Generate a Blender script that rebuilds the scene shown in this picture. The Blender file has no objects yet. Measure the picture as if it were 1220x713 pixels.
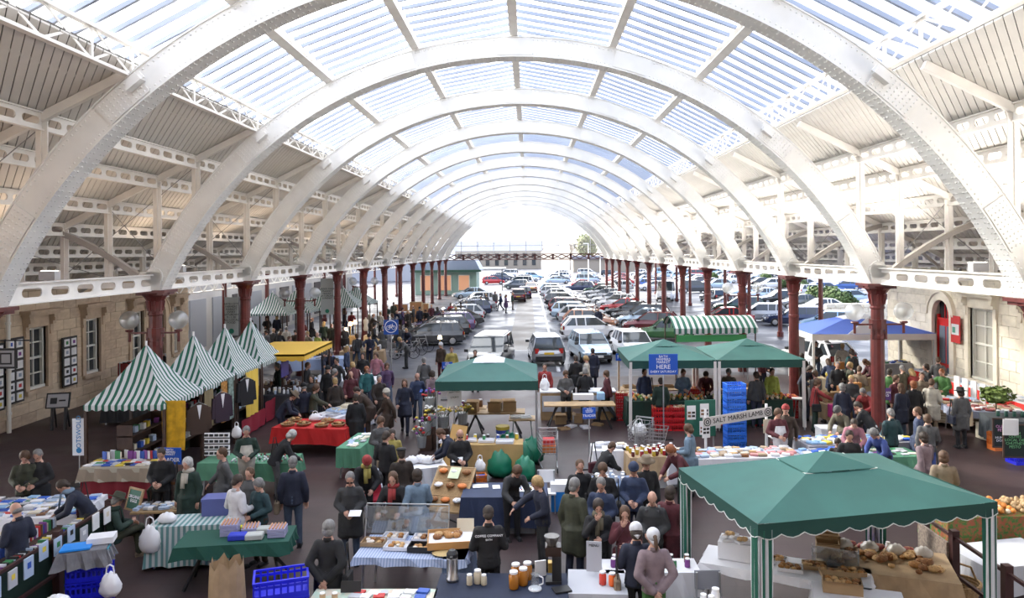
import bpy, bmesh, math, random
from mathutils import Vector, Matrix, Euler
random.seed(7)
R = math.radians
PI = math.pi
scene = bpy.context.scene
col = scene.collection

# ---------------------------------------------------------------- camera
F, PX, PY, CAMZ = 880.0, 630.0, 299.0, 5.9       # focal length and principal point in pixels of the 1220 x 713 frame
ROLL = R(0.53)
cam_d = bpy.data.cameras.new('camera'); cam = bpy.data.objects.new('camera', cam_d); col.objects.link(cam)
cam_d.sensor_width = 36.0; cam_d.sensor_fit = 'HORIZONTAL'; cam_d.lens = F / 1220.0 * 36.0
cam_d.shift_x = (610.0 - PX) / 1220.0; cam_d.shift_y = (PY - 356.5) / 1220.0
cam_d.clip_start = 0.1; cam_d.clip_end = 2000
cam.matrix_world = Matrix.Translation((0, 0, CAMZ)) @ Matrix.Rotation(PI / 2, 4, 'X') @ Matrix.Rotation(-ROLL, 4, 'Z')
scene.camera = cam

# ---------------------------------------------------------------- world, sun, exposure
world = bpy.data.worlds.new('world'); scene.world = world; world.use_nodes = True
SUN_AZ, SUN_EL = R(-50), R(25)          # measured from straight ahead, towards the left
SUN_DIR = Vector((math.sin(SUN_AZ) * math.cos(SUN_EL), math.cos(SUN_AZ) * math.cos(SUN_EL), math.sin(SUN_EL)))
def build_sky():
    nt = world.node_tree; nt.nodes.clear(); N = nt.nodes.new; L = nt.links.new
    out = N('ShaderNodeOutputWorld'); bg = N('ShaderNodeBackground'); tc = N('ShaderNodeTexCoord')
    sep = N('ShaderNodeSeparateXYZ'); L(tc.outputs['Generated'], sep.inputs[0])
    ramp = N('ShaderNodeValToRGB'); L(sep.outputs['Z'], ramp.inputs[0])
    e = ramp.color_ramp.elements
    e[0].position = 0.0; e[0].color = (1.0, 0.98, 0.95, 1)
    e[1].position = 0.9; e[1].color = (0.15, 0.26, 0.55, 1)
    m = e.new(0.22); m.color = (0.48, 0.60, 0.86, 1)
    # thin cloud
    noi = N('ShaderNodeTexNoise'); noi.inputs['Scale'].default_value = 3.2; noi.inputs['Detail'].default_value = 6; noi.inputs['Roughness'].default_value = 0.6
    L(tc.outputs['Generated'], noi.inputs['Vector'])
    cr = N('ShaderNodeValToRGB'); cr.color_ramp.elements[0].position = 0.46; cr.color_ramp.elements[1].position = 0.66
    L(noi.outputs['Fac'], cr.inputs[0])
    mix = N('ShaderNodeMixRGB'); mix.inputs[2].default_value = (1, 1, 1, 1)
    L(cr.outputs[0], mix.inputs[0]); L(ramp.outputs[0], mix.inputs[1])
    # broad glow of hazy cloud around the sun
    nrm = N('ShaderNodeVectorMath'); nrm.operation = 'NORMALIZE'; L(tc.outputs['Generated'], nrm.inputs[0])
    dot = N('ShaderNodeVectorMath'); dot.operation = 'DOT_PRODUCT'; dot.inputs[1].default_value = SUN_DIR
    L(nrm.outputs[0], dot.inputs[0])
    gl = N('ShaderNodeMapRange'); gl.inputs[1].default_value = 0.25; gl.inputs[2].default_value = 1.0; gl.inputs[3].default_value = 0.0; gl.inputs[4].default_value = 1.0
    L(dot.outputs['Value'], gl.inputs[0])
    pw = N('ShaderNodeMath'); pw.operation = 'POWER'; pw.inputs[1].default_value = 1.3; L(gl.outputs[0], pw.inputs[0])
    mix2 = N('ShaderNodeMixRGB'); mix2.inputs[2].default_value = (3.5, 3.42, 3.3, 1)
    L(pw.outputs[0], mix2.inputs[0]); L(mix.outputs[0], mix2.inputs[1])
    L(mix2.outputs[0], bg.inputs['Color']); bg.inputs['Strength'].default_value = 1.7
    L(bg.outputs[0], out.inputs[0])
build_sky()
sun_d = bpy.data.lights.new('sun', 'SUN'); sun = bpy.data.objects.new('sun', sun_d); col.objects.link(sun)
sun_d.energy = 9.0; sun_d.angle = R(8); sun_d.color = (1.0, 0.90, 0.76)
sun.rotation_euler = SUN_DIR.to_track_quat('Z', 'Y').to_euler()
vs = scene.view_settings
scene.display_settings.display_device = 'sRGB'
vs.view_transform = 'Standard'; vs.look = 'None'; vs.gamma = 1.0; vs.use_curve_mapping = False
vs.exposure = 0.92
cy = scene.cycles
cy.max_bounces = 7; cy.diffuse_bounces = 4; cy.glossy_bounces = 3; cy.transmission_bounces = 4; cy.transparent_max_bounces = 16
cy.caustics_reflective = False; cy.caustics_refractive = False; cy.sample_clamp_indirect = 6.0

# ---------------------------------------------------------------- helpers
def at(px, py, z=0.0):
    """world point at height z that the picture shows at pixel px, py"""
    dx, dy = px - PX, py - PY
    x = dx * math.cos(ROLL) - dy * math.sin(ROLL); y = dx * math.sin(ROLL) + dy * math.cos(ROLL)
    Y = F * (CAMZ - z) / y
    return Vector((x * Y / F, Y, z))

_mats = {}
def mat(name, c=(0.8, 0.8, 0.8), rough=0.6, metal=0.0, var=0.0, scale=6.0, emit=0.0, coat=0.0, alpha=1.0, bump=0.0, c2=None):
    if name in _mats: return _mats[name]
    m = bpy.data.materials.new(name); m.use_nodes = True; nt = m.node_tree
    b = nt.nodes['Principled BSDF']; N = nt.nodes.new; L = nt.links.new
    c = tuple(c[:3]) + (1,)
    b.inputs['Base Color'].default_value = c; b.inputs['Roughness'].default_value = rough; b.inputs['Metallic'].default_value = metal
    if coat: b.inputs['Coat Weight'].default_value = coat
    if emit: b.inputs['Emission Color'].default_value = c; b.inputs['Emission Strength'].default_value = emit
    if alpha < 1: b.inputs['Alpha'].default_value = alpha
    if var or bump or c2:
        tc = N('ShaderNodeTexCoord'); no = N('ShaderNodeTexNoise'); no.inputs['Scale'].default_value = scale; no.inputs['Detail'].default_value = 4
        L(tc.outputs['Object'], no.inputs['Vector'])
        if var or c2:
            mx = N('ShaderNodeMixRGB')
            if c2: mx.inputs[2].default_value = tuple(c2[:3]) + (1,)
            else: mx.inputs[2].default_value = tuple(max(0, v * (1 - var)) for v in c[:3]) + (1,)
            mx.inputs[1].default_value = c
            rp = N('ShaderNodeValToRGB'); rp.color_ramp.elements[0].position = 0.38; rp.color_ramp.elements[1].position = 0.62
            L(no.outputs['Fac'], rp.inputs[0]); L(rp.outputs[0], mx.inputs[0]); L(mx.outputs[0], b.inputs['Base Color'])
        if bump:
            bp = N('ShaderNodeBump'); bp.inputs['Strength'].default_value = bump; bp.inputs['Distance'].default_value = 0.02
            L(no.outputs['Fac'], bp.inputs['Height']); L(bp.outputs[0], b.inputs['Normal'])
    _mats[name] = m; return m

def glassmat(name, tint=(0.9, 0.95, 1.0), gloss=0.12, dirt=0.1, dirtc=(0.9, 0.92, 0.95)):
    if name in _mats: return _mats[name]
    m = bpy.data.materials.new(name); m.use_nodes = True; nt = m.node_tree; nt.nodes.clear(); N = nt.nodes.new; L = nt.links.new
    o = N('ShaderNodeOutputMaterial'); t = N('ShaderNodeBsdfTransparent'); t.inputs[0].default_value = (*tint, 1)
    g = N('ShaderNodeBsdfGlossy'); g.inputs['Roughness'].default_value = 0.05
    tr = N('ShaderNodeBsdfTranslucent'); tr.inputs[0].default_value = (*dirtc, 1)
    m1 = N('ShaderNodeMixShader'); m1.inputs[0].default_value = dirt; m2 = N('ShaderNodeMixShader'); m2.inputs[0].default_value = gloss
    L(t.outputs[0], m1.inputs[1]); L(tr.outputs[0], m1.inputs[2]); L(m1.outputs[0], m2.inputs[1]); L(g.outputs[0], m2.inputs[2]); L(m2.outputs[0], o.inputs[0])
    _mats[name] = m; return m

def stripes(name, c1, c2, axis, width, rough=0.7, duty=0.5):
    """cloth printed or woven in stripes across one local axis"""
    if name in _mats: return _mats[name]
    m = bpy.data.materials.new(name); m.use_nodes = True; nt = m.node_tree; b = nt.nodes['Principled BSDF']; N = nt.nodes.new; L = nt.links.new
    tc = N('ShaderNodeTexCoord'); sp = N('ShaderNodeSeparateXYZ'); L(tc.outputs['Object'], sp.inputs[0])
    d = N('ShaderNodeMath'); d.operation = 'DIVIDE'; d.inputs[1].default_value = width; L(sp.outputs[axis], d.inputs[0])
    f = N('ShaderNodeMath'); f.operation = 'FRACT'; L(d.outputs[0], f.inputs[0])
    g = N('ShaderNodeMath'); g.operation = 'GREATER_THAN'; g.inputs[1].default_value = duty; L(f.outputs[0], g.inputs[0])
    mx = N('ShaderNodeMixRGB'); mx.inputs[1].default_value = (*c1, 1); mx.inputs[2].default_value = (*c2, 1)
    L(g.outputs[0], mx.inputs[0]); L(mx.outputs[0], b.inputs['Base Color']); b.inputs['Roughness'].default_value = rough
    _mats[name] = m; return m

class MB:
    """collects shapes and links them as ONE mesh object"""
    def __init__(s): s.v = []; s.f = []; s.m = []; s.cur = 0
    def add(s, vs, fs):
        o = len(s.v); s.v += [tuple(v) for v in vs]; s.f += [tuple(i + o for i in f) for f in fs]; s.m += [s.cur] * len(fs); return s
    def box(s, x0, x1, y0, y1, z0, z1):
        return s.add([(x0, y0, z0), (x1, y0, z0), (x1, y1, z0), (x0, y1, z0), (x0, y0, z1), (x1, y0, z1), (x1, y1, z1), (x0, y1, z1)],
                     [(0, 3, 2, 1), (4, 5, 6, 7), (0, 1, 5, 4), (1, 2, 6, 5), (2, 3, 7, 6), (3, 0, 4, 7)])
    def cbox(s, c, size, rz=0.0, rx=0.0, ry=0.0):
        M = Matrix.Translation(c) @ Euler((rx, ry, rz)).to_matrix().to_4x4()
        hx, hy, hz = size[0] / 2, size[1] / 2, size[2] / 2
        vs = [M @ Vector(p) for p in [(-hx, -hy, -hz), (hx, -hy, -hz), (hx, hy, -hz), (-hx, hy, -hz), (-hx, -hy, hz), (hx, -hy, hz), (hx, hy, hz), (-hx, hy, hz)]]
        return s.add(vs, [(0, 3, 2, 1), (4, 5, 6, 7), (0, 1, 5, 4), (1, 2, 6, 5), (2, 3, 7, 6), (3, 0, 4, 7)])
    def bar(s, p, q, w, h=None, up=(0, 0, 1)):
        p, q = Vector(p), Vector(q); h = h or w; d = (q - p).normalized(); u = Vector(up)
        if abs(d.dot(u)) > 0.98: u = Vector((1, 0, 0))
        a = d.cross(u).normalized() * w / 2; b = a.cross(d).normalized() * h / 2
        vs = [p - a - b, p + a - b, p + a + b, p - a + b, q - a - b, q + a - b, q + a + b, q - a + b]
        return s.add(vs, [(0, 1, 2, 3), (4, 7, 6, 5), (0, 4, 5, 1), (1, 5, 6, 2), (2, 6, 7, 3), (3, 7, 4, 0)])
    def cyl(s, p, q, r0, r1=None, n=8, cap=True):
        p, q = Vector(p), Vector(q); r1 = r0 if r1 is None else r1; d = (q - p)
        if d.length < 1e-6: return s
        d.normalize(); u = Vector((0, 0, 1)) if abs(d.z) < 0.95 else Vector((1, 0, 0)); a = d.cross(u).normalized(); b = d.cross(a).normalized()
        vs = []
        for c, r in ((p, r0), (q, r1)):
            for k in range(n):
                t = 2 * PI * k / n; vs.append(c + a * math.cos(t) * r + b * math.sin(t) * r)
        fs = [(k, (k + 1) % n, n + (k + 1) % n, n + k) for k in range(n)]
        if cap: fs += [tuple(range(n - 1, -1, -1)), tuple(range(n, 2 * n))]
        return s.add(vs, fs)
    def tube(s, pts, r, n=6):
        for i in range(len(pts) - 1):
            s.cyl(pts[i], pts[i + 1], r if not isinstance(r, (list, tuple)) else r[i], r if not isinstance(r, (list, tuple)) else r[i + 1], n)
        return s
    def lathe(s, prof, n=12, c=(0, 0, 0), sx=1.0, sy=1.0):
        c = Vector(c); vs = []; fs = []
        for (r, z) in prof:
            for k in range(n):
                t = 2 * PI * k / n; vs.append((c.x + r * sx * math.cos(t), c.y + r * sy * math.sin(t), c.z + z))
        for i in range(len(prof) - 1):
            for k in range(n):
                k2 = (k + 1) % n; fs.append((i * n + k, i * n + k2, (i + 1) * n + k2, (i + 1) * n + k))
        fs.append(tuple(range(n - 1, -1, -1))); fs.append(tuple((len(prof) - 1) * n + k for k in range(n)))
        return s.add(vs, fs)
    def ball(s, c, r, n=8, m=6, M=None):
        if not isinstance(r, (tuple, list)): r = (r, r, r)
        c = Vector(c); vs = []; fs = []
        for i in range(m + 1):
            ph = PI * i / m
            for k in range(n):
                t = 2 * PI * k / n; v = Vector((r[0] * math.sin(ph) * math.cos(t), r[1] * math.sin(ph) * math.sin(t), -r[2] * math.cos(ph)))
                if M: v = M @ v
                vs.append(c + v)
        for i in range(m):
            for k in range(n):
                k2 = (k + 1) % n; fs.append((i * n + k, i * n + k2, (i + 1) * n + k2, (i + 1) * n + k))
        return s.add(vs, fs)
    def prism(s, poly, a, b, axis='y'):
        n = len(poly)
        def P(u, w, t): return (u, t, w) if axis == 'y' else ((t, u, w) if axis == 'x' else (u, w, t))
        vs = [P(u, w, a) for u, w in poly] + [P(u, w, b) for u, w in poly]
        return s.add(vs, [tuple(range(n)), tuple(range(2 * n - 1, n - 1, -1))] + [(k, n + k, n + (k + 1) % n, (k + 1) % n) for k in range(n)])
    def build(s, name, m=None, parent=None, smooth=False, loc=None, rz=None, bevel=0.0):
        me = bpy.data.meshes.new(name); me.from_pydata(s.v, [], s.f)
        ms = m if isinstance(m, (list, tuple)) else [m]
        for k in ms: me.materials.append(k)
        if len(ms) > 1: me.polygons.foreach_set('material_index', s.m)
        bm = bmesh.new(); bm.from_mesh(me); bmesh.ops.recalc_face_normals(bm, faces=bm.faces)
        if bevel: bmesh.ops.bevel(bm, geom=bm.edges[:], offset=bevel, segments=1, affect='EDGES', clamp_overlap=True)
        bm.to_mesh(me); bm.free()
        if smooth: me.polygons.foreach_set('use_smooth', [True] * len(me.polygons))
        o = bpy.data.objects.new(name, me); col.objects.link(o)
        if parent: o.parent = parent
        if loc is not None: o.location = loc
        if rz is not None: o.rotation_euler = (0, 0, rz)
        return o

def tag(o, label=None, cat=None, group=None, kind=None):
    if label: o['label'] = label
    if cat: o['category'] = cat
    if group: o['group'] = group
    if kind: o['kind'] = kind
    return o
def empty(name, loc=(0, 0, 0), rz=0.0, label=None, cat=None, group=None, kind=None, parent=None):
    o = bpy.data.objects.new(name, None); col.objects.link(o); o.location = loc; o.rotation_euler = (0, 0, rz)
    if parent: o.parent = parent
    return tag(o, label, cat, group, kind)
def inst(src, parent=None, loc=None, rz=None, rot=None, scale=None, m=None, name=None):
    """a linked copy of ONE object (shared mesh)"""
    o = src.copy(); col.objects.link(o); o.parent = parent
    if name: o.name = name
    if loc is not None: o.location = loc
    if rz is not None: o.rotation_euler = (0, 0, rz)
    if rot is not None: o.rotation_euler = rot
    if scale is not None: o.scale = scale if isinstance(scale, (tuple, list)) else (scale,) * 3
    if m is not None: setm(o, m)
    return o
def setm(o, *ms):
    for i, m in enumerate(ms):
        if m is not None and i < len(o.material_slots):
            o.material_slots[i].link = 'OBJECT'; o.material_slots[i].material = m
def dup(root, loc, rz, label=None, cat=None, group=None, scale=None, over=None):
    """copy of a thing with its parts and sub-parts; over = {part name: material}"""
    r = root.copy(); col.objects.link(r); r.location = loc; r.rotation_euler = (0, 0, rz)
    if scale: r.scale = (scale,) * 3 if not isinstance(scale, tuple) else scale
    for k in ('label', 'category', 'group'):
        if k in r: del r[k]
    tag(r, label, cat, group)
    def rec(a, b):
        for ch in list(a.children):
            c = ch.copy(); col.objects.link(c); c.parent = b
            nm = ch.name.split('.')[0]
            if over and nm in over: setm(c, over[nm])
            rec(ch, c)
    rec(root, r)
    if over and r.type == 'MESH' and 'self' in over: setm(r, over['self'])
    return r
_protos = []
def retire(o):
    """mark a prototype so that it is removed once its copies are made"""
    _protos.append(o); return o
def wipe_protos():
    for o in _protos:
        for ch in list(o.children_recursive): bpy.data.objects.remove(ch, do_unlink=True)
        bpy.data.objects.remove(o, do_unlink=True)
    _protos.clear()
ORD = ['nearest', 'second', 'third', 'fourth', 'fifth', 'sixth', 'seventh', 'eighth', 'ninth', 'tenth', 'eleventh', 'twelfth', 'thirteenth', 'fourteenth']
# ================================================================ the hall
X0 = -0.38                      # centre line of the hall
YA, BAY, NB = 14.9, 6.9, 12    # nearest arch in view, bay length, bays to the far end
RO, DEP, ZC = 11.9, 0.6, 0.27   # arch: outer radius, depth, height of its centre
YEND = YA + BAY * NB
YBACK = YA - BAY * 3
XW = 17.15                      # side walls and outer columns, from the centre line
M_STEEL = mat('white painted steel', (0.80, 0.79, 0.76), 0.42, var=0.10, scale=1.2)
M_STEEL2 = mat('cream painted girder', (0.88, 0.85, 0.80), 0.45, var=0.08, scale=2.0)
M_BOARD = mat('pale painted roof board', (0.76, 0.73, 0.68), 0.6, var=0.12, scale=0.8)
M_REDIRON = mat('dark red cast iron', (0.125, 0.022, 0.02), 0.38, var=0.3, scale=3.0)
M_BAR = mat('shade-toned white glazing bar', (0.30, 0.34, 0.43), 0.45)  # white bars; their grey-blue shade is put into the colour
M_DARK = mat('black paint', (0.015, 0.015, 0.017), 0.5)
M_GLASSROOF = glassmat('roof glass', (0.90, 0.95, 1.0), 0.05, 0.22, (1.0, 0.99, 0.97))

# ---- floor
def floor_material(name, c1, c2, rough, wet, bw=0.6, bh=0.3, jc=0.7, spec=0.4):
    m = bpy.data.materials.new(name); m.use_nodes = True; nt = m.node_tree; b = nt.nodes['Principled BSDF']; N = nt.nodes.new; L = nt.links.new
    tc = N('ShaderNodeTexCoord'); b.inputs['Specular IOR Level'].default_value = spec
    br = N('ShaderNodeTexBrick'); br.inputs['Scale'].default_value = 1.0; br.inputs['Brick Width'].default_value = bw; br.inputs['Row Height'].default_value = bh
    br.inputs['Mortar Size'].default_value = 0.008; br.inputs['Color1'].default_value = (*c1, 1); br.inputs['Color2'].default_value = (*c2, 1)
    br.inputs['Mortar'].default_value = tuple(v * jc for v in c1) + (1,); L(tc.outputs['Object'], br.inputs['Vector'])
    no = N('ShaderNodeTexNoise'); no.inputs['Scale'].default_value = 0.35; no.inputs['Detail'].default_value = 6; L(tc.outputs['Object'], no.inputs['Vector'])
    mx = N('ShaderNodeMixRGB'); mx.blend_type = 'MULTIPLY'; mx.inputs[2].default_value = (0.62, 0.6, 0.62, 1)
    rp = N('ShaderNodeValToRGB'); rp.color_ramp.elements[0].position = 0.4; rp.color_ramp.elements[1].position = 0.62
    L(no.outputs['Fac'], rp.inputs[0]); L(rp.outputs[0], mx.inputs[0]); L(br.outputs['Color'], mx.inputs[1]); L(mx.outputs[0], b.inputs['Base Color'])
    mr = N('ShaderNodeMapRange'); mr.inputs[1].default_value = 0.4; mr.inputs[2].default_value = 0.6; mr.inputs[3].default_value = rough; mr.inputs[4].default_value = wet
    L(no.outputs['Fac'], mr.inputs[0]); L(mr.outputs[0], b.inputs['Roughness'])
    return m
M_FLOOR = floor_material('dark brown paving', (0.058, 0.035, 0.036), (0.048, 0.031, 0.033), 0.55, 0.38)
M_ROAD = floor_material('wet asphalt road', (0.085, 0.09, 0.11), (0.078, 0.083, 0.10), 0.6, 0.3, 40, 40, spec=0.28)
M_LINE = mat('white road paint', (0.5, 0.5, 0.52), 0.5, var=0.4, scale=3)
YROAD = 34.5
fl = MB().box(-60, 60, YBACK - 2, YROAD, -0.3, 0.0).build('floor', M_FLOOR); tag(fl, kind='structure')
rd = MB().box(-160, 160, YROAD, 420, -0.3, -0.004).build('floor', M_ROAD); tag(rd, 'wet grey asphalt of the car park and its aisle', 'road', kind='structure')

# ---- arches
def ring(mb, r0, r1, y0, y1, a0, a1, n):
    vs = []; fs = []
    for i in range(n + 1):
        t = a0 + (a1 - a0) * i / n; c, s_ = math.sin(t), math.cos(t)
        vs += [(r0 * c, y0, r0 * s_), (r1 * c, y0, r1 * s_), (r1 * c, y1, r1 * s_), (r0 * c, y1, r0 * s_)]
    for i in range(n):
        a = i * 4; b = a + 4
        for k in range(4): fs.append((a + k, a + (k + 1) % 4, b + (k + 1) % 4, b + k))
    fs += [(0, 1, 2, 3), (n * 4 + 3, n * 4 + 2, n * 4 + 1, n * 4)]
    mb.add(vs, fs)
ZS = 4.92                                        # height of the springing
AS = math.acos((ZS - ZC) / (RO - DEP * 0.5))
HW = 0.27
mb = MB(); ring(mb, RO - DEP + 0.03, RO - 0.03, -HW + 0.03, HW - 0.03, -AS, AS, 56); P_web = retire(mb.build('web', M_STEEL))
mb = MB(); ring(mb, RO - 0.03, RO, -HW, HW, -AS, AS, 56); P_fl1 = retire(mb.build('top_flange', M_STEEL))
mb = MB(); ring(mb, RO - DEP, RO - DEP + 0.03, -HW - 0.015, HW + 0.015, -AS, AS, 56); P_fl2 = retire(mb.build('bottom_flange', M_STEEL))
P_spl = []
for t0 in (-0.72, 0.72, -1.02, 1.02, -0.30, 0.30, 0.0):
    mb = MB(); ring(mb, RO - DEP + 0.06, RO - 0.06, -HW - 0.004, -HW + 0.032, t0 - 0.045, t0 + 0.045, 3); P_spl.append(retire(mb.build('splice_plate', M_STEEL)))
mb = MB()
def rivet(mb, x, y, z, nx, ny, nz, r=0.03):
    n = Vector((nx, ny, nz)).normalized(); u = n.cross(Vector((0, 1, 0.01))).normalized(); w = n.cross(u); c = Vector((x, y, z))
    ring_ = [c + u * r * math.cos(PI * k / 2) + w * r * math.sin(PI * k / 2) for k in range(4)]
    mb.add(ring_ + [c + n * r * 0.8], [(0, 1, 4), (1, 2, 4), (2, 3, 4), (3, 0, 4)])
nr = int(2 * AS * RO / 0.13)
for i in range(nr):
    t = -AS + 2 * AS * (i + 0.5) / nr; s_, c_ = math.sin(t), math.cos(t)
    for rr in (RO - 0.10, RO - DEP + 0.10): rivet(mb, rr * s_, -HW + 0.03, rr * c_, 0, -1, 0)
    for yy in (-HW + 0.04, -HW + 0.15, HW - 0.15, HW - 0.04): rivet(mb, (RO - DEP) * s_, yy, (RO - DEP) * c_, -s_, 0, -c_)
for t0 in (-0.72, 0.72, -1.02, 1.02):
    for i in range(-4, 5):
        for j in range(5):
            t = t0 + i * 0.0095; rr = RO - 0.12 - j * 0.09; rivet(mb, rr * math.sin(t), -HW - 0.004, rr * math.cos(t), 0, -1, 0)
P_riv = retire(mb.build('rivets', M_STEEL)); P_riv['kind'] = 'stuff'
P_lug = []
for sg in (-1, 1):
    mb = MB(); t = sg * 0.685; rr = RO - 0.32; c = Vector((rr * math.sin(t), -HW - 0.11, rr * math.cos(t)))
    mb.cbox(c, (0.36, 0.2, 0.05), 0, 0, t); mb.cbox(c + Vector((0, 0, 0.1)), (0.34, 0.05, 0.16), 0, 0, t); mb.cbox(c + Vector((0, -0.06, 0.05)), (0.3, 0.07, 0.09), 0, 0, t); P_lug.append(retire(mb.build('lug_bracket', M_STEEL)))

mb = MB()
for sg in (-1, 1):
    mb.lathe([(0.36, -0.27), (0.4, -0.24), (0.4, 0.1), (0.0, 0.1)], 4, (sg * RO * math.sin(AS) - sg * 0.18, 0, ZS - ZC), 1, 1)
for n in range(-2, NB + 1):
    y = YA + n * BAY
    nm = (ORD[n] + ' white riveted steel roof arch counted from the camera') if n > 0 else ('white riveted roof arch nearest the camera, its crown above the picture' if n == 0 else 'white riveted roof arch before the picture begins')
    a = empty('roof_arch', (X0, y, ZC), 0, nm, 'arch', 'white steel arches over the hall')
    for p in [P_web, P_fl1, P_fl2] + P_spl: inst(p, a)
    if n >= 0:
        [inst(q_, a) for q_ in P_lug]
        if n <= 5: inst(P_riv, a)

# ---- cast iron columns with capitals, and springer shoes
def lamp_glass():
    if 'lamp globe glass' in _mats: return _mats['lamp globe glass']
    return glassmat('lamp globe glass', (0.85, 0.88, 0.9), 0.16, 0.3, (0.95, 0.95, 0.95))
CT = 4.83
mb = MB().lathe([(0.25, 0), (0.25, 0.2), (0.215, 0.28), (0.2, 0.5), (0.185, 3.2), (0.20, 3.22), (0.20, 3.32), (0.185, 3.34), (0.18, CT - 0.75), (0.21, CT - 0.72), (0.21, CT - 0.68), (0.19, CT - 0.66), (0.195, CT - 0.5), (0.23, CT - 0.32), (0.31, CT - 0.18), (0.42, CT - 0.1), (0.44, CT - 0.06)], 12)
P_shaft = retire(mb.build('shaft', M_REDIRON, smooth=False))
mb = MB().box(-0.46, 0.46, -0.42, 0.42, CT - 0.06, CT + 0.02).box(-0.4, 0.4, -0.36, 0.36, CT - 0.13, CT - 0.06)
P_cap = retire(mb.build('capital_slab', M_REDIRON))
mb = MB()
for k in range(8):
    t = 2 * PI * k / 8 + PI / 8; mb.box(-0.001, 0.001, 0, 0.001, 0, 0)
    mb.bar((0.19 * math.cos(t), 0.19 * math.sin(t), CT - 0.6), (0.235 * math.cos(t), 0.235 * math.sin(t), CT - 0.3), 0.07, 0.04)
P_leafs = retire(mb.build('capital_leaves', M_REDIRON))
mb = MB().box(-0.3, 0.3, -0.3, 0.3, CT + 0.02, CT + 0.55); mb.cyl((-0.1, -0.3, CT + 0.42), (-0.1, 0.3, CT + 0.42), 0.26, n=14)
P_shoe = retire(mb.build('springer_shoe', M_STEEL))
P_globe = retire(MB().ball((0, 0, 0), 0.27, 18, 12).build('globe', lamp_glass(), smooth=True))
P_bulb = retire(MB().ball((0, 0, 0), (0.07, 0.07, 0.11), 8, 6).build('bulb', mat('pearl bulb', (0.9, 0.88, 0.8), 0.3), smooth=True))
P_globecap = retire(MB().lathe([(0.09, 0), (0.12, 0.03), (0.1, 0.06), (0.0, 0.07)], 10, (0, 0, -0.33)).build('globe_cup', M_REDIRON))
def lamp_pair(x, y, lab):
    z = 3.95 if x < 0 else 4.0
    e = empty('globe_lamp_pair', (x, y, z), 0, lab, 'lamp', 'clear globe lamps on the columns')
    m = MB().bar((-0.75, -0.1, -0.36), (0.75, -0.1, -0.36), 0.05, 0.05)
    for sx in (-1, 1): m.cyl((sx * 0.72, -0.1, -0.62), (sx * 0.72, -0.1, -0.3), 0.04, n=8); m.bar((sx * 0.2, -0.1, -0.36), (sx * 0.2, -0.1, -0.8), 0.05)
    m.cyl((0, 0, -0.5), (0, 0, -0.22), 0.24, n=12)
    m.build('lamp_arm', M_REDIRON, e)
    for sx in (-1, 1):
        g = inst(P_globe, e, (sx * 0.72, -0.1, 0.02)); inst(P_bulb, g, (0, 0, -0.06)); inst(P_globecap, e, (sx * 0.72, -0.1, 0))
CX = RO * math.sin(AS) - 0.25
def column(x, y, lab, grp, side):
    e = empty('iron_column', (x, y, 0), 0, lab, 'column', grp)
    inst(P_shaft, e); inst(P_cap, e); inst(P_leafs, e)
    s = inst(P_shoe, e, scale=(side, 1, 1)); return e
for n in range(0, NB + 1):
    y = YA + n * BAY
    for sg, w in ((-1, 'left'), (1, 'right')):
        column(X0 + sg * CX, y, ORD[n] + ' dark red column of the ' + w + ' row under the arches', 'dark red columns under the arches', sg)
for (sg, n, w) in ((-1, 1, 'clear globe lamps on the second column left beside the striped stalls'), (-1, 3, 'clear globe lamps on the fourth column of the left row'), (1, 1, 'clear globe lamps beside the blue and white gazebo'), (1, 3, 'clear globe lamps on the fourth column of the right row'), (-1, 5, 'clear globe lamps on the sixth column of the left row')):
    lamp_pair(X0 + sg * CX, YA + n * BAY, w)
# outer row of slim columns beyond the two stone buildings
P_slim = retire(MB().lathe([(0.22, 0), (0.22, 0.3), (0.15, 0.36), (0.13, 4.3), (0.24, 4.6), (0.24, 4.8)], 10).build('shaft', M_REDIRON))
P_slimcap = retire(MB().box(-0.3, 0.3, -0.3, 0.3, 4.8, 4.9).build('capital_slab', M_REDIRON))
k = 0
for n in range(4, NB + 1):
    for sg, w in ((-1, 'left'), (1, 'right')):
        e = empty('outer_column', (X0 + sg * XW, YA + n * BAY, 0), 0, ORD[n - 4] + ' slim red column along the outer edge of the ' + w + ' aisle', 'column', 'slim columns along the outer edges of the roof')
        inst(P_slim, e); inst(P_slimcap, e)

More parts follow.
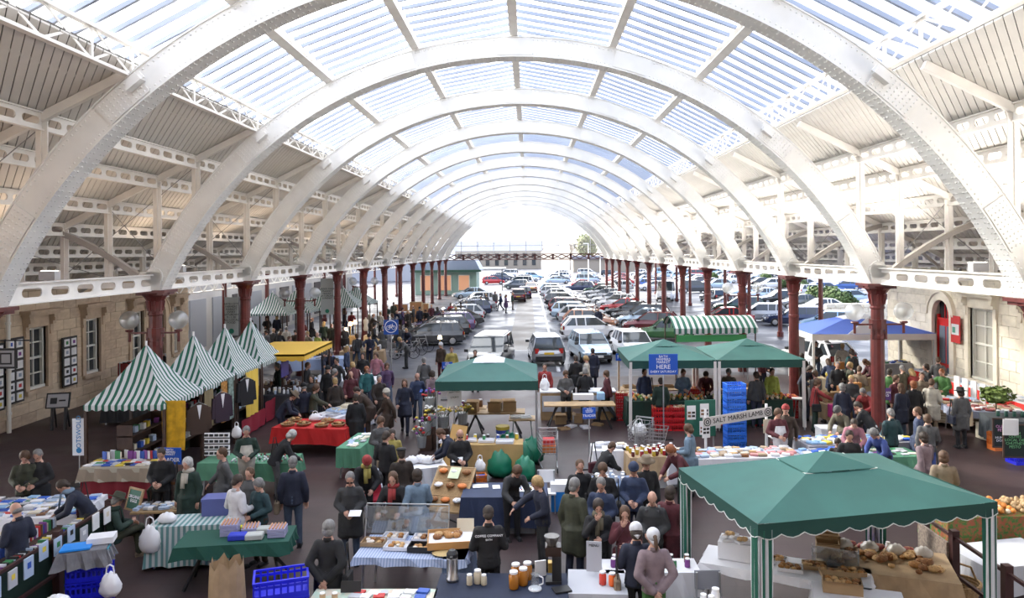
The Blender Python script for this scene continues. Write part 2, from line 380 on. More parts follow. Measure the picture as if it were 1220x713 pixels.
# ---- longitudinal beams with oval holes
def oval_beam(L, nh, H, hw, hh, name, m, t=0.03, fl=0.13):
    """beam along +y from 0 to L, web with nh slots, flanges top and bottom"""
    mb = MB(); p = L / nh; K = 5
    for i in range(nh):
        yc = (i + 0.5) * p; inner = []; outer = []
        for s_ in (1, -1):
            for k in range(K + 1):
                a = -PI / 2 + PI * k / K
                yy = s_ * (hw / 2 - hh / 2) + s_ * math.cos(a) * hh / 2; zz = s_ * math.sin(a) * hh / 2
                inner.append((yy, zz))
                u = max(-1, min(1, yy / (hw / 2) * 1.0)); ang = math.atan2(zz / (H / 2), yy / (p / 2))
                cy_, cz_ = math.cos(ang), math.sin(ang); sc = 1 / max(abs(cy_), abs(cz_)); outer.append((cy_ * sc * p / 2, cz_ * sc * H / 2))
        # put the corners in
        for k in range(len(outer)):
            oy, oz = outer[k]
            if abs(oy) > p / 2 * 0.72 and abs(oz) > H / 2 * 0.5: outer[k] = (math.copysign(p / 2, oy), math.copysign(H / 2, oz))
        n = len(inner); vs = []
        for x in (-t / 2, t / 2):
            vs += [(x, yc + a, b) for a, b in inner] + [(x, yc + a, b) for a, b in outer]
        fs = []
        for k in range(n):
            k2 = (k + 1) % n
            fs += [(k, k2, n + k2, n + k), (2 * n + k, 3 * n + k, 3 * n + k2, 2 * n + k2), (k, 2 * n + k, 2 * n + k2, k2)]
        mb.add(vs, fs)
    mb.box(-fl / 2, fl / 2, 0, L, H / 2 - 0.01, H / 2 + 0.02).box(-fl / 2, fl / 2, 0, L, -H / 2 - 0.02, -H / 2 + 0.01)
    return mb.build(name, m)
P_purl = retire(oval_beam(BAY, 10, 0.34, 0.52, 0.16, 'aisle_purlin', M_STEEL2))
P_gird = retire(oval_beam(BAY, 7, 0.44, 0.68, 0.20, 'column_girder', M_STEEL2, fl=0.2))
def lattice(L, n, H, name, m, w=0.045, chord=0.09):
    mb = MB().bar((0, 0, H), (0, L, H), chord, 0.06).bar((0, 0, 0), (0, L, 0), chord, 0.06); p = L / n
    for i in range(n):
        y0, y1 = i * p, (i + 1) * p
        mb.bar((0, y0, 0), (0, y1, H), w, 0.02, (1, 0, 0)); mb.bar((0, y0, H), (0, y1, 0), w, 0.02, (1, 0, 0))
        if i % 2 == 0: mb.bar((0, y0, 0), (0, y0, H), 0.07, 0.05, (1, 0, 0))
    return mb.build(name, m)
P_eave = retire(lattice(BAY, 5, 0.62, 'lattice_girder', M_STEEL2, 0.05, 0.14))
P_lat = retire(lattice(BAY, 11, 0.38, 'lattice_purlin', M_STEEL2, 0.04, 0.22))
P_ridge = retire(MB().bar((0, 0, 0.15), (0, BAY, 0.15), 0.14, 0.3).bar((0, 0, 0), (0, BAY, 0), 0.24, 0.03).build('ridge_beam', M_STEEL2))

ceil_root = empty('ceiling', (0, 0, 0), kind='structure')
PURL = [9.8, 10.95, 12.4, 13.7, 15.0, 16.1]
def zp(x): return CAMZ + 2.7 - 0.5 * (x - 9.8)
ANG = [R(14), R(27), R(39.5)]
RG = RO + 0.42                                     # glass polygon radius
for n in range(-3, NB):
    y = YA + n * BAY
    near = n >= -2
    for sg in (-1, 1):
        for x in PURL: inst(P_purl, ceil_root, (sg * x, y, zp(x)))
        inst(P_gird, ceil_root, (X0 + sg * CX, y, 5.07))
        inst(P_purl, ceil_root, (X0 + sg * (XW - 0.1), y, 4.98), name='edge_beam')
        a = ANG[2]; inst(P_eave, ceil_root, (X0 + sg * (RO + 0.04) * math.sin(a), y, ZC + (RO + 0.04) * math.cos(a)))
        for a in ANG[:2]: inst(P_lat, ceil_root, (X0 + sg * (RO + 0.03) * math.sin(a), y, ZC + (RO + 0.03) * math.cos(a)), rot=(0, sg * a, 0))
    inst(P_ridge, ceil_root, (X0, y, ZC + RO + 0.04))
# glazing bars and panes
NBAR = 11; DB = BAY / NBAR
pts = [(0.0, RG + 0.22)] + [(RG * math.sin(a), RG * math.cos(a) + 0.02) for a in ANG[:2]] + [(8.75, 9.62 - ZC)]
segs = []
for sg in (-1, 1):
    for i in range(3):
        segs.append(((X0 + sg * pts[i][0], ZC + pts[i][1]), (X0 + sg * pts[i + 1][0], ZC + pts[i + 1][1])))
bars = []; panes = []
for (p, q) in segs:
    bars.append(retire(MB().bar((p[0], 0, p[1]), (q[0], 0, q[1]), 0.08, 0.09).build('glazing_bar', M_BAR)))
    panes.append(retire(MB().add([(p[0], 0.03, p[1] + 0.05), (q[0], 0.03, q[1] + 0.05), (q[0], DB - 0.03, q[1] + 0.05), (p[0], DB - 0.03, p[1] + 0.05)], [(0, 1, 2, 3)]).build('roof_pane', M_GLASSROOF)))
nb_ = 0; sb = MB(); sp = MB()
for k in range(0, NBAR * (NB + 3)):
    y = YBACK + k * DB
    inview = y > YA - BAY * 0.75
    for j, (p, q) in enumerate(segs):
        if inview and (j % 3 != 0 or y > 18.3) and nb_ < 292:
            inst(bars[j], ceil_root, (0, y, 0)); inst(panes[j], ceil_root, (0, y, 0)); nb_ += 1
        else:
            sb.bar((p[0], y, p[1]), (q[0], y, q[1]), 0.08, 0.09)
            sp.add([(p[0], y + .03, p[1] + 0.05), (q[0], y + .03, q[1] + 0.05), (q[0], y + DB - .03, q[1] + 0.05), (p[0], y + DB - .03, p[1] + 0.05)], [(0, 1, 2, 3)])
tag(sb.build('far_glazing_bars', M_BAR, ceil_root), kind='stuff'); tag(sp.build('far_roof_panes', M_GLASSROOF, ceil_root), kind='stuff')
# boarded aisle roofs
BW = BAY / 27
brd = []; DG = 1.15                     # the boards run diagonally: 1.15 m along for each metre out
def board_ends(sg, y, lo, hi):
    """board whose eaves end is at y, cut off at lo and hi"""
    xa, xb = 7.95, 17.9; ta, tb = max(0, (lo - y) / (DG * (xb - xa))), min(1, (hi - y) / (DG * (xb - xa)))
    if tb - ta < 0.01: return None
    f = lambda t: Vector((sg * (xa + (xb - xa) * t), y + DG * (xb - xa) * t, zp(xa + (xb - xa) * t) + 0.2)); return f(ta), f(tb)
def board(mb, p, q):
    w = Vector((0, BW - 0.026, 0)); h = Vector((0, 0, 0.035))
    mb.add([p, p + w, q + w, q, p + h, p + w + h, q + w + h, q + h], [(0, 1, 2, 3), (7, 6, 5, 4), (0, 4, 5, 1), (1, 5, 6, 2), (2, 6, 7, 3), (3, 7, 4, 0)])
for sg in (-1, 1):
    mb = MB(); board(mb, *board_ends(sg, 0, -1, 99)); brd.append(retire(mb.build('roof_board', M_BOARD)))
fb = MB(); nd_ = int(DG * 9.95 / BW) + 2
for sg in (0, 1):
    s_ = -1 if sg == 0 else 1; c = 0
    for k in range(-nd_, 27 * (NB + 3)):
        y = YBACK + k * BW
        if y > 0.5 and c < 148: inst(brd[sg], ceil_root, (0, y, 0)); c += 1
        else:
            e_ = board_ends(s_, y, YBACK, YEND)
            if e_: board(fb, *e_)
tag(fb.build('far_roof_boards', M_BOARD, ceil_root), kind='stuff')
for s_ in (-1, 1):
    MB().bar((s_ * 7.97, YBACK + (YEND - YBACK) / 2, zp(7.97) + 0.275), (s_ * 17.95, YBACK + (YEND - YBACK) / 2, zp(17.95) + 0.26), YEND - YBACK, 0.05).build('roof_deck', mat('dark roof felt', (0.12, 0.11, 0.10), 0.9), ceil_root)
    MB().box(min(s_ * 8.7, s_ * 8.8), max(s_ * 8.7, s_ * 8.8), YBACK, YEND, zp(8.7) + 0.2, zp(8.7) + 0.5).build('roof_upstand', M_STEEL2, ceil_root)
# transverse aisle frames
def aisle_frame(sg):
    e = []
    xs = X0 + sg * CX; xw = X0 + sg * XW
    mb = MB().bar((sg * 8.0, 0, zp(8.0) + 0.08), (xw, 0, zp(abs(xw)) + 0.08), 0.12, 0.18)
    e.append(retire(mb.build('principal_rafter', M_STEEL2)))
    mb = MB().bar((xs, 0, 4.98), (xw, 0, 4.98), 0.1, 0.16).bar((xs, 0, 5.12), (xw, 0, 5.12), 0.14, 0.03)
    e.append(retire(mb.build('tie_beam', M_STEEL2)))
    mb = MB()
    def post(x, z0, z1):
        mb.bar((x - 0.06, 0, z0), (x - 0.06, 0, z1), 0.035, 0.12); mb.bar((x + 0.06, 0, z0), (x + 0.06, 0, z1), 0.035, 0.12)
        mb.bar((x, 0, z0), (x, 0, z1), 0.1, 0.02)
    za = ZC + math.sqrt(RO ** 2 - (9.75 - (-sg * X0) * -1 * -1) ** 2) if False else ZC + math.sqrt(RO * RO - (sg * 9.8 - X0) ** 2)
    post(sg * 9.8, za, zp(9.8)); post(sg * 10.95, 5.2, zp(10.95))
    for x in PURL[2:]: post(sg * x, 5.0, zp(x))
    e.append(retire(mb.build('frame_posts', M_STEEL2)))
    mb = MB(); pr = None
    for i in range(11):
        t = i / 10; x = xs + sg * 0.25 + sg * t * 4.3; z = 5.05 + math.sin(t * PI / 2) ** 0.9 * 1.85
        c = Vector((x, 0, z))
        if pr is not None: mb.bar(pr, c, 0.2, 0.16)
        pr = c
    mb.bar((xw, 0, 4.4), (xw - sg * 2.0, 0, zp(abs(xw) - 2.0)), 0.12, 0.1)
    e.append(retire(mb.build('knee_brace', mat('grey painted brace', (0.42, 0.39, 0.36), 0.5))))
    mb = MB(); mb.cyl((sg * 9.8, 0, zp(9.8) - 0.1), (sg * 13.7, 0, 5.3), 0.011, n=5).cyl((sg * 10.95, 0, 5.6), (sg * 12.4, 0, zp(12.4)), 0.011, n=5).cyl((sg * 12.4, 0, 5.2), (sg * 15.0, 0, zp(15)), 0.011, n=5)
    e.append(retire(mb.build('tie_rod', mat('grey tie rod', (0.3, 0.29, 0.28), 0.5))))
    return e
fr = [aisle_frame(-1), aisle_frame(1)]
for n in range(-2, NB + 1):
    for e in fr:
        for p in e: inst(p, ceil_root, (0, YA + n * BAY, 0))
# zigzag lattice under the outer beams, beyond the buildings
P_zig = retire(lattice(BAY, 5, 0.95, 'outer_lattice', M_STEEL2, 0.08, 0.1))
for n in range(3, NB):
    for sg in (-1, 1): inst(P_zig, ceil_root, (X0 + sg * XW, YA + n * BAY, 3.85 if sg < 0 else 3.95)) if sg < 0 else None
# far end screen
end = empty('end_screen', (X0, YEND, 0), 0, 'glazed arched end screen above a brown lattice beam', 'screen')
m = MB(); Lb = CX
m.bar((-Lb, 0, 5.45), (Lb, 0, 5.45), 0.25, 0.09).bar((-Lb, 0, 4.75), (Lb, 0, 4.75), 0.25, 0.09)
npn = 18
for i in range(npn):
    x0, x1 = -Lb + 2 * Lb * i / npn, -Lb + 2 * Lb * (i + 1) / npn
    m.bar((x0, 0, 4.8), (x1, 0, 5.4), 0.12, 0.12, (0, 1, 0)); m.bar((x0, 0, 5.4), (x1, 0, 4.8), 0.12, 0.12, (0, 1, 0))
    if i % 2 == 0: m.bar((x0, 0, 4.75), (x0, 0, 5.45), 0.28, 0.12, (0, 1, 0))
m.build('lattice_beam', mat('brown iron', (0.10, 0.035, 0.03), 0.5), end)
m = MB()
for i in range(1, 10):
    x = -Lb + 2 * Lb * i / 10; zt = ZC + math.sqrt(RO ** 2 - x ** 2) - 0.4
    m.bar((x, 0, 5.4), (x, 0, zt), 0.07, 0.1, (0, 1, 0))
m.bar((-10.3, 0, 6.6), (10.3, 0, 6.6), 0.05, 0.06)
m.build('mullions', mat('pale mullion', (0.5, 0.5, 0.52), 0.5), end)
vs = [(-10.5, 0, 5.5), (10.5, 0, 5.5)] + [((RO - 0.5) * math.sin(a * PI / 180), 0, ZC + (RO - 0.5) * math.cos(a * PI / 180)) for a in range(62, -63, -4)]
MB().add(vs, [tuple(range(len(vs)))]).build('pane', glassmat('end glass', (0.94, 0.97, 1.0), 0.03, 0.03), end)

# ---- end wall behind the camera
MB().box(-18.5, 18.5, YBACK - 0.4, YBACK, 0, 12.6).build('wall_back', mat('bath stone', (0.50, 0.40, 0.29), 0.85, var=0.2, scale=1.5))['kind'] = 'structure'
bpy.data.objects['wall_back']['label'] = 'pale stone end wall behind the viewpoint'

# ---- the two stone buildings beside the aisles: blocks with recessed joints, sash windows, arched doors
M_STONE = mat('ashlar stone', (0.62, 0.49, 0.35), 0.85, var=0.14, scale=2.5, bump=0.2)
M_STONEB = mat('ashlar stone weathered', (0.56, 0.43, 0.31), 0.85, var=0.2, scale=2.0, bump=0.2)
M_STONEC = mat('ashlar stone light', (0.67, 0.54, 0.39), 0.85, var=0.12, scale=2.0, bump=0.2)
M_RSTONE = mat('pale limestone', (0.84, 0.77, 0.64), 0.8, var=0.1, scale=2.5, bump=0.1)
M_RSTONEB = mat('pale limestone worn', (0.79, 0.72, 0.59), 0.8, var=0.14, scale=2.5, bump=0.1)
M_MORTAR = mat('lime mortar', (0.34, 0.28, 0.2), 0.95)
M_MORTARR = mat('pale lime mortar', (0.55, 0.48, 0.38), 0.95)
M_WFRAME = mat('white window paint', (0.75, 0.74, 0.68), 0.45)
M_WINGLASS = mat('dark window glass', (0.045, 0.05, 0.055), 0.06)
def stone_wall(name, sg, xw, y0, y1, h, opens, mats, mort, y_first):
    """wall in the plane x = xw facing the hall; opens = (yc, half width, z0, z1)"""
    root = empty(name, (xw, 0, 0), kind='structure')
    inward = -sg
    m = MB(); ys = sorted(set([y0, y1] + [v for (yc, hwd, a, b) in opens for v in (yc - hwd, yc + hwd)]))
    for i in range(len(ys) - 1):
        ya, yb = ys[i], ys[i + 1]; mid = (ya + yb) / 2; op = [o for o in opens if abs(mid - o[0]) < o[1]]
        x_in, x_out = (0.03 * sg, 0.45 * sg); a_, b_ = min(x_in, x_out), max(x_in, x_out)
        if op:
            o = op[0]
            if o[2] > 0: m.box(a_, b_, ya, yb, 0, o[2])
            m.box(a_, b_, ya, yb, o[3], h)
        else: m.box(a_, b_, ya, yb, 0, h)
    m.build('wall_core', mort, root)
    H = 0.36; Wd = 0.78; nrow = int(h / H); blk = retire(MB().box(-0.5, 0.5, -0.5, 0.5, -0.5, 0.5).build('stone', mats[0], bevel=0.03)); rest = MB(); cnt = 0
    H = h / nrow
    for r in range(nrow):
        za, zb = r * H, (r + 1) * H; y = y0 - (Wd / 2 if r % 2 else 0)
        while y < y1:
            a, b = max(y, y0), min(y + Wd, y1); y += Wd
            spans = [(a, b)]
            for (yc, hwd, o0, o1) in opens:
                if zb > o0 + 0.05 and za < o1 - 0.05:
                    ns = []
                    for (p, q) in spans:
                        if q <= yc - hwd or p >= yc + hwd: ns.append((p, q)); continue
                        if p < yc - hwd: ns.append((p, yc - hwd))
                        if q > yc + hwd: ns.append((yc + hwd, q))
                    spans = ns
            for (p, q) in spans:
                if q - p < 0.08: continue
                g = 0.008; dpt = 0.06 + random.uniform(-0.004, 0.006)
                if p > y_first and cnt < 296:
                    s = inst(blk, root, (sg * (0.03 - 0.0) - sg * 0.0 + sg * (0.03 - dpt / 2 + 0.0), (p + q) / 2, (za + zb) / 2), scale=(dpt, q - p - 2 * g, H - 2 * g))
                    rr = random.random()
                    if rr < 0.3: setm(s, mats[1])
                    elif rr < 0.45: setm(s, mats[2])
                    cnt += 1
                else:
                    xa, xb = sorted((sg * 0.03, sg * (0.03 - dpt))); rest.box(xa, xb, p + g, q - g, za + g, zb - g)
    if rest.v: tag(rest.build('more_stones', mats[0], root), kind='stuff')
    return root
def sash_window(root_side, xw, sg, yc, hw, z0, z1, n, mstone, hood=True, cols=2, rows=4):
    e = empty('window_%d' % n, (xw, yc, 0), kind='structure')
    i = -sg
    def B(mb, x0, x1, a, b, c, d): xa, xb = sorted((i * x0, i * x1)); mb.box(xa, xb, a, b, c, d)
    g = MB(); B(g, -0.22, -0.2, -hw, hw, z0, z1); g.build('pane', M_WINGLASS if sg < 0 else mat('curtained glass with painted reflection', (.5, .48, .42), .15), e)  # right-hand panes: reflection and net curtains both put into the pale colour
    f = MB(); t = 0.06
    B(f, -0.2, -0.1, -hw, -hw + 0.09, z0, z1); B(f, -0.2, -0.1, hw - 0.09, hw, z0, z1); B(f, -0.2, -0.1, -hw, hw, z1 - 0.09, z1); B(f, -0.2, -0.06, -hw, hw, z0, z0 + 0.1)
    f.build('window_frame', M_WFRAME, e)
    f = MB()
    for k in range(1, cols): y = -hw + 2 * hw * k / cols; B(f, -0.2, -0.14, y - 0.022, y + 0.022, z0, z1)
    for k in range(1, rows): z = z0 + (z1 - z0) * k / rows; tt = 0.04 if k == rows // 2 else 0.02; B(f, -0.2, -0.13, -hw, hw, z - tt, z + tt)
    f.build('glazing_bar', M_WFRAME, e)
    s = MB(); B(s, -0.2, 0.12, -hw - 0.18, hw + 0.18, z0 - 0.14, z0); s.build('sill', mstone, e)
    s = MB()
    for sy in (-1, 1):
        a, b = sorted((sy * hw, sy * (hw + 0.22))); B(s, -0.1, 0.07, a, b, z0, z1 + 0.05)
    B(s, -0.1, 0.06, -hw - 0.22, hw + 0.22, z1, z1 + 0.4)
    s.build('architrave', mstone, e)
    if hood:
        s = MB(); B(s, -0.05, 0.40, -hw - 0.42, hw + 0.42, z1 + 0.52, z1 + 0.62); B(s, -0.05, 0.30, -hw - 0.35, hw + 0.35, z1 + 0.42, z1 + 0.52)
        s.build('hood', mstone, e)
        for sy in (-1, 1):
            s = MB(); y = sy * (hw + 0.16)
            for k in range(6):
                t0 = k / 6; d = 0.26 * (1 - t0) ** 0.7 + 0.05 * math.sin(t0 * 9); B(s, -0.02, d, y - 0.1 + t0 * 0.02, y + 0.1 - t0 * 0.02, z1 + 0.42 - (k + 1) * 0.12, z1 + 0.42 - k * 0.12)
            s.build('bracket', mstone, e)
    return e
XL = X0 - XW; XR = X0 + XW
left_open = [(26.3, 0.5, 1.15, 3.35), (29.6, 0.5, 1.15, 3.35), (33.0, 0.5, 1.15, 3.35), (34.9, 0.55, 0.0, 3.6), (36.6, 0.3, 1.0, 3.3), (22.6, 0.5, 1.15, 3.35)]
stone_wall('wall_left', -1, XL, 20.0, 38.0, 5.02, left_open, (M_STONE, M_STONEB, M_STONEC), M_MORTAR, 23.6)
for k, (yc, hw, a, b) in enumerate([left_open[0], left_open[1], left_open[2], left_open[4], left_open[5]]): sash_window('left', XL, -1, yc, hw, a, b, k + 1, M_STONEB)
right_open = [(27.4, 0.75, 0.9, 3.6), (30.0, 0.62, 0.0, 3.75), (24.2, 0.75, 0.9, 3.6)]
stone_wall('wall_right', 1, XR, 20.0, 34.6, 5.02, right_open, (M_RSTONE, M_RSTONEB, M_RSTONE), M_MORTARR, 23.0)
MB().box(XR + 0.03, XR + 6, 34.3, 34.6, 0, 5.0).build('wall_right_end', M_RSTONE)['kind'] = 'structure'
MB().box(XL - 6, XL - 0.03, 37.7, 38.0, 0, 5.0).build('wall_left_end', M_STONE)['kind'] = 'structure'
fw = MB().box(XL - 2.4, XL - 2.1, 38, 82, 0, 4.6); fw = fw.build('wall_left_far', mat('pale rendered wall', (0.50, 0.48, 0.45), 0.85, var=.12, scale=.6)); fw['kind'] = 'structure'; fw['label'] = 'pale rendered wall beyond the left stone building'
for k in range(14): MB().box(XL - 2.1, XL - 2.02, 39.5 + k * 3.1, 41.6 + k * 3.1, 0.3, 3.2).build('panel', mat('grey panel', (.3, .31, .33), .7) if k % 3 else mat('dark shop opening', (.07, .06, .06), .8), fw)
for k, (yc, hw, a, b) in enumerate([right_open[0], right_open[2]]): sash_window('right', XR, 1, yc, hw, a, b, 10 + k, M_RSTONE, cols=2, rows=4)
def arched_door(xw, sg, yc, hw, z1, mstone, mdoor, n, fan):
    e = empty('door_%d' % n, (xw, yc, 0), kind='structure'); i = -sg
    def B(mb, x0, x1, a, b, c, d): xa, xb = sorted((i * x0, i * x1)); mb.box(xa, xb, a, b, c, d)
    zs = z1 - hw
    s = MB(); K = 12
    # arch surround
    for k in range(K):
        a0, a1 = PI * k / K, PI * (k + 1) / K
        for (r0, r1, d0, d1) in ((hw, hw + 0.3, -0.1, 0.1), (hw + 0.3, hw + 0.38, -0.1, 0.16)):
            vs = []
            for x in (d0, d1):
                for (r, a) in ((r0, a0), (r1, a0), (r1, a1), (r0, a1)): vs.append((i * x, r * math.cos(a), zs + r * math.sin(a)))
            s.add(vs, [(0, 1, 2, 3), (7, 6, 5, 4), (0, 4, 5, 1), (1, 5, 6, 2), (2, 6, 7, 3), (3, 7, 4, 0)])
    for sy in (-1, 1):
        a, b = sorted((sy * hw, sy * (hw + 0.3))); B(s, -0.1, 0.1, a, b, 0, zs)
    s.build('arch_surround', mstone, e)
    sp = MB()   # spandrel filling above the curve
    for k in range(K):
        a0, a1 = PI * k / K, PI * (k + 1) / K; y0_, y1_ = hw * math.cos(a0), hw * math.cos(a1)
        sp.add([(i * -0.02, y0_, zs + hw * math.sin(a0)), (i * -0.02, y1_, zs + hw * math.sin(a1)), (i * -0.02, y1_, z1), (i * -0.02, y0_, z1)], [(0, 1, 2, 3)])
    sp.build('spandrel', mstone, e)
    f = MB(); B(f, -0.26, -0.24, -hw, hw, zs - 0.2, z1); f.build('fanlight', fan, e)
    d = MB(); B(d, -0.22, -0.15, -hw + 0.06, hw - 0.06, 0.02, zs - 0.22); d.build('door_leaf', mdoor, e)
    d = MB()
    for (a, b) in ((-hw + 0.16, -0.05), (0.05, hw - 0.16)):
        for (c, g) in ((0.2, 1.0), (1.15, zs - 0.45)):
            B(d, -0.15, -0.13, a, b, c, g)
    d.build('door_panel', mat('door panel glass', (0.16, 0.2, 0.26), 0.15) if n == 2 else mdoor, e)
    d = MB(); B(d, -0.24, -0.12, -hw, hw, zs - 0.24, zs - 0.14); B(d, -0.24, -0.12, -hw, -hw + 0.07, 0, zs); B(d, -0.24, -0.12, hw - 0.07, hw, 0, zs)
    for a in (-0.3, 0, 0.3): B(d, -0.24, -0.2, a * hw - 0.015, a * hw + 0.015, zs - 0.14, z1)
    d.build('door_frame', mdoor if n == 2 else M_WFRAME, e)
arched_door(XR, 1, 30.0, 0.62, 3.75, M_RSTONE, mat('bright red door paint', (0.62, 0.02, 0.02), 0.35), 2, M_WINGLASS)
arched_door(XL, -1, 34.9, 0.55, 3.6, M_STONEC, mat('dark maroon door paint', (0.14, 0.03, 0.03), 0.4), 1, M_WINGLASS)

# ---- girder floodlights, most of them added, with upward fill light for the aisle roofs
M_FLOOD = mat('added floodlight glow', (1.0, 0.93, 0.84), 0.4, emit=4.0)
P_fb = retire(MB().box(-0.2, 0.2, -0.12, 0.12, -0.03, 0.2).box(-0.04, 0.04, -0.04, 0.04, -0.25, 0).build('housing', mat('grey floodlight housing', (0.5, 0.5, 0.52), 0.4)))
P_fg = retire(MB().box(-0.17, 0.17, -0.09, 0.09, 0.2, 0.21).build('lens', M_FLOOD))
for sg, w, c, pw in ((-1, 'left', (1.0, 0.76, 0.55), 22), (1, 'right', (1.0, 0.94, 0.87), 190)):
    ld = bpy.data.lights.new('floodlight ' + w, 'AREA'); ld.energy = pw; ld.color = c; ld.shape = 'RECTANGLE'; ld.size = 2.2; ld.size_y = 0.8; ld.spread = R(165)  # fill added to brighten the aisle roofs, standing in for ground bounce
    for n in range(-1, 10):
        x, y = X0 + sg * (CX + 1.1), YA + (n + 0.55) * BAY
        e = empty('floodlight', (x, y, 5.3), 0, ('nearest' if n == -1 else ORD[n + 1]) + ' floodlight on the ' + w + ' column girder, with added upward fill light', 'floodlight', 'floodlights under the aisle roofs')
        inst(P_fb, e); inst(P_fg, e)
        l = bpy.data.objects.new('fill_light', ld); col.objects.link(l); l.parent = e; l.location = (sg * 0.1, 0, 0.3); l.rotation_euler = (PI, -sg * 0.35, 0)
# ================================================================ outside: far ground, hills, trees, kiosk
def hill(name, x0, x1, y, h, seed, m, lab):
    rnd = random.Random(seed); mb = MB(); n = 40; vs = []
    for i in range(n + 1):
        x = x0 + (x1 - x0) * i / n
        zt = h * (0.55 + 0.45 * math.sin(PI * i / n)) + 2 * math.sin(i * 0.5 + seed) + rnd.uniform(-1, 1)
        vs += [(x, y, -2), (x, y + 60, zt), (x, y + 200, zt * 0.8)]
    fs = []
    for i in range(n):
        a = i * 3; fs += [(a, a + 3, a + 4, a + 1), (a + 1, a + 4, a + 5, a + 2)]
    mb.add(vs, fs); o = mb.build(name, m, smooth=True); tag(o, lab, kind='structure')
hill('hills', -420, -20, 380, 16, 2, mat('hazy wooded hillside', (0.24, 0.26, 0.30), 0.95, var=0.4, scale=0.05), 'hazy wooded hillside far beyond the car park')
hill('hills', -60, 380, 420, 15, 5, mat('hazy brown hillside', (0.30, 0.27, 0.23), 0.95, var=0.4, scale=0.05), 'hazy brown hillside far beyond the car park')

M_LEAF = mat('pale olive winter leaves', (0.20, 0.22, 0.09), 0.8, var=0.4, scale=2)
M_TWIG = mat('bare winter twigs', (0.17, 0.13, 0.09), 0.9, var=0.3, scale=2)
M_BUSH = mat('evergreen shrub leaves', (0.07, 0.12, 0.035), 0.8, var=0.4, scale=3)
def crown_mesh(name, m, seed, n=900, r=(1, 1, 1), leaf=0.06):
    rnd = random.Random(seed); mb = MB()
    for i in range(n):
        d = Vector((rnd.gauss(0, 1), rnd.gauss(0, 1), rnd.gauss(0, 1))).normalized(); q = rnd.uniform(0.45, 1.0) * (0.85 + 0.15 * math.sin(d.x * 5 + seed) * math.cos(d.z * 4))
        c = Vector((d.x * r[0] * q, d.y * r[1] * q, d.z * r[2] * q))
        a = Vector((rnd.uniform(-1, 1), rnd.uniform(-1, 1), rnd.uniform(-1, 1))).normalized() * leaf; b = a.cross(d + Vector((0.1, 0, 0))).normalized() * leaf
        mb.add([c - a - b, c + a - b, c + a + b, c - a + b], [(0, 1, 2, 3)])
    return retire(mb.build(name, m))
def twig_mesh(name, m, seed, n=260):
    rnd = random.Random(seed); mb = MB()
    def grow(p, d, L, r, k):
        q = p + d * L; mb.cyl(p, q, r, r * 0.6, 4, False)
        if k == 0: return
        for _ in range(3 if k > 1 else 4):
            e = (d + Vector((rnd.uniform(-.7, .7), rnd.uniform(-.7, .7), rnd.uniform(-.1, .6)))).normalized(); grow(q, e, L * rnd.uniform(0.6, 0.8), r * 0.6, k - 1)
    grow(Vector((0, 0, 0)), Vector((0, 0, 1)), 0.3, 0.02, 5)
    return retire(mb.build(name, m))
P_cr1 = crown_mesh('crown', M_LEAF, 1, 1200, (1, 1, 1), 0.06); P_tw = twig_mesh('crown', M_TWIG, 3)
P_bush = crown_mesh('foliage', M_BUSH, 5, 1100, (1, 1, 0.8), 0.07)
P_trunk = retire(MB().cyl((0, 0, 0), (0, 0, 1), 0.05, 0.035, 7).build('trunk', mat('tree bark', (0.16, 0.12, 0.09), 0.9)))
rt = random.Random(11)
for i in range(26):
    y = rt.uniform(215, 330); x = -95 + 190 * i / 25 + rt.uniform(-4, 4); h = rt.uniform(7, 12); bare = i % 3 != 0
    t = empty('tree', (x, y, 0), rt.uniform(0, 6), 'hazy bare winter tree in the row beyond the car park' if bare else 'hazy olive-green tree in the row beyond the car park', 'tree', 'trees beyond the car park')
    if bare: inst(P_tw, t, (0, 0, 0), scale=h * 0.85)
    else: inst(P_trunk, t, scale=(h * 1.2, h * 1.2, h * 0.5)); inst(P_cr1, t, (0, 0, h * 0.62), scale=(h * 0.36, h * 0.36, h * 0.4))
# shrubs and low wall right of the parked cars
for i, (px, py, s) in enumerate([(992, 371, 1.6), (975, 366, 1.5), (1006, 372, 1.3), (955, 352, 1.4), (912, 338, 1.3), (935, 344, 1.2), (850, 336, 1.2)]):
    p = at(px, py); b = empty('shrub', p, i, ['rounded evergreen shrub', 'spreading evergreen shrub', 'small evergreen shrub'][i % 3] + [' beside the low stone wall', ' left of the low stone wall', ' against the low stone wall', ' behind the estate cars', ' among the distant cars at the right', ' between the slim right columns', ' beyond the white van'][i], 'shrub', 'shrubs around the car park')
    inst(P_bush, b, (0, 0, s * 0.75), scale=s); inst(P_trunk, b, scale=(1.2, 1.2, s * 0.4))
p = at(1022, 383); lw = empty('low_wall', p, 0, 'low pale stone wall beside the shrubs in the car park', 'wall')
for r in range(4):
    for k in range(12): MB().cbox((k * 0.6 - 3.3 + (0.3 if r % 2 else 0), 0, 0.2 + r * 0.36), (0.58, 0.4, 0.34), bevel=0) if False else None
blk = retire(MB().cbox((0, 0, 0), (0.72, 0.4, 0.34)).build('stone', M_RSTONEB, bevel=0.03))
for r in range(4):
    for k in range(9): inst(blk, lw, (k * 0.75 - 2.6 + (0.37 if r % 2 else 0), 0, 0.18 + r * 0.36))
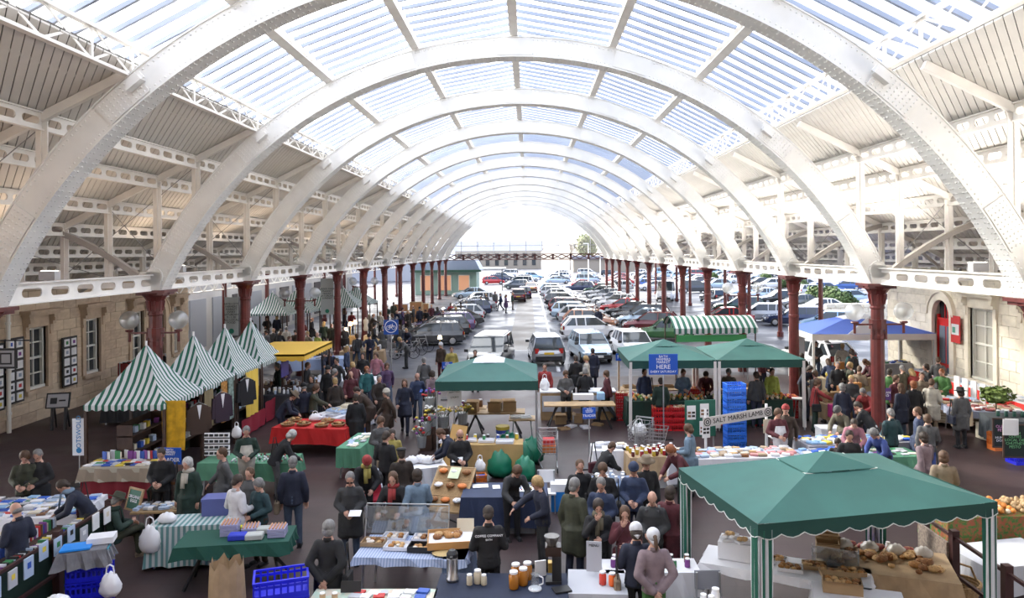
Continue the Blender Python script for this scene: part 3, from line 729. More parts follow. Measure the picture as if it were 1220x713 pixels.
# green kiosk and blue-grey roofed shed beyond the left columns
M_KG = mat('pale green boarding', (0.28, 0.40, 0.33), 0.6); M_KR = mat('blue grey roof sheet', (0.22, 0.28, 0.38), 0.5)
ks = at(560, 372); kk = empty('shop_building', (-12.2, 101, 0), 0, 'low green boarded shop with a blue-grey roof beyond the left columns', 'building')
MB().box(-3.4, 5, 0, 6, 0, 3.2).build('wall', M_KG, kk)
MB().prism([(-3.9, 3.3), (5.6, 3.3), (4.9, 4.7), (-3.2, 4.7)], -0.8, 6.5).build('roof', M_KR, kk)
MB().box(-3.9, 5.7, -1.0, -0.7, 3.1, 3.4).build('fascia', mat('dark green fascia', (0.03, 0.09, 0.06), 0.5), kk)
for i, x in enumerate((-2.6, 0.1, 2.6)):
    f = MB().box(x, x + 1.4, -0.06, 0.05, 0.6, 2.6).build('window', mat('lit shop window', (0.6, 0.3, 0.17), 0.3, emit=0.3), kk)
    MB().box(x - 0.08, x, -0.1, 0.02, 0.5, 2.7).box(x + 1.4, x + 1.48, -0.1, 0.02, 0.5, 2.7).box(x - .08, x + 1.48, -0.1, 0.02, 2.6, 2.7).build('window_frame', M_WFRAME, f)
kb = empty('warehouse', (-38, 150, 0), 0, 'pale warehouse with a low white gable far beyond the left columns', 'building')
MB().box(-16, 14, 0, 20, 0, 6).build('wall', mat('pale cladding', (0.35, 0.36, 0.4), 0.6), kb); MB().prism([(-17, 6), (15, 6), (-1, 10)], -0.5, 20).build('roof', mat('pale roof sheet', (0.62, 0.63, 0.66), 0.5), kb)
kb = empty('terrace_house', (-10, 240, 0), 0, 'distant pale terrace with a grey roof beyond the car park', 'building')
MB().box(-14, 14, 0, 9, 0, 6).build('wall', mat('distant stone', (0.32, 0.28, 0.23), 0.8), kb); MB().prism([(0, 6), (9, 6), (4.5, 9)], -14.5, 14.5, 'x').build('roof', mat('slate roof', (0.25, 0.26, 0.3), 0.7), kb)
for i in range(9): MB().box(-13 + i * 3, -11.8 + i * 3, -0.1, 0, 1.2, 3).box(-13 + i * 3, -11.8 + i * 3, -0.1, 0, 3.8, 5.2).build('window', M_WINGLASS, kb)
kb = empty('grey_shed', (24, 200, 0), 0, 'long dark roofed shed at the far right of the car park', 'building')
MB().box(-12, 12, 0, 9, 0, 3.4).build('wall', mat('distant stone', (0.32, 0.28, 0.23), 0.8), kb); MB().box(-12.5, 12.5, -0.5, 9.5, 3.4, 4.4).build('roof', mat('slate roof', (0.25, 0.26, 0.3), 0.7), kb)
# canopy shelter beyond the end arch
cs = empty('shelter', (-9.5, 112, 0), 0, 'flat white canopy shelter on posts left of the far road', 'shelter')
MB().box(-4, 6, -1.5, 1.5, 3.2, 3.4).build('roof', M_WFRAME, cs)
for x in (-3.6, 0.8, 5.4): MB().box(x, x + 0.12, -1.3, -1.18, 0, 3.2).build('post', M_DARK, cs)
# lamp posts
for i, (x, y) in enumerate([(9.5, 118), (5.5, 135), (14.5, 150)]):
    l = empty('lamp_post', (x, y, 0), 0, ['nearest white lamp post beyond the end screen', 'tall white lamp post in the middle of the far car park', 'farthest white lamp post at the right of the far car park'][i], 'lamp', 'lamp posts in the far car park')
    MB().cyl((0, 0, 0), (0, 0, 7), 0.12, 0.07).build('pole', M_WFRAME, l); MB().box(-0.8, 0.1, -0.12, 0.12, 6.9, 7.05).build('lamp_head', M_WFRAME, l)
# painted lines
ln = MB()
ln.box(1.32, 1.5, 36, 104, -0.004, 0.003)
for k in range(16): ln.cbox((3.6, 44 + k * 3.9, 0), (4.4, 0.1, 0.006), 0.5); ln.cbox((-8.5, 44 + k * 3.9, 0), (4.4, 0.1, 0.006), -0.5)
tag(ln.build('parking_lines', M_LINE), 'worn white parking lines on the wet road', kind='structure')
# paler patched strip along the middle of the aisle
MB().box(-1.3, 0.4, 44, 100, -0.004, 0.001).build('road_patch', floor_material('pale worn strip', (0.13, 0.115, 0.10), (0.11, 0.098, 0.088), 0.6, 0.42, 2.5, 3.0, spec=0.25))['kind'] = 'structure'
# ================================================================ people: pose prototypes, then every person is a copy
_jobs = []
def remesh_job(mb, name, voxel, m, dec=0.5, sm=4, extra=None):
    o = mb.build(name, m); md = o.modifiers.new('r', 'REMESH'); md.mode = 'VOXEL'; md.voxel_size = voxel
    md2 = o.modifiers.new('s', 'SMOOTH'); md2.factor = 0.5; md2.iterations = sm
    if dec < 1: md3 = o.modifiers.new('d', 'DECIMATE'); md3.ratio = dec
    _jobs.append((o, extra)); retire(o); return o
def run_jobs():
    dg = bpy.context.evaluated_depsgraph_get(); dg.update(); res = []
    for o, extra in _jobs:
        res.append((o, bpy.data.meshes.new_from_object(o.evaluated_get(dg)), extra))
    for o, me, extra in res:
        o.modifiers.clear()
        if extra:
            bm = bmesh.new(); bm.from_mesh(me); tmp = bpy.data.meshes.new('t'); tmp.from_pydata(extra.v, [], extra.f); bm.from_mesh(tmp)
            bm.to_mesh(me); bm.free(); bpy.data.meshes.remove(tmp)
        me.polygons.foreach_set('use_smooth', [True] * len(me.polygons)); o.data = me
    _jobs.clear()
V = Vector
def chain(mb, pts, n=10, sec=None):
    """chain of ellipsoids along a spine: pts = [(point, rx, ry)]"""
    for i in range(len(pts) - 1):
        (p, a, b), (q, c, d) = pts[i], pts[i + 1]; p, q = V(p), V(q); L = (q - p).length; k = max(2, int(L / 0.045)); ax = (q - p).normalized()
        M = V((0, 0, 1)).rotation_difference(ax).to_matrix()
        for j in range(k + 1):
            t = j / k; mb.ball(p.lerp(q, t), (a + (c - a) * t, b + (d - b) * t, 0.07), n, 6, M)
def limb(mb, pts, n=9):
    for i in range(len(pts) - 1):
        (p, a), (q, b) = pts[i], pts[i + 1]; mb.cyl(p, q, a, b, n)
    for (p, a) in pts: mb.ball(p, a, n, 6)
def hand(mb, wr, el, curl=0.5, side=1, r=1.0):
    """palm, four unequal bent fingers and a thumb from the side of the palm"""
    wr, el = V(wr), V(el); d = (wr - el).normalized(); s = d.cross(V((0, 1, 0.2))).normalized(); nrm = s.cross(d).normalized()
    if side < 0: s = -s
    c = wr + d * 0.05
    M = Matrix((s, nrm, d)).transposed()
    mb.ball(c, (0.042 * r, 0.018 * r, 0.055 * r), 8, 6, M); mb.cyl(wr - d * 0.03, wr + d * 0.03, 0.026, 0.028, 8)
    for k, ln in enumerate((0.066, 0.076, 0.072, 0.056)):
        b = wr + d * 0.09 + s * (k - 1.5) * 0.020; d1 = (d + nrm * -curl * 0.5).normalized(); m_ = b + d1 * ln * 0.5; d2 = (d + nrm * -curl * 1.6).normalized()
        mb.tube([b - d * 0.02, m_, m_ + d2 * ln * 0.5], [0.0095, 0.0085, 0.007], 5)
    b = wr + d * 0.03 - s * 0.032; t1 = b + (d - s * 0.8).normalized() * 0.036; mb.tube([b, t1, t1 + (d - nrm * curl).normalized() * 0.032], [0.012, 0.010, 0.008], 5)
def hframe(pitch=0, yaw=0): return Matrix.Rotation(yaw, 3, 'Z') @ Matrix.Rotation(-pitch, 3, 'X')
BASE = dict(pel=(0, 0, .95), waist=(0, 0, 1.1), ch=(0, 0, 1.32), nk=(0, -.01, 1.47), hd=(0, .03, 1.62), pitch=0.1, yaw=0,
            arms=[((.162, 0, 1.385), (.24, -.03, 1.12), (.24, .04, .87)), ((-.162, 0, 1.385), (-.24, -.03, 1.12), (-.24, .05, .87))],
            legs=[((.09, 0, .93), (.10, .02, .50), (.11, 0, .08)), ((-.09, 0, .93), (-.10, .02, .50), (-.11, -.02, .08))], toe=[(.03, 1), (-.03, 1)])
def P_(**k): d = dict(BASE); d.update(k); return d
POSES = {
 'stand': P_(),
 'front': P_(pitch=.5, arms=[((.162, 0, 1.385), (.25, -.02, 1.14), (.09, .27, 1.08)), ((-.162, 0, 1.385), (-.25, -.02, 1.14), (-.07, .28, 1.05))]),
 'behind': P_(pitch=.2, arms=[((.162, 0, 1.385), (.27, -.12, 1.14), (.05, -.2, .92)), ((-.162, 0, 1.385), (-.27, -.12, 1.14), (-.04, -.21, .9))]),
 'walk': P_(arms=[((.162, 0, 1.385), (.24, .06, 1.13), (.22, .24, .97)), ((-.162, 0, 1.385), (-.24, -.12, 1.15), (-.23, -.16, .9))],
            legs=[((.09, 0, .92), (.10, -.02, .5), (.10, -.3, .13)), ((-.09, 0, .92), (-.10, .22, .54), (-.10, .30, .08))]),
 'lean': P_(pel=(0, -.06, .94), waist=(0, 0, 1.08), ch=(0, .16, 1.25), nk=(0, .25, 1.37), hd=(0, .34, 1.48), pitch=.8,
            arms=[((.162, .19, 1.28), (.25, .27, 1.04), (.16, .47, .93)), ((-.162, .19, 1.28), (-.25, .27, 1.04), (-.1, .46, .92))],
            legs=[((.09, -.06, .92), (.10, -.02, .50), (.11, -.02, .08)), ((-.09, -.06, .92), (-.10, .02, .50), (-.11, .0, .08))]),
 'stoop': P_(pel=(0, -.16, .92), waist=(0, -.02, 1.02), ch=(0, .24, 1.08), nk=(0, .4, 1.12), hd=(0, .53, 1.14), pitch=1.2,
            arms=[((.162, .3, 1.05), (.23, .4, .82), (.15, .55, .72)), ((-.162, .3, 1.05), (-.23, .4, .82), (-.1, .56, .74))],
            legs=[((.09, -.14, .9), (.11, .0, .50), (.12, -.1, .08)), ((-.09, -.14, .9), (-.11, .06, .50), (-.12, .06, .08))]),
 'reach': P_(ch=(0, .04, 1.31), nk=(0, .05, 1.46), hd=(0, .10, 1.60), pitch=.45,
            arms=[((.162, .05, 1.375), (.24, .27, 1.24), (.14, .5, 1.12)), ((-.162, .03, 1.375), (-.25, .03, 1.14), (-.14, .26, 1.02))]),
 'eat': P_(pitch=.25, arms=[((.162, 0, 1.385), (.24, .1, 1.16), (.06, .19, 1.44)), ((-.162, 0, 1.385), (-.25, .02, 1.14), (-.02, .26, 1.14))]),
 'sit': P_(pel=(0, 0, .53), waist=(0, .01, .68), ch=(0, .05, .9), nk=(0, .06, 1.05), hd=(0, .11, 1.20), pitch=.3,
            arms=[((.162, .04, .965), (.25, .1, .73), (.12, .33, .68)), ((-.162, .04, .965), (-.25, .1, .73), (-.1, .33, .68))],
            legs=[((.09, 0, .52), (.13, .43, .50), (.13, .42, .08)), ((-.09, 0, .52), (-.13, .43, .50), (-.13, .38, .08))]),
 'cross': P_(pel=(0, 0, .53), waist=(0, -.01, .68), ch=(0, .0, .9), nk=(0, .02, 1.05), hd=(0, .08, 1.19), pitch=.5, yaw=.3,
            arms=[((.162, .0, .965), (.26, .06, .73), (.08, .3, .76)), ((-.162, .0, .965), (-.25, .1, .73), (-.02, .34, .72))],
            legs=[((.09, 0, .53), (.02, .46, .62), (-.22, .62, .26)), ((-.09, 0, .52), (-.10, .43, .50), (-.08, .46, .08))], toe=[(-.3, 1), (0, 1)]),
 'push': P_(ch=(0, .05, 1.31), nk=(0, .06, 1.46), hd=(0, .11, 1.60), pitch=.2,
            arms=[((.162, .05, 1.375), (.26, .12, 1.14), (.2, .42, 1.06)), ((-.162, .05, 1.375), (-.26, .12, 1.14), (-.2, .42, 1.06))]),
}
SKIN = mat('skin', (0.46, 0.26, 0.19), 0.55); CLOTH0 = mat('dark cloth', (0.03, 0.03, 0.035), 0.8)
PP = {}; RECTS = []
def build_pose(k, D):
    r = {}
    b = MB(); M = hframe(D['pitch'], D['yaw']); h = V(D['hd'])
    b.ball(h + M @ V((0, 0, .02)), (.078, .10, .106), 14, 10, M); b.ball(h + M @ V((0, .028, -.055)), (.054, .062, .06), 12, 8, M)
    b.ball(h + M @ V((0, .099, -.012)), (.014, .02, .024), 6, 5, M); b.ball(h + M @ V((0, .088, .016)), (.044, .012, .012), 8, 5, M)
    b.ball(h + M @ V((0, .086, -.055)), (.024, .012, .012), 8, 5, M); b.ball(h + M @ V((0, .075, -.095)), (.022, .02, .018), 8, 5, M)
    for sx in (-1, 1): b.ball(h + M @ V((sx * .076, -.005, -.005)), (.012, .02, .032), 6, 6, M)
    limb(b, [(D['nk'], .058), (h + M @ V((0, -.02, -.06)), .052)])
    chain(b, [(D['pel'], .13, .10), (D['waist'], .125, .09), (D['ch'], .16, .10), (D['nk'], .09, .07)])
    for (s, e, w) in D['arms']: limb(b, [(s, .052), (e, .038), (w, .027)])
    for (p, q, w) in D['legs']: limb(b, [(p, .08), (q, .055), (w, .04)])
    ex = MB()
    for i, (s, e, w) in enumerate(D['arms']): hand(ex, w, e, 0.7, 1 if i == 0 else -1)
    r['body'] = remesh_job(b, 'body', 0.0125, SKIN, 0.35, 2, ex)
    def top(long, puff=1.0):
        t = MB(); pel, wa, ch, nk = V(D['pel']), V(D['waist']), V(D['ch']), V(D['nk']); e = 0.028 * puff
        chain(t, [(pel - (wa - pel) * 0.55, .172 + e, .134 + e), (wa, .142 + e, .105 + e), (ch, .155 + e, .11 + e), (ch.lerp(nk, .5), .125 + e, .088 + e), (nk - V((0, 0, .02)), .055 + e, .055 + e)])
        for (s, l, w) in D['arms']:
            limb(t, [(s, .052 + e), (l, .044 + e * .9), (V(l).lerp(V(w), .92), .036 + e * .8)])
        if long:
            for (p, q, w) in D['legs']: chain(t, [(V(p) + V((0, 0, .02)), .125 + e, .115 + e), (V(p).lerp(V(q), .85), .135 + e, .12 + e)])
            if D['pel'][2] > .8: chain(t, [(pel, .19 + e, .13 + e), (pel * 1 + V((0, 0, -.33)), .2 + e, .14 + e)])
        return remesh_job(t, 'coat' if long else 'jacket', 0.019, CLOTH0, 0.45, 4)
    r['jacket'] = top(False); r['coat'] = top(True) if k not in ('cross', 'stoop') else r['jacket']
    t = MB(); chain(t, [(V(D['pel']) + V((0, 0, .06)), .145, .11), (V(D['pel']) - V((0, 0, .06)), .16, .12)])
    for (p, q, w) in D['legs']: limb(t, [(p, .098), (q, .072), (V(q).lerp(V(w), .95), .062)])
    r['trousers'] = remesh_job(t, 'trousers', 0.019, CLOTH0, 0.45, 3)
    t = MB()
    for i, (p, q, w) in enumerate(D['legs']):
        w = V(w); tx, ty = D['toe'][i]; f = V((tx, ty, 0)).normalized(); dn = -w.z + .035 if w.z < .12 else -.06
        t.ball(w + V((0, 0, dn + .02)) - f * .02, (.045, .06, .06), 8, 6); t.ball(w + f * .09 + V((0, 0, dn)), (.045, .10, .04), 8, 6, Matrix.Rotation(math.atan2(-f.x, f.y), 3, 'Z')); t.cbox(w + f * .06 + V((0, 0, dn - .025)), (.085, .25, .02), math.atan2(-f.x, f.y))
    r['shoes'] = retire(t.build('shoes', CLOTH0, smooth=True))
    PP[k] = r
for k, D in POSES.items(): build_pose(k, D)
run_jobs()
# head pieces, in the frame of the head
HM = mat('hair', (0.06, 0.04, 0.03), 0.7)
def hp(name, fn, m=HM, **k):
    mb = MB(); fn(mb); return retire(mb.build(name, m, smooth=True))
HAIR = {
 'short': hp('hair', lambda b: b.ball((0, -.018, .036), (.084, .098, .098), 14, 10).ball((0, -.06, -.02), (.07, .05, .07), 10, 8)),
 'long': hp('hair', lambda b: b.ball((0, -.02, .036), (.09, .102, .10), 14, 10).ball((0, -.06, -.08), (.09, .06, .15), 12, 8).ball((.072, -.01, -.05), (.02, .04, .10), 8, 6).ball((-.072, -.01, -.05), (.02, .04, .10), 8, 6)),
 'bob': hp('hair', lambda b: b.ball((0, -.018, .034), (.094, .106, .102), 14, 10).ball((0, -.045, -.03), (.092, .07, .085), 12, 8)),
 'bald': hp('hair', lambda b: b.ball((0, -.03, -.025), (.080, .078, .045), 12, 8)),
 'pony': hp('hair', lambda b: b.ball((0, -.018, .034), (.084, .100, .098), 14, 10).ball((0, -.12, .03), (.03, .035, .03), 8, 6).ball((.0, -.15, -.05), (.03, .03, .10), 8, 6)),
}
HATS = {
 'beanie': hp('beanie', lambda b: b.ball((0, -.015, .065), (.092, .106, .095), 14, 8).lathe([(.092, 0), (.1, .01), (.1, .04), (.092, .05)], 14, (0, -.012, .03), 1, 1.12)),
 'cap': hp('flat_cap', lambda b: b.ball((0, .0, .085), (.1, .125, .045), 14, 8).ball((0, .10, .07), (.07, .05, .012), 10, 5)),
 'brim': hp('brimmed_hat', lambda b: b.lathe([(.16, .0), (.17, .008), (.095, .02), (.09, .09), (.07, .11), (0.0, .115)], 18, (0, -.01, .05), 1, 1.1)),
 'scarf': hp('headscarf', lambda b: b.ball((0, -.02, .045), (.096, .108, .10), 14, 10).add([(-.09, -.05, .0), (.09, -.05, .0), (.0, -.16, -.12), (0, -.09, -.02)], [(0, 1, 2), (0, 3, 2), (1, 3, 2), (0, 1, 3)])),
 'hood': hp('hood', lambda b: b.ball((0, -.03, .02), (.11, .12, .13), 14, 10)),
}
P_eyes = hp('eyes', lambda b: b.ball((.032, .083, .0), (.013, .008, .008), 6, 4).ball((-.032, .083, .0), (.013, .008, .008), 6, 4), mat('eye', (0.03, 0.025, 0.02), 0.3))
P_lips = hp('mouth', lambda b: b.ball((0, .096, -.055), (.024, .008, .007), 8, 4), mat('lips', (0.35, 0.12, 0.11), 0.5))
P_glass = hp('spectacles', lambda b: b.cbox((.033, .1, .002), (.045, .006, .03)).cbox((-.033, .1, .002), (.045, .006, .03)).cbox((.08, .04, .005), (.004, .13, .006)).cbox((-.08, .04, .005), (.004, .13, .006)), M_DARK)
P_scarf = hp('neck_scarf', lambda b: b.lathe([(.075, 0), (.11, .01), (.115, .04), (.10, .08), (.07, .09)], 12).cbox((.03, .14, -.14), (.08, .03, .30), 0, .15).cbox((-.04, .14, -.09), (.07, .03, .2), 0, .15), CLOTH0)
P_collar = hp('collar', lambda b: b.lathe([(.085, -.03), (.075, .03), (.068, .035), (.06, 0)], 10), CLOTH0)
P_apron = hp('apron', lambda b: b.prism([(-.15, .48), (.15, .48), (.2, .95), (.12, 1.32), (-.12, 1.32), (-.2, .95)], .155, .165).cbox((0, 0, 1.0), (.40, .30, .03)), mat('white cotton', (0.75, 0.75, 0.78), 0.7))
P_pack = hp('backpack', lambda b: b.ball((0, -.23, 1.22), (.15, .10, .22), 10, 8).cbox((.1, -.05, 1.42), (.04, .3, .03)).cbox((-.1, -.05, 1.42), (.04, .3, .03)), mat('grey nylon', (0.12, 0.13, 0.15), 0.6))
CC = dict(black=(0.011,0.011,0.013), navy=(0.015,0.019,0.04), dgrey=(0.036,0.037,0.039), grey=(0.087,0.087,0.089), lgrey=(0.199,0.199,0.204), white=(0.578,0.578,0.603), cream=(0.468,0.437,0.375), brown=(0.051,0.032,0.022), dbrown=(0.026,0.018,0.014), tan=(0.197,0.149,0.1), olive=(0.043,0.046,0.027), dgreen=(0.013,0.033,0.024), green=(0.065,0.176,0.05), teal=(0.026,0.128,0.137), blue=(0.04,0.069,0.244), dblue=(0.026,0.04,0.089), sky=(0.144,0.212,0.289), jeans=(0.052,0.077,0.125), red=(0.293,0.036,0.036), maroon=(0.087,0.017,0.024), pink=(0.35,0.147,0.185), mauve=(0.214,0.156,0.17), purple=(0.086,0.047,0.115), yellow=(0.353,0.295,0.077), orange=(0.328,0.135,0.058), darkteal=(0.016,0.046,0.055), khaki=(0.118,0.104,0.07), hivis=(0.354,0.426,0.088))
HC = dict(black=(.015, .012, .01), dark=(.035, .022, .015), brown=(.09, .045, .022), blond=(.42, .28, .12), grey=(.2, .195, .19), white=(.45, .45, .43), red=(.28, .09, .03))
def cm(n): return mat('cloth ' + n, CC[n], 0.82, var=0.25, scale=7, bump=0.9)
def hm_(n): return mat('hair ' + n, HC[n], 0.65, var=0.3, scale=30)
def person(px, py, face, pose, top, bot, lab, hair='short', hc='dark', hat=None, hatc='black', s=1.0, coat=False, scarf=None, apron=None, pack=None, glasses=False, group=None, loc=None, skin=None, shoe='black', cat='person'):
    D = POSES[pose]; h = V(D['hd'])
    if loc is None:
        g = at(px, py, h.z * s); off = Matrix.Rotation(R(face), 3, 'Z') @ (V((h.x, h.y, 0)) * s); g = V((g.x - off.x, g.y - off.y, 0))
    else: g = V(loc)
    for (cx, cy_, rz_, w_, d_) in RECTS:      # nobody stands inside a table or a column
        dx, dy = g.x - cx, g.y - cy_; u = dx * math.cos(rz_) + dy * math.sin(rz_); v = -dx * math.sin(rz_) + dy * math.cos(rz_)
        pu, pv = w_ / 2 + .17 - abs(u), d_ / 2 + .17 - abs(v)
        if pu > 0 and pv > 0:
            if pv <= pu: v = math.copysign(d_ / 2 + .17, v)
            else: u = math.copysign(w_ / 2 + .17, u)
            g = V((cx + u * math.cos(rz_) - v * math.sin(rz_), cy_ + u * math.sin(rz_) + v * math.cos(rz_), 0))
    e = empty('person', g, R(face), lab, cat, group or 'people at the market'); e.scale = (s,) * 3
    pr = PP[pose]; inst(pr['body'], e, m=mat('skin ' + skin, {'dark': (.14, .07, .045), 'tan': (.4, .22, .15)}[skin], .55) if skin else None)
    inst(pr['coat' if coat else 'jacket'], e, m=cm(top)); inst(pr['trousers'], e, m=cm(bot)); inst(pr['shoes'], e, m=cm(shoe))
    M = hframe(D['pitch'], D['yaw']).to_euler()
    def hd(src, m=None): return inst(src, e, h, rot=M, m=m, scale=1.06)
    if hair: hd(HAIR[hair], hm_(hc))
    if hat: hd(HATS[hat], cm(hatc))
    if g.y < 30: hd(P_eyes); hd(P_lips)
    if glasses: hd(P_glass)
    inst(P_collar, e, V(D['nk']), rot=(-D['pitch'] * .6, 0, 0), m=cm(top))
    if scarf: inst(P_scarf, e, V(D['nk']) - V((0, 0, .03)), m=cm(scarf))
    if apron: inst(P_apron, e, m=cm(apron))
    if pack: inst(P_pack, e, m=cm(pack))
    return e
# ================================================================ cars
M_TYRE = mat('tyre rubber', (0.012, 0.012, 0.013), 0.8); M_HUB = mat('silver wheel', (0.45, 0.46, 0.48), 0.3, metal=0.6)
M_CGLASS = mat('dark car glass', (0.03, 0.04, 0.05), 0.04, coat=0.5); M_TAIL = mat('red tail lamp', (0.35, 0.01, 0.01), 0.25); M_HEAD = mat('clear headlamp', (0.7, 0.72, 0.75), 0.12)
M_BUMP = mat('black plastic bumper', (0.02, 0.02, 0.022), 0.6); M_PY = mat('yellow number plate', (0.62, 0.42, 0.03), 0.5); M_PW = mat('white number plate', (0.7, 0.7, 0.7), 0.5)
def paint(n):
    c = dict(silver=(.42, .43, .45), white=(.72, .73, .76), black=(.012, .013, .016), dblue=(.012, .022, .07), blue=(.03, .09, .3), sky=(.25, .42, .6), red=(.42, .012, .015), maroon=(.13, .012, .02), green=(.04, .14, .04), dgreen=(.012, .05, .03), grey=(.12, .125, .135), champ=(.5, .4, .3), orange=(.42, .2, .12), lblue=(.36, .47, .58), purple=(.10, .06, .16), dgrey=(.05, .052, .058))[n]
    m = mat('car paint ' + n, c, 0.28, metal=0.35 if n not in ('white', 'red', 'green') else 0.0, coat=1.0); return m
def car_proto(kind):
    """faces +x, wheels on the ground"""
    L, W, belt, H = dict(hatch=(4.1, 1.72, .93, 1.48), estate=(4.6, 1.76, .93, 1.46), saloon=(4.5, 1.76, .92, 1.42), mpv=(4.5, 1.82, 1.05, 1.75), van=(5.0, 1.95, 1.2, 2.3), classic=(4.1, 1.5, .85, 1.35))[kind]
    x0, x1 = -L / 2, L / 2
    rf = dict(hatch=(-1.95, -1.45, 0.25, 1.0), estate=(-2.2, -1.85, 0.1, 0.9), saloon=(-1.75, -.95, 0.15, 0.95), mpv=(-2.1, -1.85, 0.5, 1.5), van=(-2.48, -2.4, 1.25, 1.85), classic=(-1.5, -1.0, 0.0, .5))[kind]   # belt rear, roof rear, roof front, belt front
    e = empty('car_proto')
    # body: stations along x with section (half width, sill z, shoulder z)
    hood = belt - 0.08; tail = belt if kind in ('saloon', 'classic') else belt
    st = [(x0, .62, .38, .66), (x0 + .06, .8, .30, .80), (x0 + .3, .96, .24, tail - .02), (rf[0] + .05, 1, .2, tail), (0, 1, .19, belt), (rf[3], 1, .2, belt), (rf[3] + .25, .98, .21, hood), (x1 - .35, .93, .24, hood - .10), (x1 - .08, .80, .30, hood - .22), (x1, .66, .36, .56)]
    mb = MB(); vs = []; n = 8
    for (x, wf, zb, zt) in st:
        w = W / 2 * wf
        vs += [(x, -w * .9, zb), (x, -w, zb + .12), (x, -w, (zb + zt) / 2 + .1), (x, -w * .9, zt), (x, w * .9, zt), (x, w, (zb + zt) / 2 + .1), (x, w, zb + .12), (x, w * .9, zb)]
    fs = []
    for i in range(len(st) - 1):
        for k in range(n): a, b = i * n + k, i * n + (k + 1) % n; fs.append((a, b, b + n, a + n))
    fs += [tuple(range(n - 1, -1, -1)), tuple((len(st) - 1) * n + k for k in range(n))]
    mb.add(vs, fs); mb.build('body', paint('silver'), e, smooth=False)
    # greenhouse glass
    wb, wt = W / 2 * .9, W / 2 * .72
    if kind in ('van', 'mpv'): wt = W / 2 * .82
    zt = H - .05
    g = [(rf[0], wb, belt - .03), (rf[1], wt, zt), (rf[2], wt, zt), (rf[3], wb, belt - .03)]
    mb = MB(); vs = [(x, -w, z) for x, w, z in g] + [(x, w, z) for x, w, z in g]
    mb.add(vs, [(0, 1, 2, 3), (7, 6, 5, 4), (0, 4, 5, 1), (1, 5, 6, 2), (2, 6, 7, 3), (0, 3, 7, 4)]); mb.build('windows', M_CGLASS, e)
    mb = MB(); r0, r1 = rf[1] - .04, rf[2] + .04
    mb.add([(r0, -wt - .01, zt - .015), (r1, -wt - .01, zt - .015), (r1, wt + .01, zt - .015), (r0, wt + .01, zt - .015), (r0 + .15, -wt * .85, H), (r1 - .2, -wt * .85, H), (r1 - .2, wt * .85, H), (r0 + .15, wt * .85, H)],
           [(0, 3, 2, 1), (4, 5, 6, 7), (0, 1, 5, 4), (1, 2, 6, 5), (2, 3, 7, 6), (3, 0, 4, 7)])
    for sy in (-1, 1):   # pillars
        a = lambda x, z: (x, sy * (wb + (wt - wb) * (z - belt) / (zt - belt) + .012), z)
        mb.bar(a(rf[0], belt - .03), a(rf[1], zt), .1 if kind != 'hatch' else .16, .03, (0, 1, 0)); mb.bar(a(rf[3], belt - .03), a(rf[2], zt), .07, .03, (0, 1, 0))
        xm = (rf[1] + rf[2]) / 2 + .1; mb.bar(a(xm, belt - .03), a(xm - .03, zt), .07, .03, (0, 1, 0)); mb.bar(a(rf[1] + .35, belt - .03), a(rf[1] + .3, zt), .09, .03, (0, 1, 0))
        if kind == 'van': mb.cbox(((rf[0] + .3) / 2, sy * (wb + wt) / 2, (belt + zt) / 2), (abs(rf[0]) + .3, .1, zt - belt), 0, sy * .18)
    mb.build('roof', paint('silver'), e)
    mb = MB()
    mb.cbox((x0 + .03, 0, .42), (.16, W * .8, .2)).cbox((x1 - .04, 0, .38), (.16, W * .76, .2)); mb.build('bumper', M_BUMP, e)
    wr = .31 if kind != 'van' else .34
    for wx in (x0 + .78, x1 - .82):
        for sy in (-1, 1):
            w = MB().lathe([(wr - .05, -.1), (wr, -.07), (wr, .07), (wr - .05, .1)], 14)
            w.v = [(x, z, y) for (x, y, z) in w.v]; o = w.build('wheel', M_TYRE, e, loc=(wx, sy * (W / 2 - .1), wr))
            w = MB().lathe([(.06, -.115), (.19, -.105), (.2, .0), (.19, .105), (.06, .115)], 10); w.v = [(x, z, y) for (x, y, z) in w.v]; w.build('hub', M_HUB, o)
    for sy in (-1, 1):
        MB().cbox((x0 + .09, sy * W * .36, .78 if kind != 'van' else .9), (.1, .2, .26 if kind in ('hatch', 'estate', 'mpv', 'van') else .14), 0, 0, .1).build('tail_lamp', M_TAIL, e)
        MB().cbox((x1 - .13, sy * W * .33, hood - .27), (.14, .3, .13), 0, 0, .5).build('headlamp', M_HEAD, e)
        MB().cbox((rf[3] - .15, sy * (W / 2 + .06), belt + .05), (.12, .18, .13)).build('mirror', M_BUMP, e)
    MB().cbox((x0 + .0, 0, .66), (.03, .5, .11)).build('rear_plate', M_PY, e); MB().cbox((x1 + .03, 0, .42), (.03, .5, .11)).build('front_plate', M_PW, e)
    mb = MB().cbox((x1 - .06, 0, .55), (.12, W * .5, .1)); mb.build('grille', M_BUMP, e)
    retire(e); return e
CARS = {k: car_proto(k) for k in ('hatch', 'estate', 'saloon', 'mpv', 'van', 'classic')}
KN = dict(hatch='hatchback', estate='estate car', saloon='saloon', mpv='people carrier', van='van', classic='vintage saloon')
CN = dict(silver='silver', white='white', black='black', dblue='dark blue', blue='blue', sky='light blue', red='red', maroon='maroon', green='green', dgreen='dark green', grey='grey', champ='champagne', orange='pale orange', lblue='silver-blue', purple='dark purple', dgrey='dark grey')
def car(kind, c, x, y, rz, where, group='cars parked in the car park'):
    p = paint(c); r = dup(CARS[kind], (x, y, 0), rz, CN[c] + ' ' + KN[kind] + ' ' + where, 'car', group, over={'body': p, 'roof': p})
    r.name = 'van' if kind == 'van' else 'car'; return r
def car_px(kind, c, px, py, rz, where, z=0.0, **k):
    p = at(px, py, z); return car(kind, c, p.x, p.y, rz, where, **k)
A = R(22)
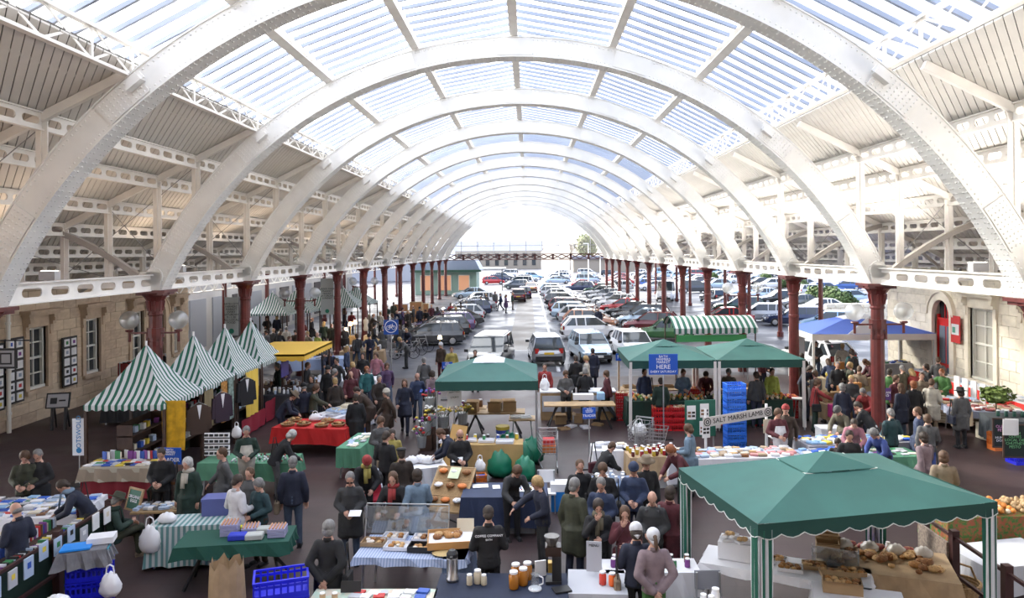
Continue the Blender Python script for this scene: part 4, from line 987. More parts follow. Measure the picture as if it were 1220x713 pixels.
# right-hand row, tails towards the aisle (px, py = middle of the ground under the car)
rows = [('hatch', 'white', 705, 403, R(4), 'nearest of the row right of the aisle'), ('hatch', 'orange', 704, 392, R(-14), 'just behind the white hatchback'), ('hatch', 'silver', 696, 386, R(-14), 'third in the row right of the aisle'),
        ('estate', 'lblue', 689, 380, R(-16), 'fourth in the row right of the aisle'), ('estate', 'maroon', 683, 373, R(-16), 'fifth in the row right of the aisle'), ('estate', 'dgrey', 676, 365, R(-16), 'sixth in the row right of the aisle, dark windows'),
        ('hatch', 'white', 670, 359.5, R(-16), 'seventh in the row right of the aisle'), ('estate', 'silver', 666, 355, R(-16), 'eighth in the row right of the aisle'), ('hatch', 'lblue', 662, 351, R(-16), 'ninth in the row right of the aisle')]
for r_ in rows: car_px(*r_, group='cars right of the aisle')
row2 = [('classic', 'green', 787, 405, R(172), 'beside the green stalls, with long running boards'), ('hatch', 'maroon', 776, 396, R(166), 'second in the outer right row'), ('saloon', 'lblue', 768, 389, R(166), 'third in the outer right row'), ('estate', 'dgrey', 764, 383, R(164), 'fourth in the outer right row'),
        ('saloon', 'black', 752, 378, R(164), 'fifth in the outer right row'), ('saloon', 'red', 743, 373, R(164), 'facing the aisle beyond the white hatchback'), ('hatch', 'white', 735, 367.5, R(164), 'behind the red saloon in the outer right row'), ('saloon', 'white', 729, 363, R(164), 'eighth in the outer right row'),
        ('hatch', 'silver', 722, 358.5, R(164), 'ninth in the outer right row'), ('estate', 'silver', 716, 354, R(164), 'tenth in the outer right row'), ('estate', 'dgreen', 716, 350, R(164), 'eleventh in the outer right row'), ('estate', 'dblue', 690, 347.5, R(166), 'last dark one of the outer right row')]
for r_ in row2: car_px(*r_, group='cars in the outer right row')
# left-hand row, noses to the left
row3 = [('estate', 'dgrey', 510, 411, R(188), 'nearest of the row left of the aisle'), ('estate', 'black', 520, 402, R(192), 'second in the row left of the aisle'), ('estate', 'purple', 528, 396, R(194), 'third in the row left of the aisle'),
        ('saloon', 'dgrey', 541, 389, R(194), 'fourth in the row left of the aisle'), ('hatch', 'silver', 547, 384, R(194), 'fifth in the row left of the aisle'), ('estate', 'dblue', 555, 376, R(194), 'sixth in the row left of the aisle'), ('saloon', 'silver', 564, 370, R(194), 'seventh in the row left of the aisle'),
        ('hatch', 'white', 569, 364.5, R(194), 'eighth in the row left of the aisle'), ('saloon', 'lblue', 561, 356, R(196), 'last one of the row left of the aisle')]
for r_ in row3: car_px(*r_, group='cars left of the aisle')
# nearest cars and the ones driving
car_px('mpv', 'dgrey', 585, 440, R(-97), 'facing the camera behind the green gazebo')
car_px('hatch', 'silver', 650, 430, R(94), 'seen from behind with a yellow plate')
car_px('hatch', 'lblue', 703, 428, R(-82), 'facing the camera behind the produce tables')
car_px('hatch', 'white', 754, 426, R(-84), 'facing the camera beside the small blue board')
car_px('hatch', 'maroon', 618, 359, R(90), 'driving away down the middle of the aisle'); car_px('hatch', 'purple', 625, 355, R(90), 'driving away ahead of the maroon hatchback')
car_px('saloon', 'orange', 633, 348, R(90), 'beyond the end of the right row in the aisle')
# right-hand aisle, outside the columns
rr = [('hatch', 'white', 970, 440, R(110), 'beside the blue and white gazebo'), ('hatch', 'sky', 988, 395, R(160), 'with a sticker in its window near the low wall'), ('estate', 'dblue', 946, 388, R(168), 'behind the third right-hand column'), ('hatch', 'silver', 906, 383, R(170), 'in front of the slim column beside the dark blue estate car'),
      ('saloon', 'red', 862, 388, R(176), 'between the right-hand columns'), ('estate', 'dgreen', 880, 372, R(170), 'behind the striped stall canopy'), ('saloon', 'silver', 868, 368, R(172), 'second silver one behind the striped stall canopy'), ('estate', 'black', 850, 360, R(100), 'in the far lane right of the columns'), ('van', 'white', 795, 358, R(-110), 'parked beyond the right-hand columns'),
      ('mpv', 'dgrey', 826, 349, R(10), 'behind the white van'), ('estate', 'blue', 985, 350, R(10), 'above the low stone wall'), ('hatch', 'blue', 1008, 346, R(160), 'nearest the right building above the wall'), ('saloon', 'silver', 962, 344, R(5), 'left of the shrubs above the wall')]
for r_ in rr: car_px(*r_, group='cars right of the right-hand columns')
# the far car park
rc = random.Random(4); cols_ = ['silver', 'white', 'lblue', 'dblue', 'blue', 'grey', 'black', 'red', 'silver', 'white', 'lblue', 'sky']
for j, y in enumerate([107, 114, 122, 131, 141, 153, 168]):
    for i in range(12):
        x = -8 + i * (5.2 + j * 0.1) + rc.uniform(-.3, .3) + j * 0.6
        if x > 23.2 and y < 150 or 1 < x < 4.2 or x < -3 and y < 125 or rc.random() < 0.1: continue
        c = rc.choice(cols_); k = rc.choice(['hatch', 'estate', 'saloon', 'mpv'])
        car(k, c, x, y, R(rc.choice([8, 188, 170, -10])), 'in row %s of the far car park beyond the end screen' % ['one', 'two', 'three', 'four', 'five', 'six', 'seven'][j], 'cars in the far car park')
for i in range(14):
    y = 66 + i * 6.2
    if 92 < y < 104: continue
    for sx, w in ((26, 'outside the right edge of the roof'), (34, 'second line outside the right edge of the roof')):
        car(rc.choice(['hatch', 'estate', 'saloon']), rc.choice(cols_), sx + rc.uniform(-.4, .4) + i * .3, y, R(rc.choice([0, 180]) + rc.uniform(-8, 8)), w, 'cars outside the right edge of the roof')
# ================================================================ stall furniture builders
def W_(c, rz, u, v, z=0.0):
    return V((c[0] + u * math.cos(rz) - v * math.sin(rz), c[1] + u * math.sin(rz) + v * math.cos(rz), c[2] + z))
M_CLW = mat('white tablecloth', (0.74, 0.74, 0.78), 0.8); M_WOOD = mat('pale trestle wood', (0.42, 0.28, 0.14), 0.65, var=0.25, scale=4); M_DWOOD = mat('dark stained wood', (0.06, 0.03, 0.02), 0.55, var=0.3, scale=4)
M_METAL = mat('grey steel tube', (0.45, 0.46, 0.48), 0.35, metal=0.8); M_CARD = mat('brown cardboard', (0.36, 0.24, 0.13), 0.85, var=0.15, scale=3); M_KRAFT = mat('kraft paper', (0.45, 0.32, 0.19), 0.85, var=0.15, scale=5)
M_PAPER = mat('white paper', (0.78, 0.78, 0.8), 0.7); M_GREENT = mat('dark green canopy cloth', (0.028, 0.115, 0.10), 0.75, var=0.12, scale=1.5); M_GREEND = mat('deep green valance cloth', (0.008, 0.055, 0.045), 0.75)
M_NAVY = mat('navy tablecloth', (0.018, 0.026, 0.055), 0.85, var=0.2, scale=2); M_SIGNB = mat('blue sign board', (0.01, 0.08, 0.45), 0.4); M_INK = mat('black ink', (0.01, 0.01, 0.01), 0.6); M_WINK = mat('white lettering', (0.85, 0.85, 0.88), 0.5)
def table(c, rz, w, d, label, m=None, h=0.8, cat='table', group=None, legs='pole', th=0.04):
    RECTS.append((c[0], c[1], rz, w, d)); e = empty('trestle_table' if legs == 'trestle' else 'market_table', (c[0], c[1], 0), rz, label, cat, group)
    MB().box(-w / 2, w / 2, -d / 2, d / 2, h - th, h).build('tabletop', m or M_WOOD, e)
    for sx in (-1, 1):
        for sy in (-1, 1):
            if legs == 'trestle': MB().bar((sx * (w / 2 - .12), sy * (d / 2 - .06), 0), (sx * (w / 2 - .45), sy * -(d / 2 - .12), h - th), .04, .05).build('leg', M_DARK, e)
            else: MB().bar((sx * (w / 2 - .08), sy * (d / 2 - .06), 0), (sx * (w / 2 - .14), sy * (d / 2 - .06), h - th), .035).build('leg', M_METAL, e)
    return e
def cloth(c, rz, w, d, drop, m, label, h=0.8, group=None, cat='tablecloth', seed=1, wav=0.03):
    rnd = random.Random(seed); mb = MB(); w2, d2 = w / 2 + .02, d / 2 + .02; per = []
    n = 10
    for (a, b) in (((-w2, -d2), (w2, -d2)), ((w2, -d2), (w2, d2)), ((w2, d2), (-w2, d2)), ((-w2, d2), (-w2, -d2))):
        for i in range(n): per.append((a[0] + (b[0] - a[0]) * i / n, a[1] + (b[1] - a[1]) * i / n))
    N_ = len(per); z0 = h + .006; vs = [(x, y, z0) for x, y in per]
    for i, (x, y) in enumerate(per):
        L = math.hypot(x, y) or 1; o = wav * (1 + math.sin(i * 2.1 + seed)) + .01; vs.append((x * (1 + o / w2), y * (1 + o / d2), max(0.02, z0 - drop + rnd.uniform(-.02, .02))))
    mb.add(vs, [(i, (i + 1) % N_, N_ + (i + 1) % N_, N_ + i) for i in range(N_)] + [tuple(range(N_))])
    o = mb.build('tablecloth', m, loc=(c[0], c[1], 0), rz=rz); return tag(o, label, cat, group)
def draped(c, rz, w, d, drop, m, what, h=0.8, legs='pole', seed=1, tm=None):
    table(c, rz, w, d, 'table under the ' + what, h=h - 0.004, legs=legs, m=tm); return cloth(c, rz, w, d, drop, m, what, h=h, seed=seed)
_COL = set('red blue white yellow green black brown purple grey golden pale silver orange pink tan lilac cream carrot beetroot turnip potato sprout'.split())
def recolour(o, m):
    setm(o, m); w = [x for x in m.name.split() if x in _COL]; l = o.get('label', '')
    if w and not (_COL & set(l.split()[:3])) and not set(w) & set(l.split()[:2]): o['label'] = w[0] + ('-coloured ' if w[0] in 'carrot beetroot turnip potato sprout'.split() else ' ') + l
def spread(src, c, rz, w, d, nx, ny, name, cat, label, group, z=0.8, mats=None, jit=0.3, sc=(0.9, 1.1), rr=0.3, seed=0, skip=0.0, lift=0.012, slot=0, base=0.0):
    rnd = random.Random(seed + nx * 7 + ny)
    for i in range(nx):
        for j in range(ny):
            if rnd.random() < skip: continue
            u = (i + .5) / nx * w - w / 2 + rnd.uniform(-jit, jit) * w / nx; v = (j + .5) / ny * d - d / 2 + rnd.uniform(-jit, jit) * d / ny
            p = W_((c[0], c[1], 0), rz, u, v, z + lift); s = rnd.uniform(*sc)
            o = dup(src, p, rz + base + rnd.uniform(-rr, rr), label, cat, group, scale=s)
            o.name = name
            if mats: recolour(o, rnd.choice(mats))
def rbox(name, w, d, h, m, bevel=0.0): return retire(MB().box(-w / 2, w / 2, -d / 2, d / 2, 0, h).build(name, m, bevel=bevel))
C_ = lambda n, c, r=.6, **k: mat(n, c, r, **k)
MIX = [C_('print red', (.5, .03, .03)), C_('print blue', (.03, .09, .4)), C_('print white', (.75, .75, .75)), C_('print yellow', (.65, .5, .06)), C_('print green', (.04, .22, .08)), C_('print black', (.02, .02, .02)), C_('print brown', (.2, .1, .05)), C_('print purple', (.2, .05, .25))]
BREADM = [C_('crust golden', (.45, .21, .06), .7, var=.4, scale=25), C_('crust brown', (.27, .11, .035), .7, var=.4, scale=25), C_('crust pale', (.6, .38, .17), .7, var=.3, scale=25)]
PALE = [M_PAPER, C_('pale cream card', (.66, .6, .48)), C_('pale grey card', (.45, .46, .5)), C_('pale blue card', (.4, .5, .66))]
BLW = [M_PAPER, C_('packet blue', (.03, .12, .55)), C_('packet light blue', (.3, .5, .75)), C_('packet grey', (.35, .36, .4))]
def _book():
    b = retire(MB().box(-.1, .1, -.07, .07, 0, .025).build('book', MIX[0])); MB().box(-.096, .101, -.066, .066, .004, .021).build('pages', M_PAPER, b); return b
B_BOOK = _book()
def _bookup():
    b = retire(MB().box(-.013, .013, -.07, .07, 0, .2).build('book', MIX[1])); MB().box(-.010, .010, -.064, .066, .004, .197).build('pages', M_PAPER, b); return b
B_BOOKUP = _bookup()
def _jar(h=.14, r=.045, lid=True, m=None, name='jar'):
    b = retire(MB().lathe([(r * .9, 0), (r, .01), (r, h * .75), (r * .75, h * .85), (r * .75, h * .9)], 10).build(name, m or C_('honey jar contents', (.4, .15, .02), .15), smooth=True))
    if lid: MB().lathe([(r * .85, h * .88), (r * .85, h), (0, h)], 10).build('lid', M_PAPER, b)
    return b
B_JAR = _jar(); B_BIGJAR = _jar(.26, .075)
B_BOT = retire(MB().lathe([(.035, 0), (.037, .01), (.037, .17), (.014, .22), (.014, .28), (.017, .285), (.017, .3)], 10).build('bottle', C_('dark bottle glass', (.02, .04, .02), .1), smooth=True))
def _loaf(rx, ry, rz_):
    mb = MB().ball((0, 0, rz_ * .8), (rx, ry, rz_), 12, 8)
    b = retire(mb.build('loaf', BREADM[0], smooth=True)); sc = MB()
    for k in (-1, 0, 1): sc.cbox((k * rx * .5, 0, rz_ * 1.72 - abs(k) * rz_ * .2), (rx * .08, ry * 1.1, .012), .5)
    sc.build('crust_cut', BREADM[2], b); return b
B_LOAF = _loaf(.15, .075, .06); B_ROLL = _loaf(.055, .05, .035); B_ROUND = _loaf(.11, .105, .055)
B_BALL = retire(MB().ball((0, 0, .035), .038, 8, 6).build('apple', MIX[0], smooth=True))
def _egg_tray():
    b = retire(MB().box(-.15, .15, -.15, .15, 0, .045).build('egg_tray', C_('lilac egg tray', (.33, .33, .5), .8)));
    P = retire(MB().ball((0, 0, .06), (.019, .019, .025), 7, 5).build('egg', C_('brown egg', (.62, .34, .2), .5), smooth=True))
    for i in range(5):
        for j in range(5): inst(P, b, (-.116 + i * .058, -.116 + j * .058, 0))
    return b
B_EGG = _egg_tray()
def _openbox(w, d, h, m, name='cardboard_box', flaps=True, t=.012):
    b = retire(MB().box(-w/2, w/2, -d/2, d/2, 0, t).box(-w/2, w/2, -d/2, -d/2 + t, t, h).box(-w/2, w/2, d/2 - t, d/2, t, h).box(-w/2, -w/2 + t, -d/2 + t, d/2 - t, t, h).box(w/2 - t, w/2, -d/2 + t, d/2 - t, t, h).build(name, m))
    if flaps:
        for s in (-1, 1): MB().bar((0, s * d/2, h), (0, s * (d/2 + d * .3), h + .06), w, .006).build('flap', m, b)
    return b
B_CARD = _openbox(.42, .32, .28, M_CARD); B_TRAY = _openbox(.4, .28, .07, M_CARD, 'tray', False); B_WTRAY = _openbox(.42, .3, .06, C_('white tray', (.7, .7, .74)), 'tray', False); B_BTRAY = _openbox(.40, .28, .09, M_DARK, 'tray', False)
def crate_proto(w, d, h, m, name='plastic_crate', nslot=8):
    e = retire(empty(name)); t = .02
    MB().box(-w/2 + .01, w/2 - .01, -d/2 + .01, d/2 - .01, 0, .02).build('floor_panel', m, e)
    for (ax, L, s) in (('x', w, -1), ('x', w, 1), ('y', d, -1), ('y', d, 1)):
        mb = MB(); off = s * ((d if ax == 'x' else w) / 2 - t / 2)
        def bx(a0, a1, z0, z1, th=t):
            if ax == 'x': mb.box(a0, a1, off - th / 2, off + th / 2, z0, z1)
            else: mb.box(off - th / 2, off + th / 2, a0, a1, z0, z1)
        bx(-L/2, L/2, 0, h * .3); bx(-L/2, L/2, h * .62, h * .76); bx(-L/2, L/2, h * .9, h, t * 1.6)
        n = nslot if ax == 'x' else max(4, nslot - 3)
        for i in range(n + 1): a = -L/2 + L * i / n; bx(max(-L/2, a - .014), min(L/2, a + .014), h * .3, h * .9)
        mb.build('side', m, e)
    return e
M_CB = mat('bright blue crate plastic', (0.015, 0.02, 0.62), 0.35); M_CR = mat('red crate plastic', (0.50, 0.015, 0.02), 0.38); M_CLB = mat('sky blue crate plastic', (0.03, 0.17, 0.72), 0.35); M_CC = mat('cyan crate plastic', (0.01, 0.30, 0.42), 0.4)
K_BLUE = crate_proto(.62, .42, .26, M_CB); K_RED = crate_proto(.62, .45, .19, M_CR); K_LB = crate_proto(.58, .4, .21, M_CLB); K_CY = crate_proto(.6, .42, .24, M_CC)
def crates(K, p, rz, n, h, what, group):
    for k in range(n):
        pos = 'the bottom one' if k == 0 else ('the top one' if k == n - 1 else ORD[k].replace('nearest', 'first') + ' from the bottom')
        dup(K, (p[0], p[1], k * h), rz + random.uniform(-.015, .015), what + ', ' + pos, 'crate', group)
def text(body, size, m, parent, loc, rot, name='lettering', align='CENTER', ext=0.003, sx=1.0):
    cu = bpy.data.curves.new(name, 'FONT'); cu.body = body; cu.size = size; cu.align_x = align; cu.align_y = 'CENTER'; cu.extrude = ext; cu.space_line = 0.9; cu.resolution_u = 2
    cu.materials.append(m); o = bpy.data.objects.new(name, cu); col.objects.link(o); o.parent = parent; o.location = loc; o.rotation_euler = rot; o.scale = (sx, 1, 1); return o
FR = (PI / 2, 0, 0)          # text that faces -y, towards the camera
def scallop(mb, p, q, zt, zb, n, dep=.05, out=(0, 0)):
    """valance strip from p to q with a wavy lower edge"""
    p, q = V(p), V(q); m_ = n * 4; vs = []
    for i in range(m_ + 1):
        t = i / m_; c = p.lerp(q, t); b = zb - dep * abs(math.sin(t * n * PI)); vs += [(c.x, c.y, zt), (c.x + out[0], c.y + out[1], b)]
    mb.add(vs, [(2 * i, 2 * i + 2, 2 * i + 3, 2 * i + 1) for i in range(m_)])
def gazebo(c, rz, w, d, hem, apex, label, mc, mv, mleg, legs=(1, 1, 1, 1), vent=True, val=.26, mcap=None, sleeve=0.0, msl=None, valedge=None, name='gazebo'):
    e = empty(name, (c[0], c[1], 0), rz, label, 'gazebo', 'gazebos over the stalls'); w2, d2 = w / 2, d / 2; zt = hem + val
    a = (0, 0, apex); cs = [(-w2, -d2, zt), (w2, -d2, zt), (w2, d2, zt), (-w2, d2, zt)]; k = .30
    for i in range(4):
        p, q = V(cs[i]), V(cs[(i + 1) % 4]); A_ = V(a); pk, qk = p.lerp(A_, 1 - k), q.lerp(A_, 1 - k); N_ = 8; vs = []
        for j in range(N_ + 1):
            t = j / N_; lo = p.lerp(q, t); hi = pk.lerp(qk, t); mid = lo.lerp(hi, .5); sag = .035 * math.sin(PI * t); vs += [lo - V((0, 0, sag)), mid - V((0, 0, sag * 1.6)), hi - V((0, 0, sag * .5))]
        fs = []
        for j in range(N_): b = j * 3; fs += [(b, b + 3, b + 4, b + 1), (b + 1, b + 4, b + 5, b + 2)]
        MB().add(vs, fs).build('canopy_panel', mc, e, smooth=True)
        o = MB(); L = (q - p).length; scallop(o, p, q, zt - .01, hem, max(4, int(L / .33)), .06 if sleeve else .01); o.build('valance', mv, e)
        if valedge:
            o = MB(); n_ = max(4, int(L / .33)) * 4; pr = None
            for j in range(n_ + 1): t = j / n_; cc = p.lerp(q, t); cc.z = hem - .06 * abs(math.sin(t * n_ / 4 * PI)); 
            for j in range(n_):
                t, t2 = j / n_, (j + 1) / n_; c1 = p.lerp(q, t); c2 = p.lerp(q, t2); c1.z = hem - .06 * abs(math.sin(t * n_ / 4 * PI)); c2.z = hem - .06 * abs(math.sin(t2 * n_ / 4 * PI)); o.bar(c1, c2, .012)
            o.build('piping', valedge, e)
    kk = k * 1.06; mb = MB(); z1 = zt + (apex - zt) * (1 - kk) + .005
    vs = [(x * kk, y * kk, z1) for x, y, z in cs] + [(0, 0, apex + .05)]
    mb.add(vs, [(0, 1, 4), (1, 2, 4), (2, 3, 4), (3, 0, 4)]); mb.build('vent_cap', mcap or mc, e)
    if valedge:
        o = MB()
        for i in range(4):
            p, q = V(vs[i]), V(vs[(i + 1) % 4]); pr = p
            for j in range(1, 9): t = j / 8; x = p.lerp(q, t) - V((0, 0, .06 * math.sin(PI * t))); o.bar(pr, x, .014); pr = x
        o.build('cap_piping', valedge, e)
    for i, (x, y, z) in enumerate(cs):
        if not legs[i]: continue
        sx, sy = (1 if x < 0 else -1), (1 if y < 0 else -1); lx, ly = x + sx * .04, y + sy * .04
        MB().bar((lx, ly, 0), (lx, ly, zt), .04).build('leg', M_METAL, e)
        if sleeve:
            for (u, v) in ((sx, 0), (0, sy)):
                mb = MB(); n_ = 6; vs = []
                for j in range(n_ + 1):
                    t = j / n_; o = .02 * math.sin(j * 2.4); vs += [(lx - sx*.03 + u * sleeve * t + v * 0 + (o if u == 0 else 0), ly - sy*.03 + v * sleeve * t + (o if v == 0 else 0), zt - .1), (lx - sx*.03 + u * sleeve * t * .85 + (o * 1.5 if u == 0 else 0), ly - sy*.03 + v * sleeve * t * .85 + (o * 1.5 if v == 0 else 0), .05)]
                mb.add(vs, [(2 * j, 2 * j + 2, 2 * j + 3, 2 * j + 1) for j in range(n_)]); mb.build('leg_sleeve', msl[0 if v == 0 else 1], e)
        elif mleg: MB().bar((lx, ly, .1), (lx + sx * .02, ly, zt - .05), .09, .09).build('leg_sleeve', mleg, e)
    fr = MB()
    for i in range(4): p, q = V(cs[i]), V(cs[(i + 1) % 4]); p, q = V((p.x * .97, p.y * .97, p.z)), V((q.x * .97, q.y * .97, q.z)); fr.bar(p - V((0, 0, .1)), q - V((0, 0, .1)), .025); fr.bar(p - V((0, 0, .1)), V((0, 0, apex - .14)), .025)
    fr.build('roof_frame', M_METAL, e); return e
ST_W, ST_G = (0.56, 0.58, 0.60), (0.012, 0.11, 0.07)
M_STX = stripes('green and white stripes', ST_W, ST_G, 'X', 0.165, duty=.55); M_STY = stripes('green and white stripes across', ST_W, ST_G, 'Y', 0.165, duty=.55)
M_STXn = stripes('narrow green and white stripes', ST_W, ST_G, 'X', 0.085, duty=.5); M_STYn = stripes('narrow green and white stripes across', ST_W, ST_G, 'Y', 0.085, duty=.5)
def striped_stall(x0, x1, y0, y1, hem, apex, label, group='striped market stalls', name='striped_stall'):
    cx, cyy = (x0 + x1) / 2, (y0 + y1) / 2; e = empty(name, (cx, cyy, 0), 0, label, 'stall', group); w2, d2 = (x1 - x0) / 2, (y1 - y0) / 2
    cs = [V((-w2, -d2, hem)), V((w2, -d2, hem)), V((w2, d2, hem)), V((-w2, d2, hem))]; A_ = V((0, 0, apex))
    for i in range(4):
        p, q = cs[i], cs[(i + 1) % 4]; N_ = 10; vs = []
        for j in range(N_ + 1):
            t = j / N_; lo = p.lerp(q, t)
            for k in range(5):
                s = k / 4; v = lo.lerp(A_, s); v = v - V((0, 0, .22 * math.sin(PI * s) * (1 - .35 * abs(2 * t - 1)))); vs.append(v)
        fs = []
        for j in range(N_):
            for k in range(4): b = j * 5 + k; fs.append((b, b + 5, b + 6, b + 1))
        MB().add(vs, fs).build('canopy_panel', M_STX if i % 2 == 0 else M_STY, e, smooth=True)
        o = MB(); scallop(o, p, q, hem, hem - .1, 9, .05); o.build('scalloped_hem', M_STX if i % 2 == 0 else M_STY, e)
    for p in cs: MB().bar((p.x * .96, p.y * .96, 0), (p.x * .96, p.y * .96, hem), .07).build('post', M_DWOOD, e)
    MB().cyl((0, 0, apex - .05), (0, 0, apex + .08), .03).build('finial', M_PAPER, e); return e
def chair(c, rz, label, m=M_PAPER, wood=False, group='market chairs'):
    e = empty('chair', (c[0], c[1], 0), rz, label, 'chair', group)
    MB().box(-.21, .21, -.2, .22, .42, .45).build('seat', m, e); MB().cbox((0, -.22, .72), (.40, .03, .28), 0, .12).build('backrest', m, e)
    for sx in (-1, 1):
        for sy in (-1, 1): MB().bar((sx * .19, sy * .18, 0), (sx * .18, sy * .17, .42 if sy > 0 else .86), .03).build('leg', M_DWOOD if wood else M_METAL, e)
    return e
def hanging(c, w, h, m, label, cat, rz=0, name='hanging_cloth', n=8, amp=.03, group=None):
    mb = MB(); vs = []
    for i in range(n + 1):
        t = i / n; o = amp * math.sin(i * 2.2)
        for z in (h, h * .5, 0): vs.append(((t - .5) * w * (1 if z else .92), o * (1 if z == h else 1.3), z))
    fs = []
    for i in range(n):
        for k in range(2): b = i * 3 + k; fs.append((b, b + 3, b + 4, b + 1))
    mb.add(vs, fs); off = len(mb.v)
    mb.add([(x, y + .012, z) for x, y, z in vs], [tuple(reversed(f)) for f in fs])
    o = mb.build(name, m, loc=c, rz=rz, smooth=True); return tag(o, label, cat, group)
def garment(c, m, label, rz=0, group='garments hanging on the striped stalls', h=.75):
    e = empty('hanging_jacket', c, rz, label, 'jacket', group)
    MB().prism([(-.24, h), (-.07, h + .08), (.07, h + .08), (.24, h), (.22, 0), (-.22, 0)], -.06, .06).build('body_panel', m, e)
    for s in (-1, 1): MB().bar((s * .25, 0, h - .04), (s * .29, 0, .12), .11, .1).build('sleeve', m, e)
    MB().prism([(-.06, h + .06), (.06, h + .06), (0, h * .55)], -.07, -.062).build('shirt_front', M_PAPER, e)
    MB().bar((-.2, 0, h + .03), (0, 0, h + .13), .015).bar((.2, 0, h + .03), (0, 0, h + .13), .015).bar((0, 0, h + .13), (0, 0, h + .2), .012).build('hanger', M_METAL, e)
def bag_blob(c, r, m, label, cat='bag', name='carrier_bag', group=None, seed=1, handles=True):
    mb = MB().ball((0, 0, 0), (1, 1, 1), 20, 14); vs = []
    for x, y, z in mb.v:
        t = (z + 1) / 2; w = (1.05 - .45 * t ** 2.2) * (1 + .09 * math.sin(x * 9 + seed * 2 + z * 4) * math.cos(y * 8 + seed) + .05 * math.sin(x * 17 + y * 13 + z * 11)); q = max(abs(x), abs(y), .3) ** -.25
        vs.append((x * r[0] * w * q, y * r[1] * w * q, max(0, (z + .92) * r[2] * (1 + .06 * math.sin(x * 11 + seed)))))
    mb.v = vs
    o = mb.build(name, m, loc=c, smooth=True); tag(o, label, cat, group)
    if handles:
        h = MB(); z = r[2] * 1.8; h.tube([(-r[0] * .4, 0, z), (-r[0] * .3, 0, z + r[2] * .6), (0, 0, z + r[2] * .75), (r[0] * .3, 0, z + r[2] * .6), (r[0] * .4, 0, z)], .012, 5); h.build('handle', m, o)
    return o
def open_table(p, rz=0): return (p.x, p.y)
def board_sign(c, w, h, lines, m, mt, label, rz=0, tilt=0, frame=None, cat='sign', name='sign_board', group=None, pole=None, th=.02):
    """flat sign; lines = [(text, size, z offset)]"""
    e = empty(name, c, rz, label, cat, group); e.rotation_euler = (0, 0, rz)
    b = MB().cbox((0, 0, h / 2), (w, th, h)).build('board', m, e)
    if frame: MB().cbox((0, 0, 0), (w + .05, th + .02, .04)).cbox((0, 0, h), (w + .05, th + .02, .04)).cbox((-w/2, 0, h/2), (.04, th + .02, h)).cbox((w/2, 0, h/2), (.04, th + .02, h)).build('frame', frame, e)
    for (t, s, z) in lines: text(t, s, mt, b, (0, -th / 2 - .004, z), FR)
    if pole: MB().cyl((0, th, -c[2]), (0, th, h * .8), .02, n=8).build('pole', pole, e); MB().box(-.25, .25, -.25, .25, -c[2], -c[2] + .03).build('foot', M_DARK, e)
    if tilt: e.rotation_euler = (tilt, 0, rz)
    return e
# ================================================================ left side
for i, (y0, xa) in enumerate([(18.5, -11.2), (20.75, -10.74), (23.0, -10.74), (25.25, -10.74)]):
    striped_stall(xa, -9.15, y0, y0 + 2.2, 2.12, 3.52, ['nearest', 'second', 'third', 'fourth'][i] + ' green and white striped pyramid stall along the left columns')
for i, (px, py) in enumerate([(325, 348), (352, 346), (409, 342), (424, 340), (382, 344)]):
    p = at(px, py, 3.4); striped_stall(p.x - 1.4, p.x + 1.4, p.y - 1.4, p.y + 1.4, 2.1, 3.4, 'striped pyramid stall in the far left aisle, ' + ['nearest of the far stalls', 'just behind the nearest far stall', 'beyond the fourth left column', 'farthest one', 'between the two pairs of far stalls'][i], 'striped stalls in the far left aisle')
# stall 1 book table
draped((-9.9, 18.1), 0, 1.75, .85, .33, stripes('checked cream cloth', (.42, .38, .30), (.28, .22, .16), 'Y', .09), 'checked cream cloth of the bookstall')
hanging((-9.9, 17.66, .06), 1.75, .42, C_('dark red cloth', (.2, .01, .02), .8), 'dark red skirt below the checked cream cloth', 'cloth', name='table_skirt', n=14)
spread(B_BOOK, (-9.9, 18.0), 0, 1.6, .5, 9, 3, 'book', 'book', 'book lying on the checked cream cloth of the bookstall', 'books on the bookstall under the nearest striped canopy', mats=MIX + PALE, seed=3)
spread(B_BOOKUP, (-9.9, 18.4), 0, 1.5, .15, 18, 1, 'book', 'book', 'book standing in the back row of the bookstall', 'upright books at the back of the bookstall', mats=MIX + PALE, seed=4, base=1.2)
hanging((-8.98, 18.62, .95), .62, 1.25, C_('saffron curtain', (.72, .42, .02), .8, var=.3, scale=5), 'saffron patterned curtain at the corner of the nearest striped stall', 'curtain', amp=.04)
hanging((-9.08, 20.85, 1.0), .5, 1.05, C_('khaki cloth', (.22, .18, .10), .85), 'khaki cloth panel behind the saffron curtain', 'curtain', rz=PI / 2)
hanging((-9.08, 24.1, .62), 1.0, 1.45, C_('bright yellow cloth', (.75, .52, .08), .8), 'plain yellow cloth hanging on the third striped stall', 'curtain', rz=PI / 2)
hanging((-9.08, 21.9, .9), .35, 1.2, C_('orange patterned cloth', (.6, .3, .08), .8, var=.5, scale=12), 'orange patterned cloth hanging on the second striped stall', 'curtain', rz=PI / 2)
hanging((-9.06, 22.35, .9), .3, 1.25, C_('grey green patterned cloth', (.3, .4, .35), .8, var=.5, scale=12), 'grey-green patterned cloth hanging beside the orange one', 'curtain', rz=PI / 2)
hanging((-9.1, 24.3, .05), 2.0, .55, C_('crimson stall cloth', (.28, .012, .03), .8), 'crimson cloth along the bottom of the third striped stall', 'cloth', rz=PI / 2, name='stall_skirt')
hanging((-9.1, 26.4, .05), 2.0, .7, C_('crimson stall cloth', (.28, .012, .03), .8), 'crimson cloth along the bottom of the fourth striped stall', 'cloth', rz=PI / 2, name='stall_skirt')
garment((-8.9, 21.3, 1.05), C_('dark plum wool', (.035, .02, .035), .8), 'dark plum jacket with a white collar hanging on the second striped stall', PI / 2 - .6)
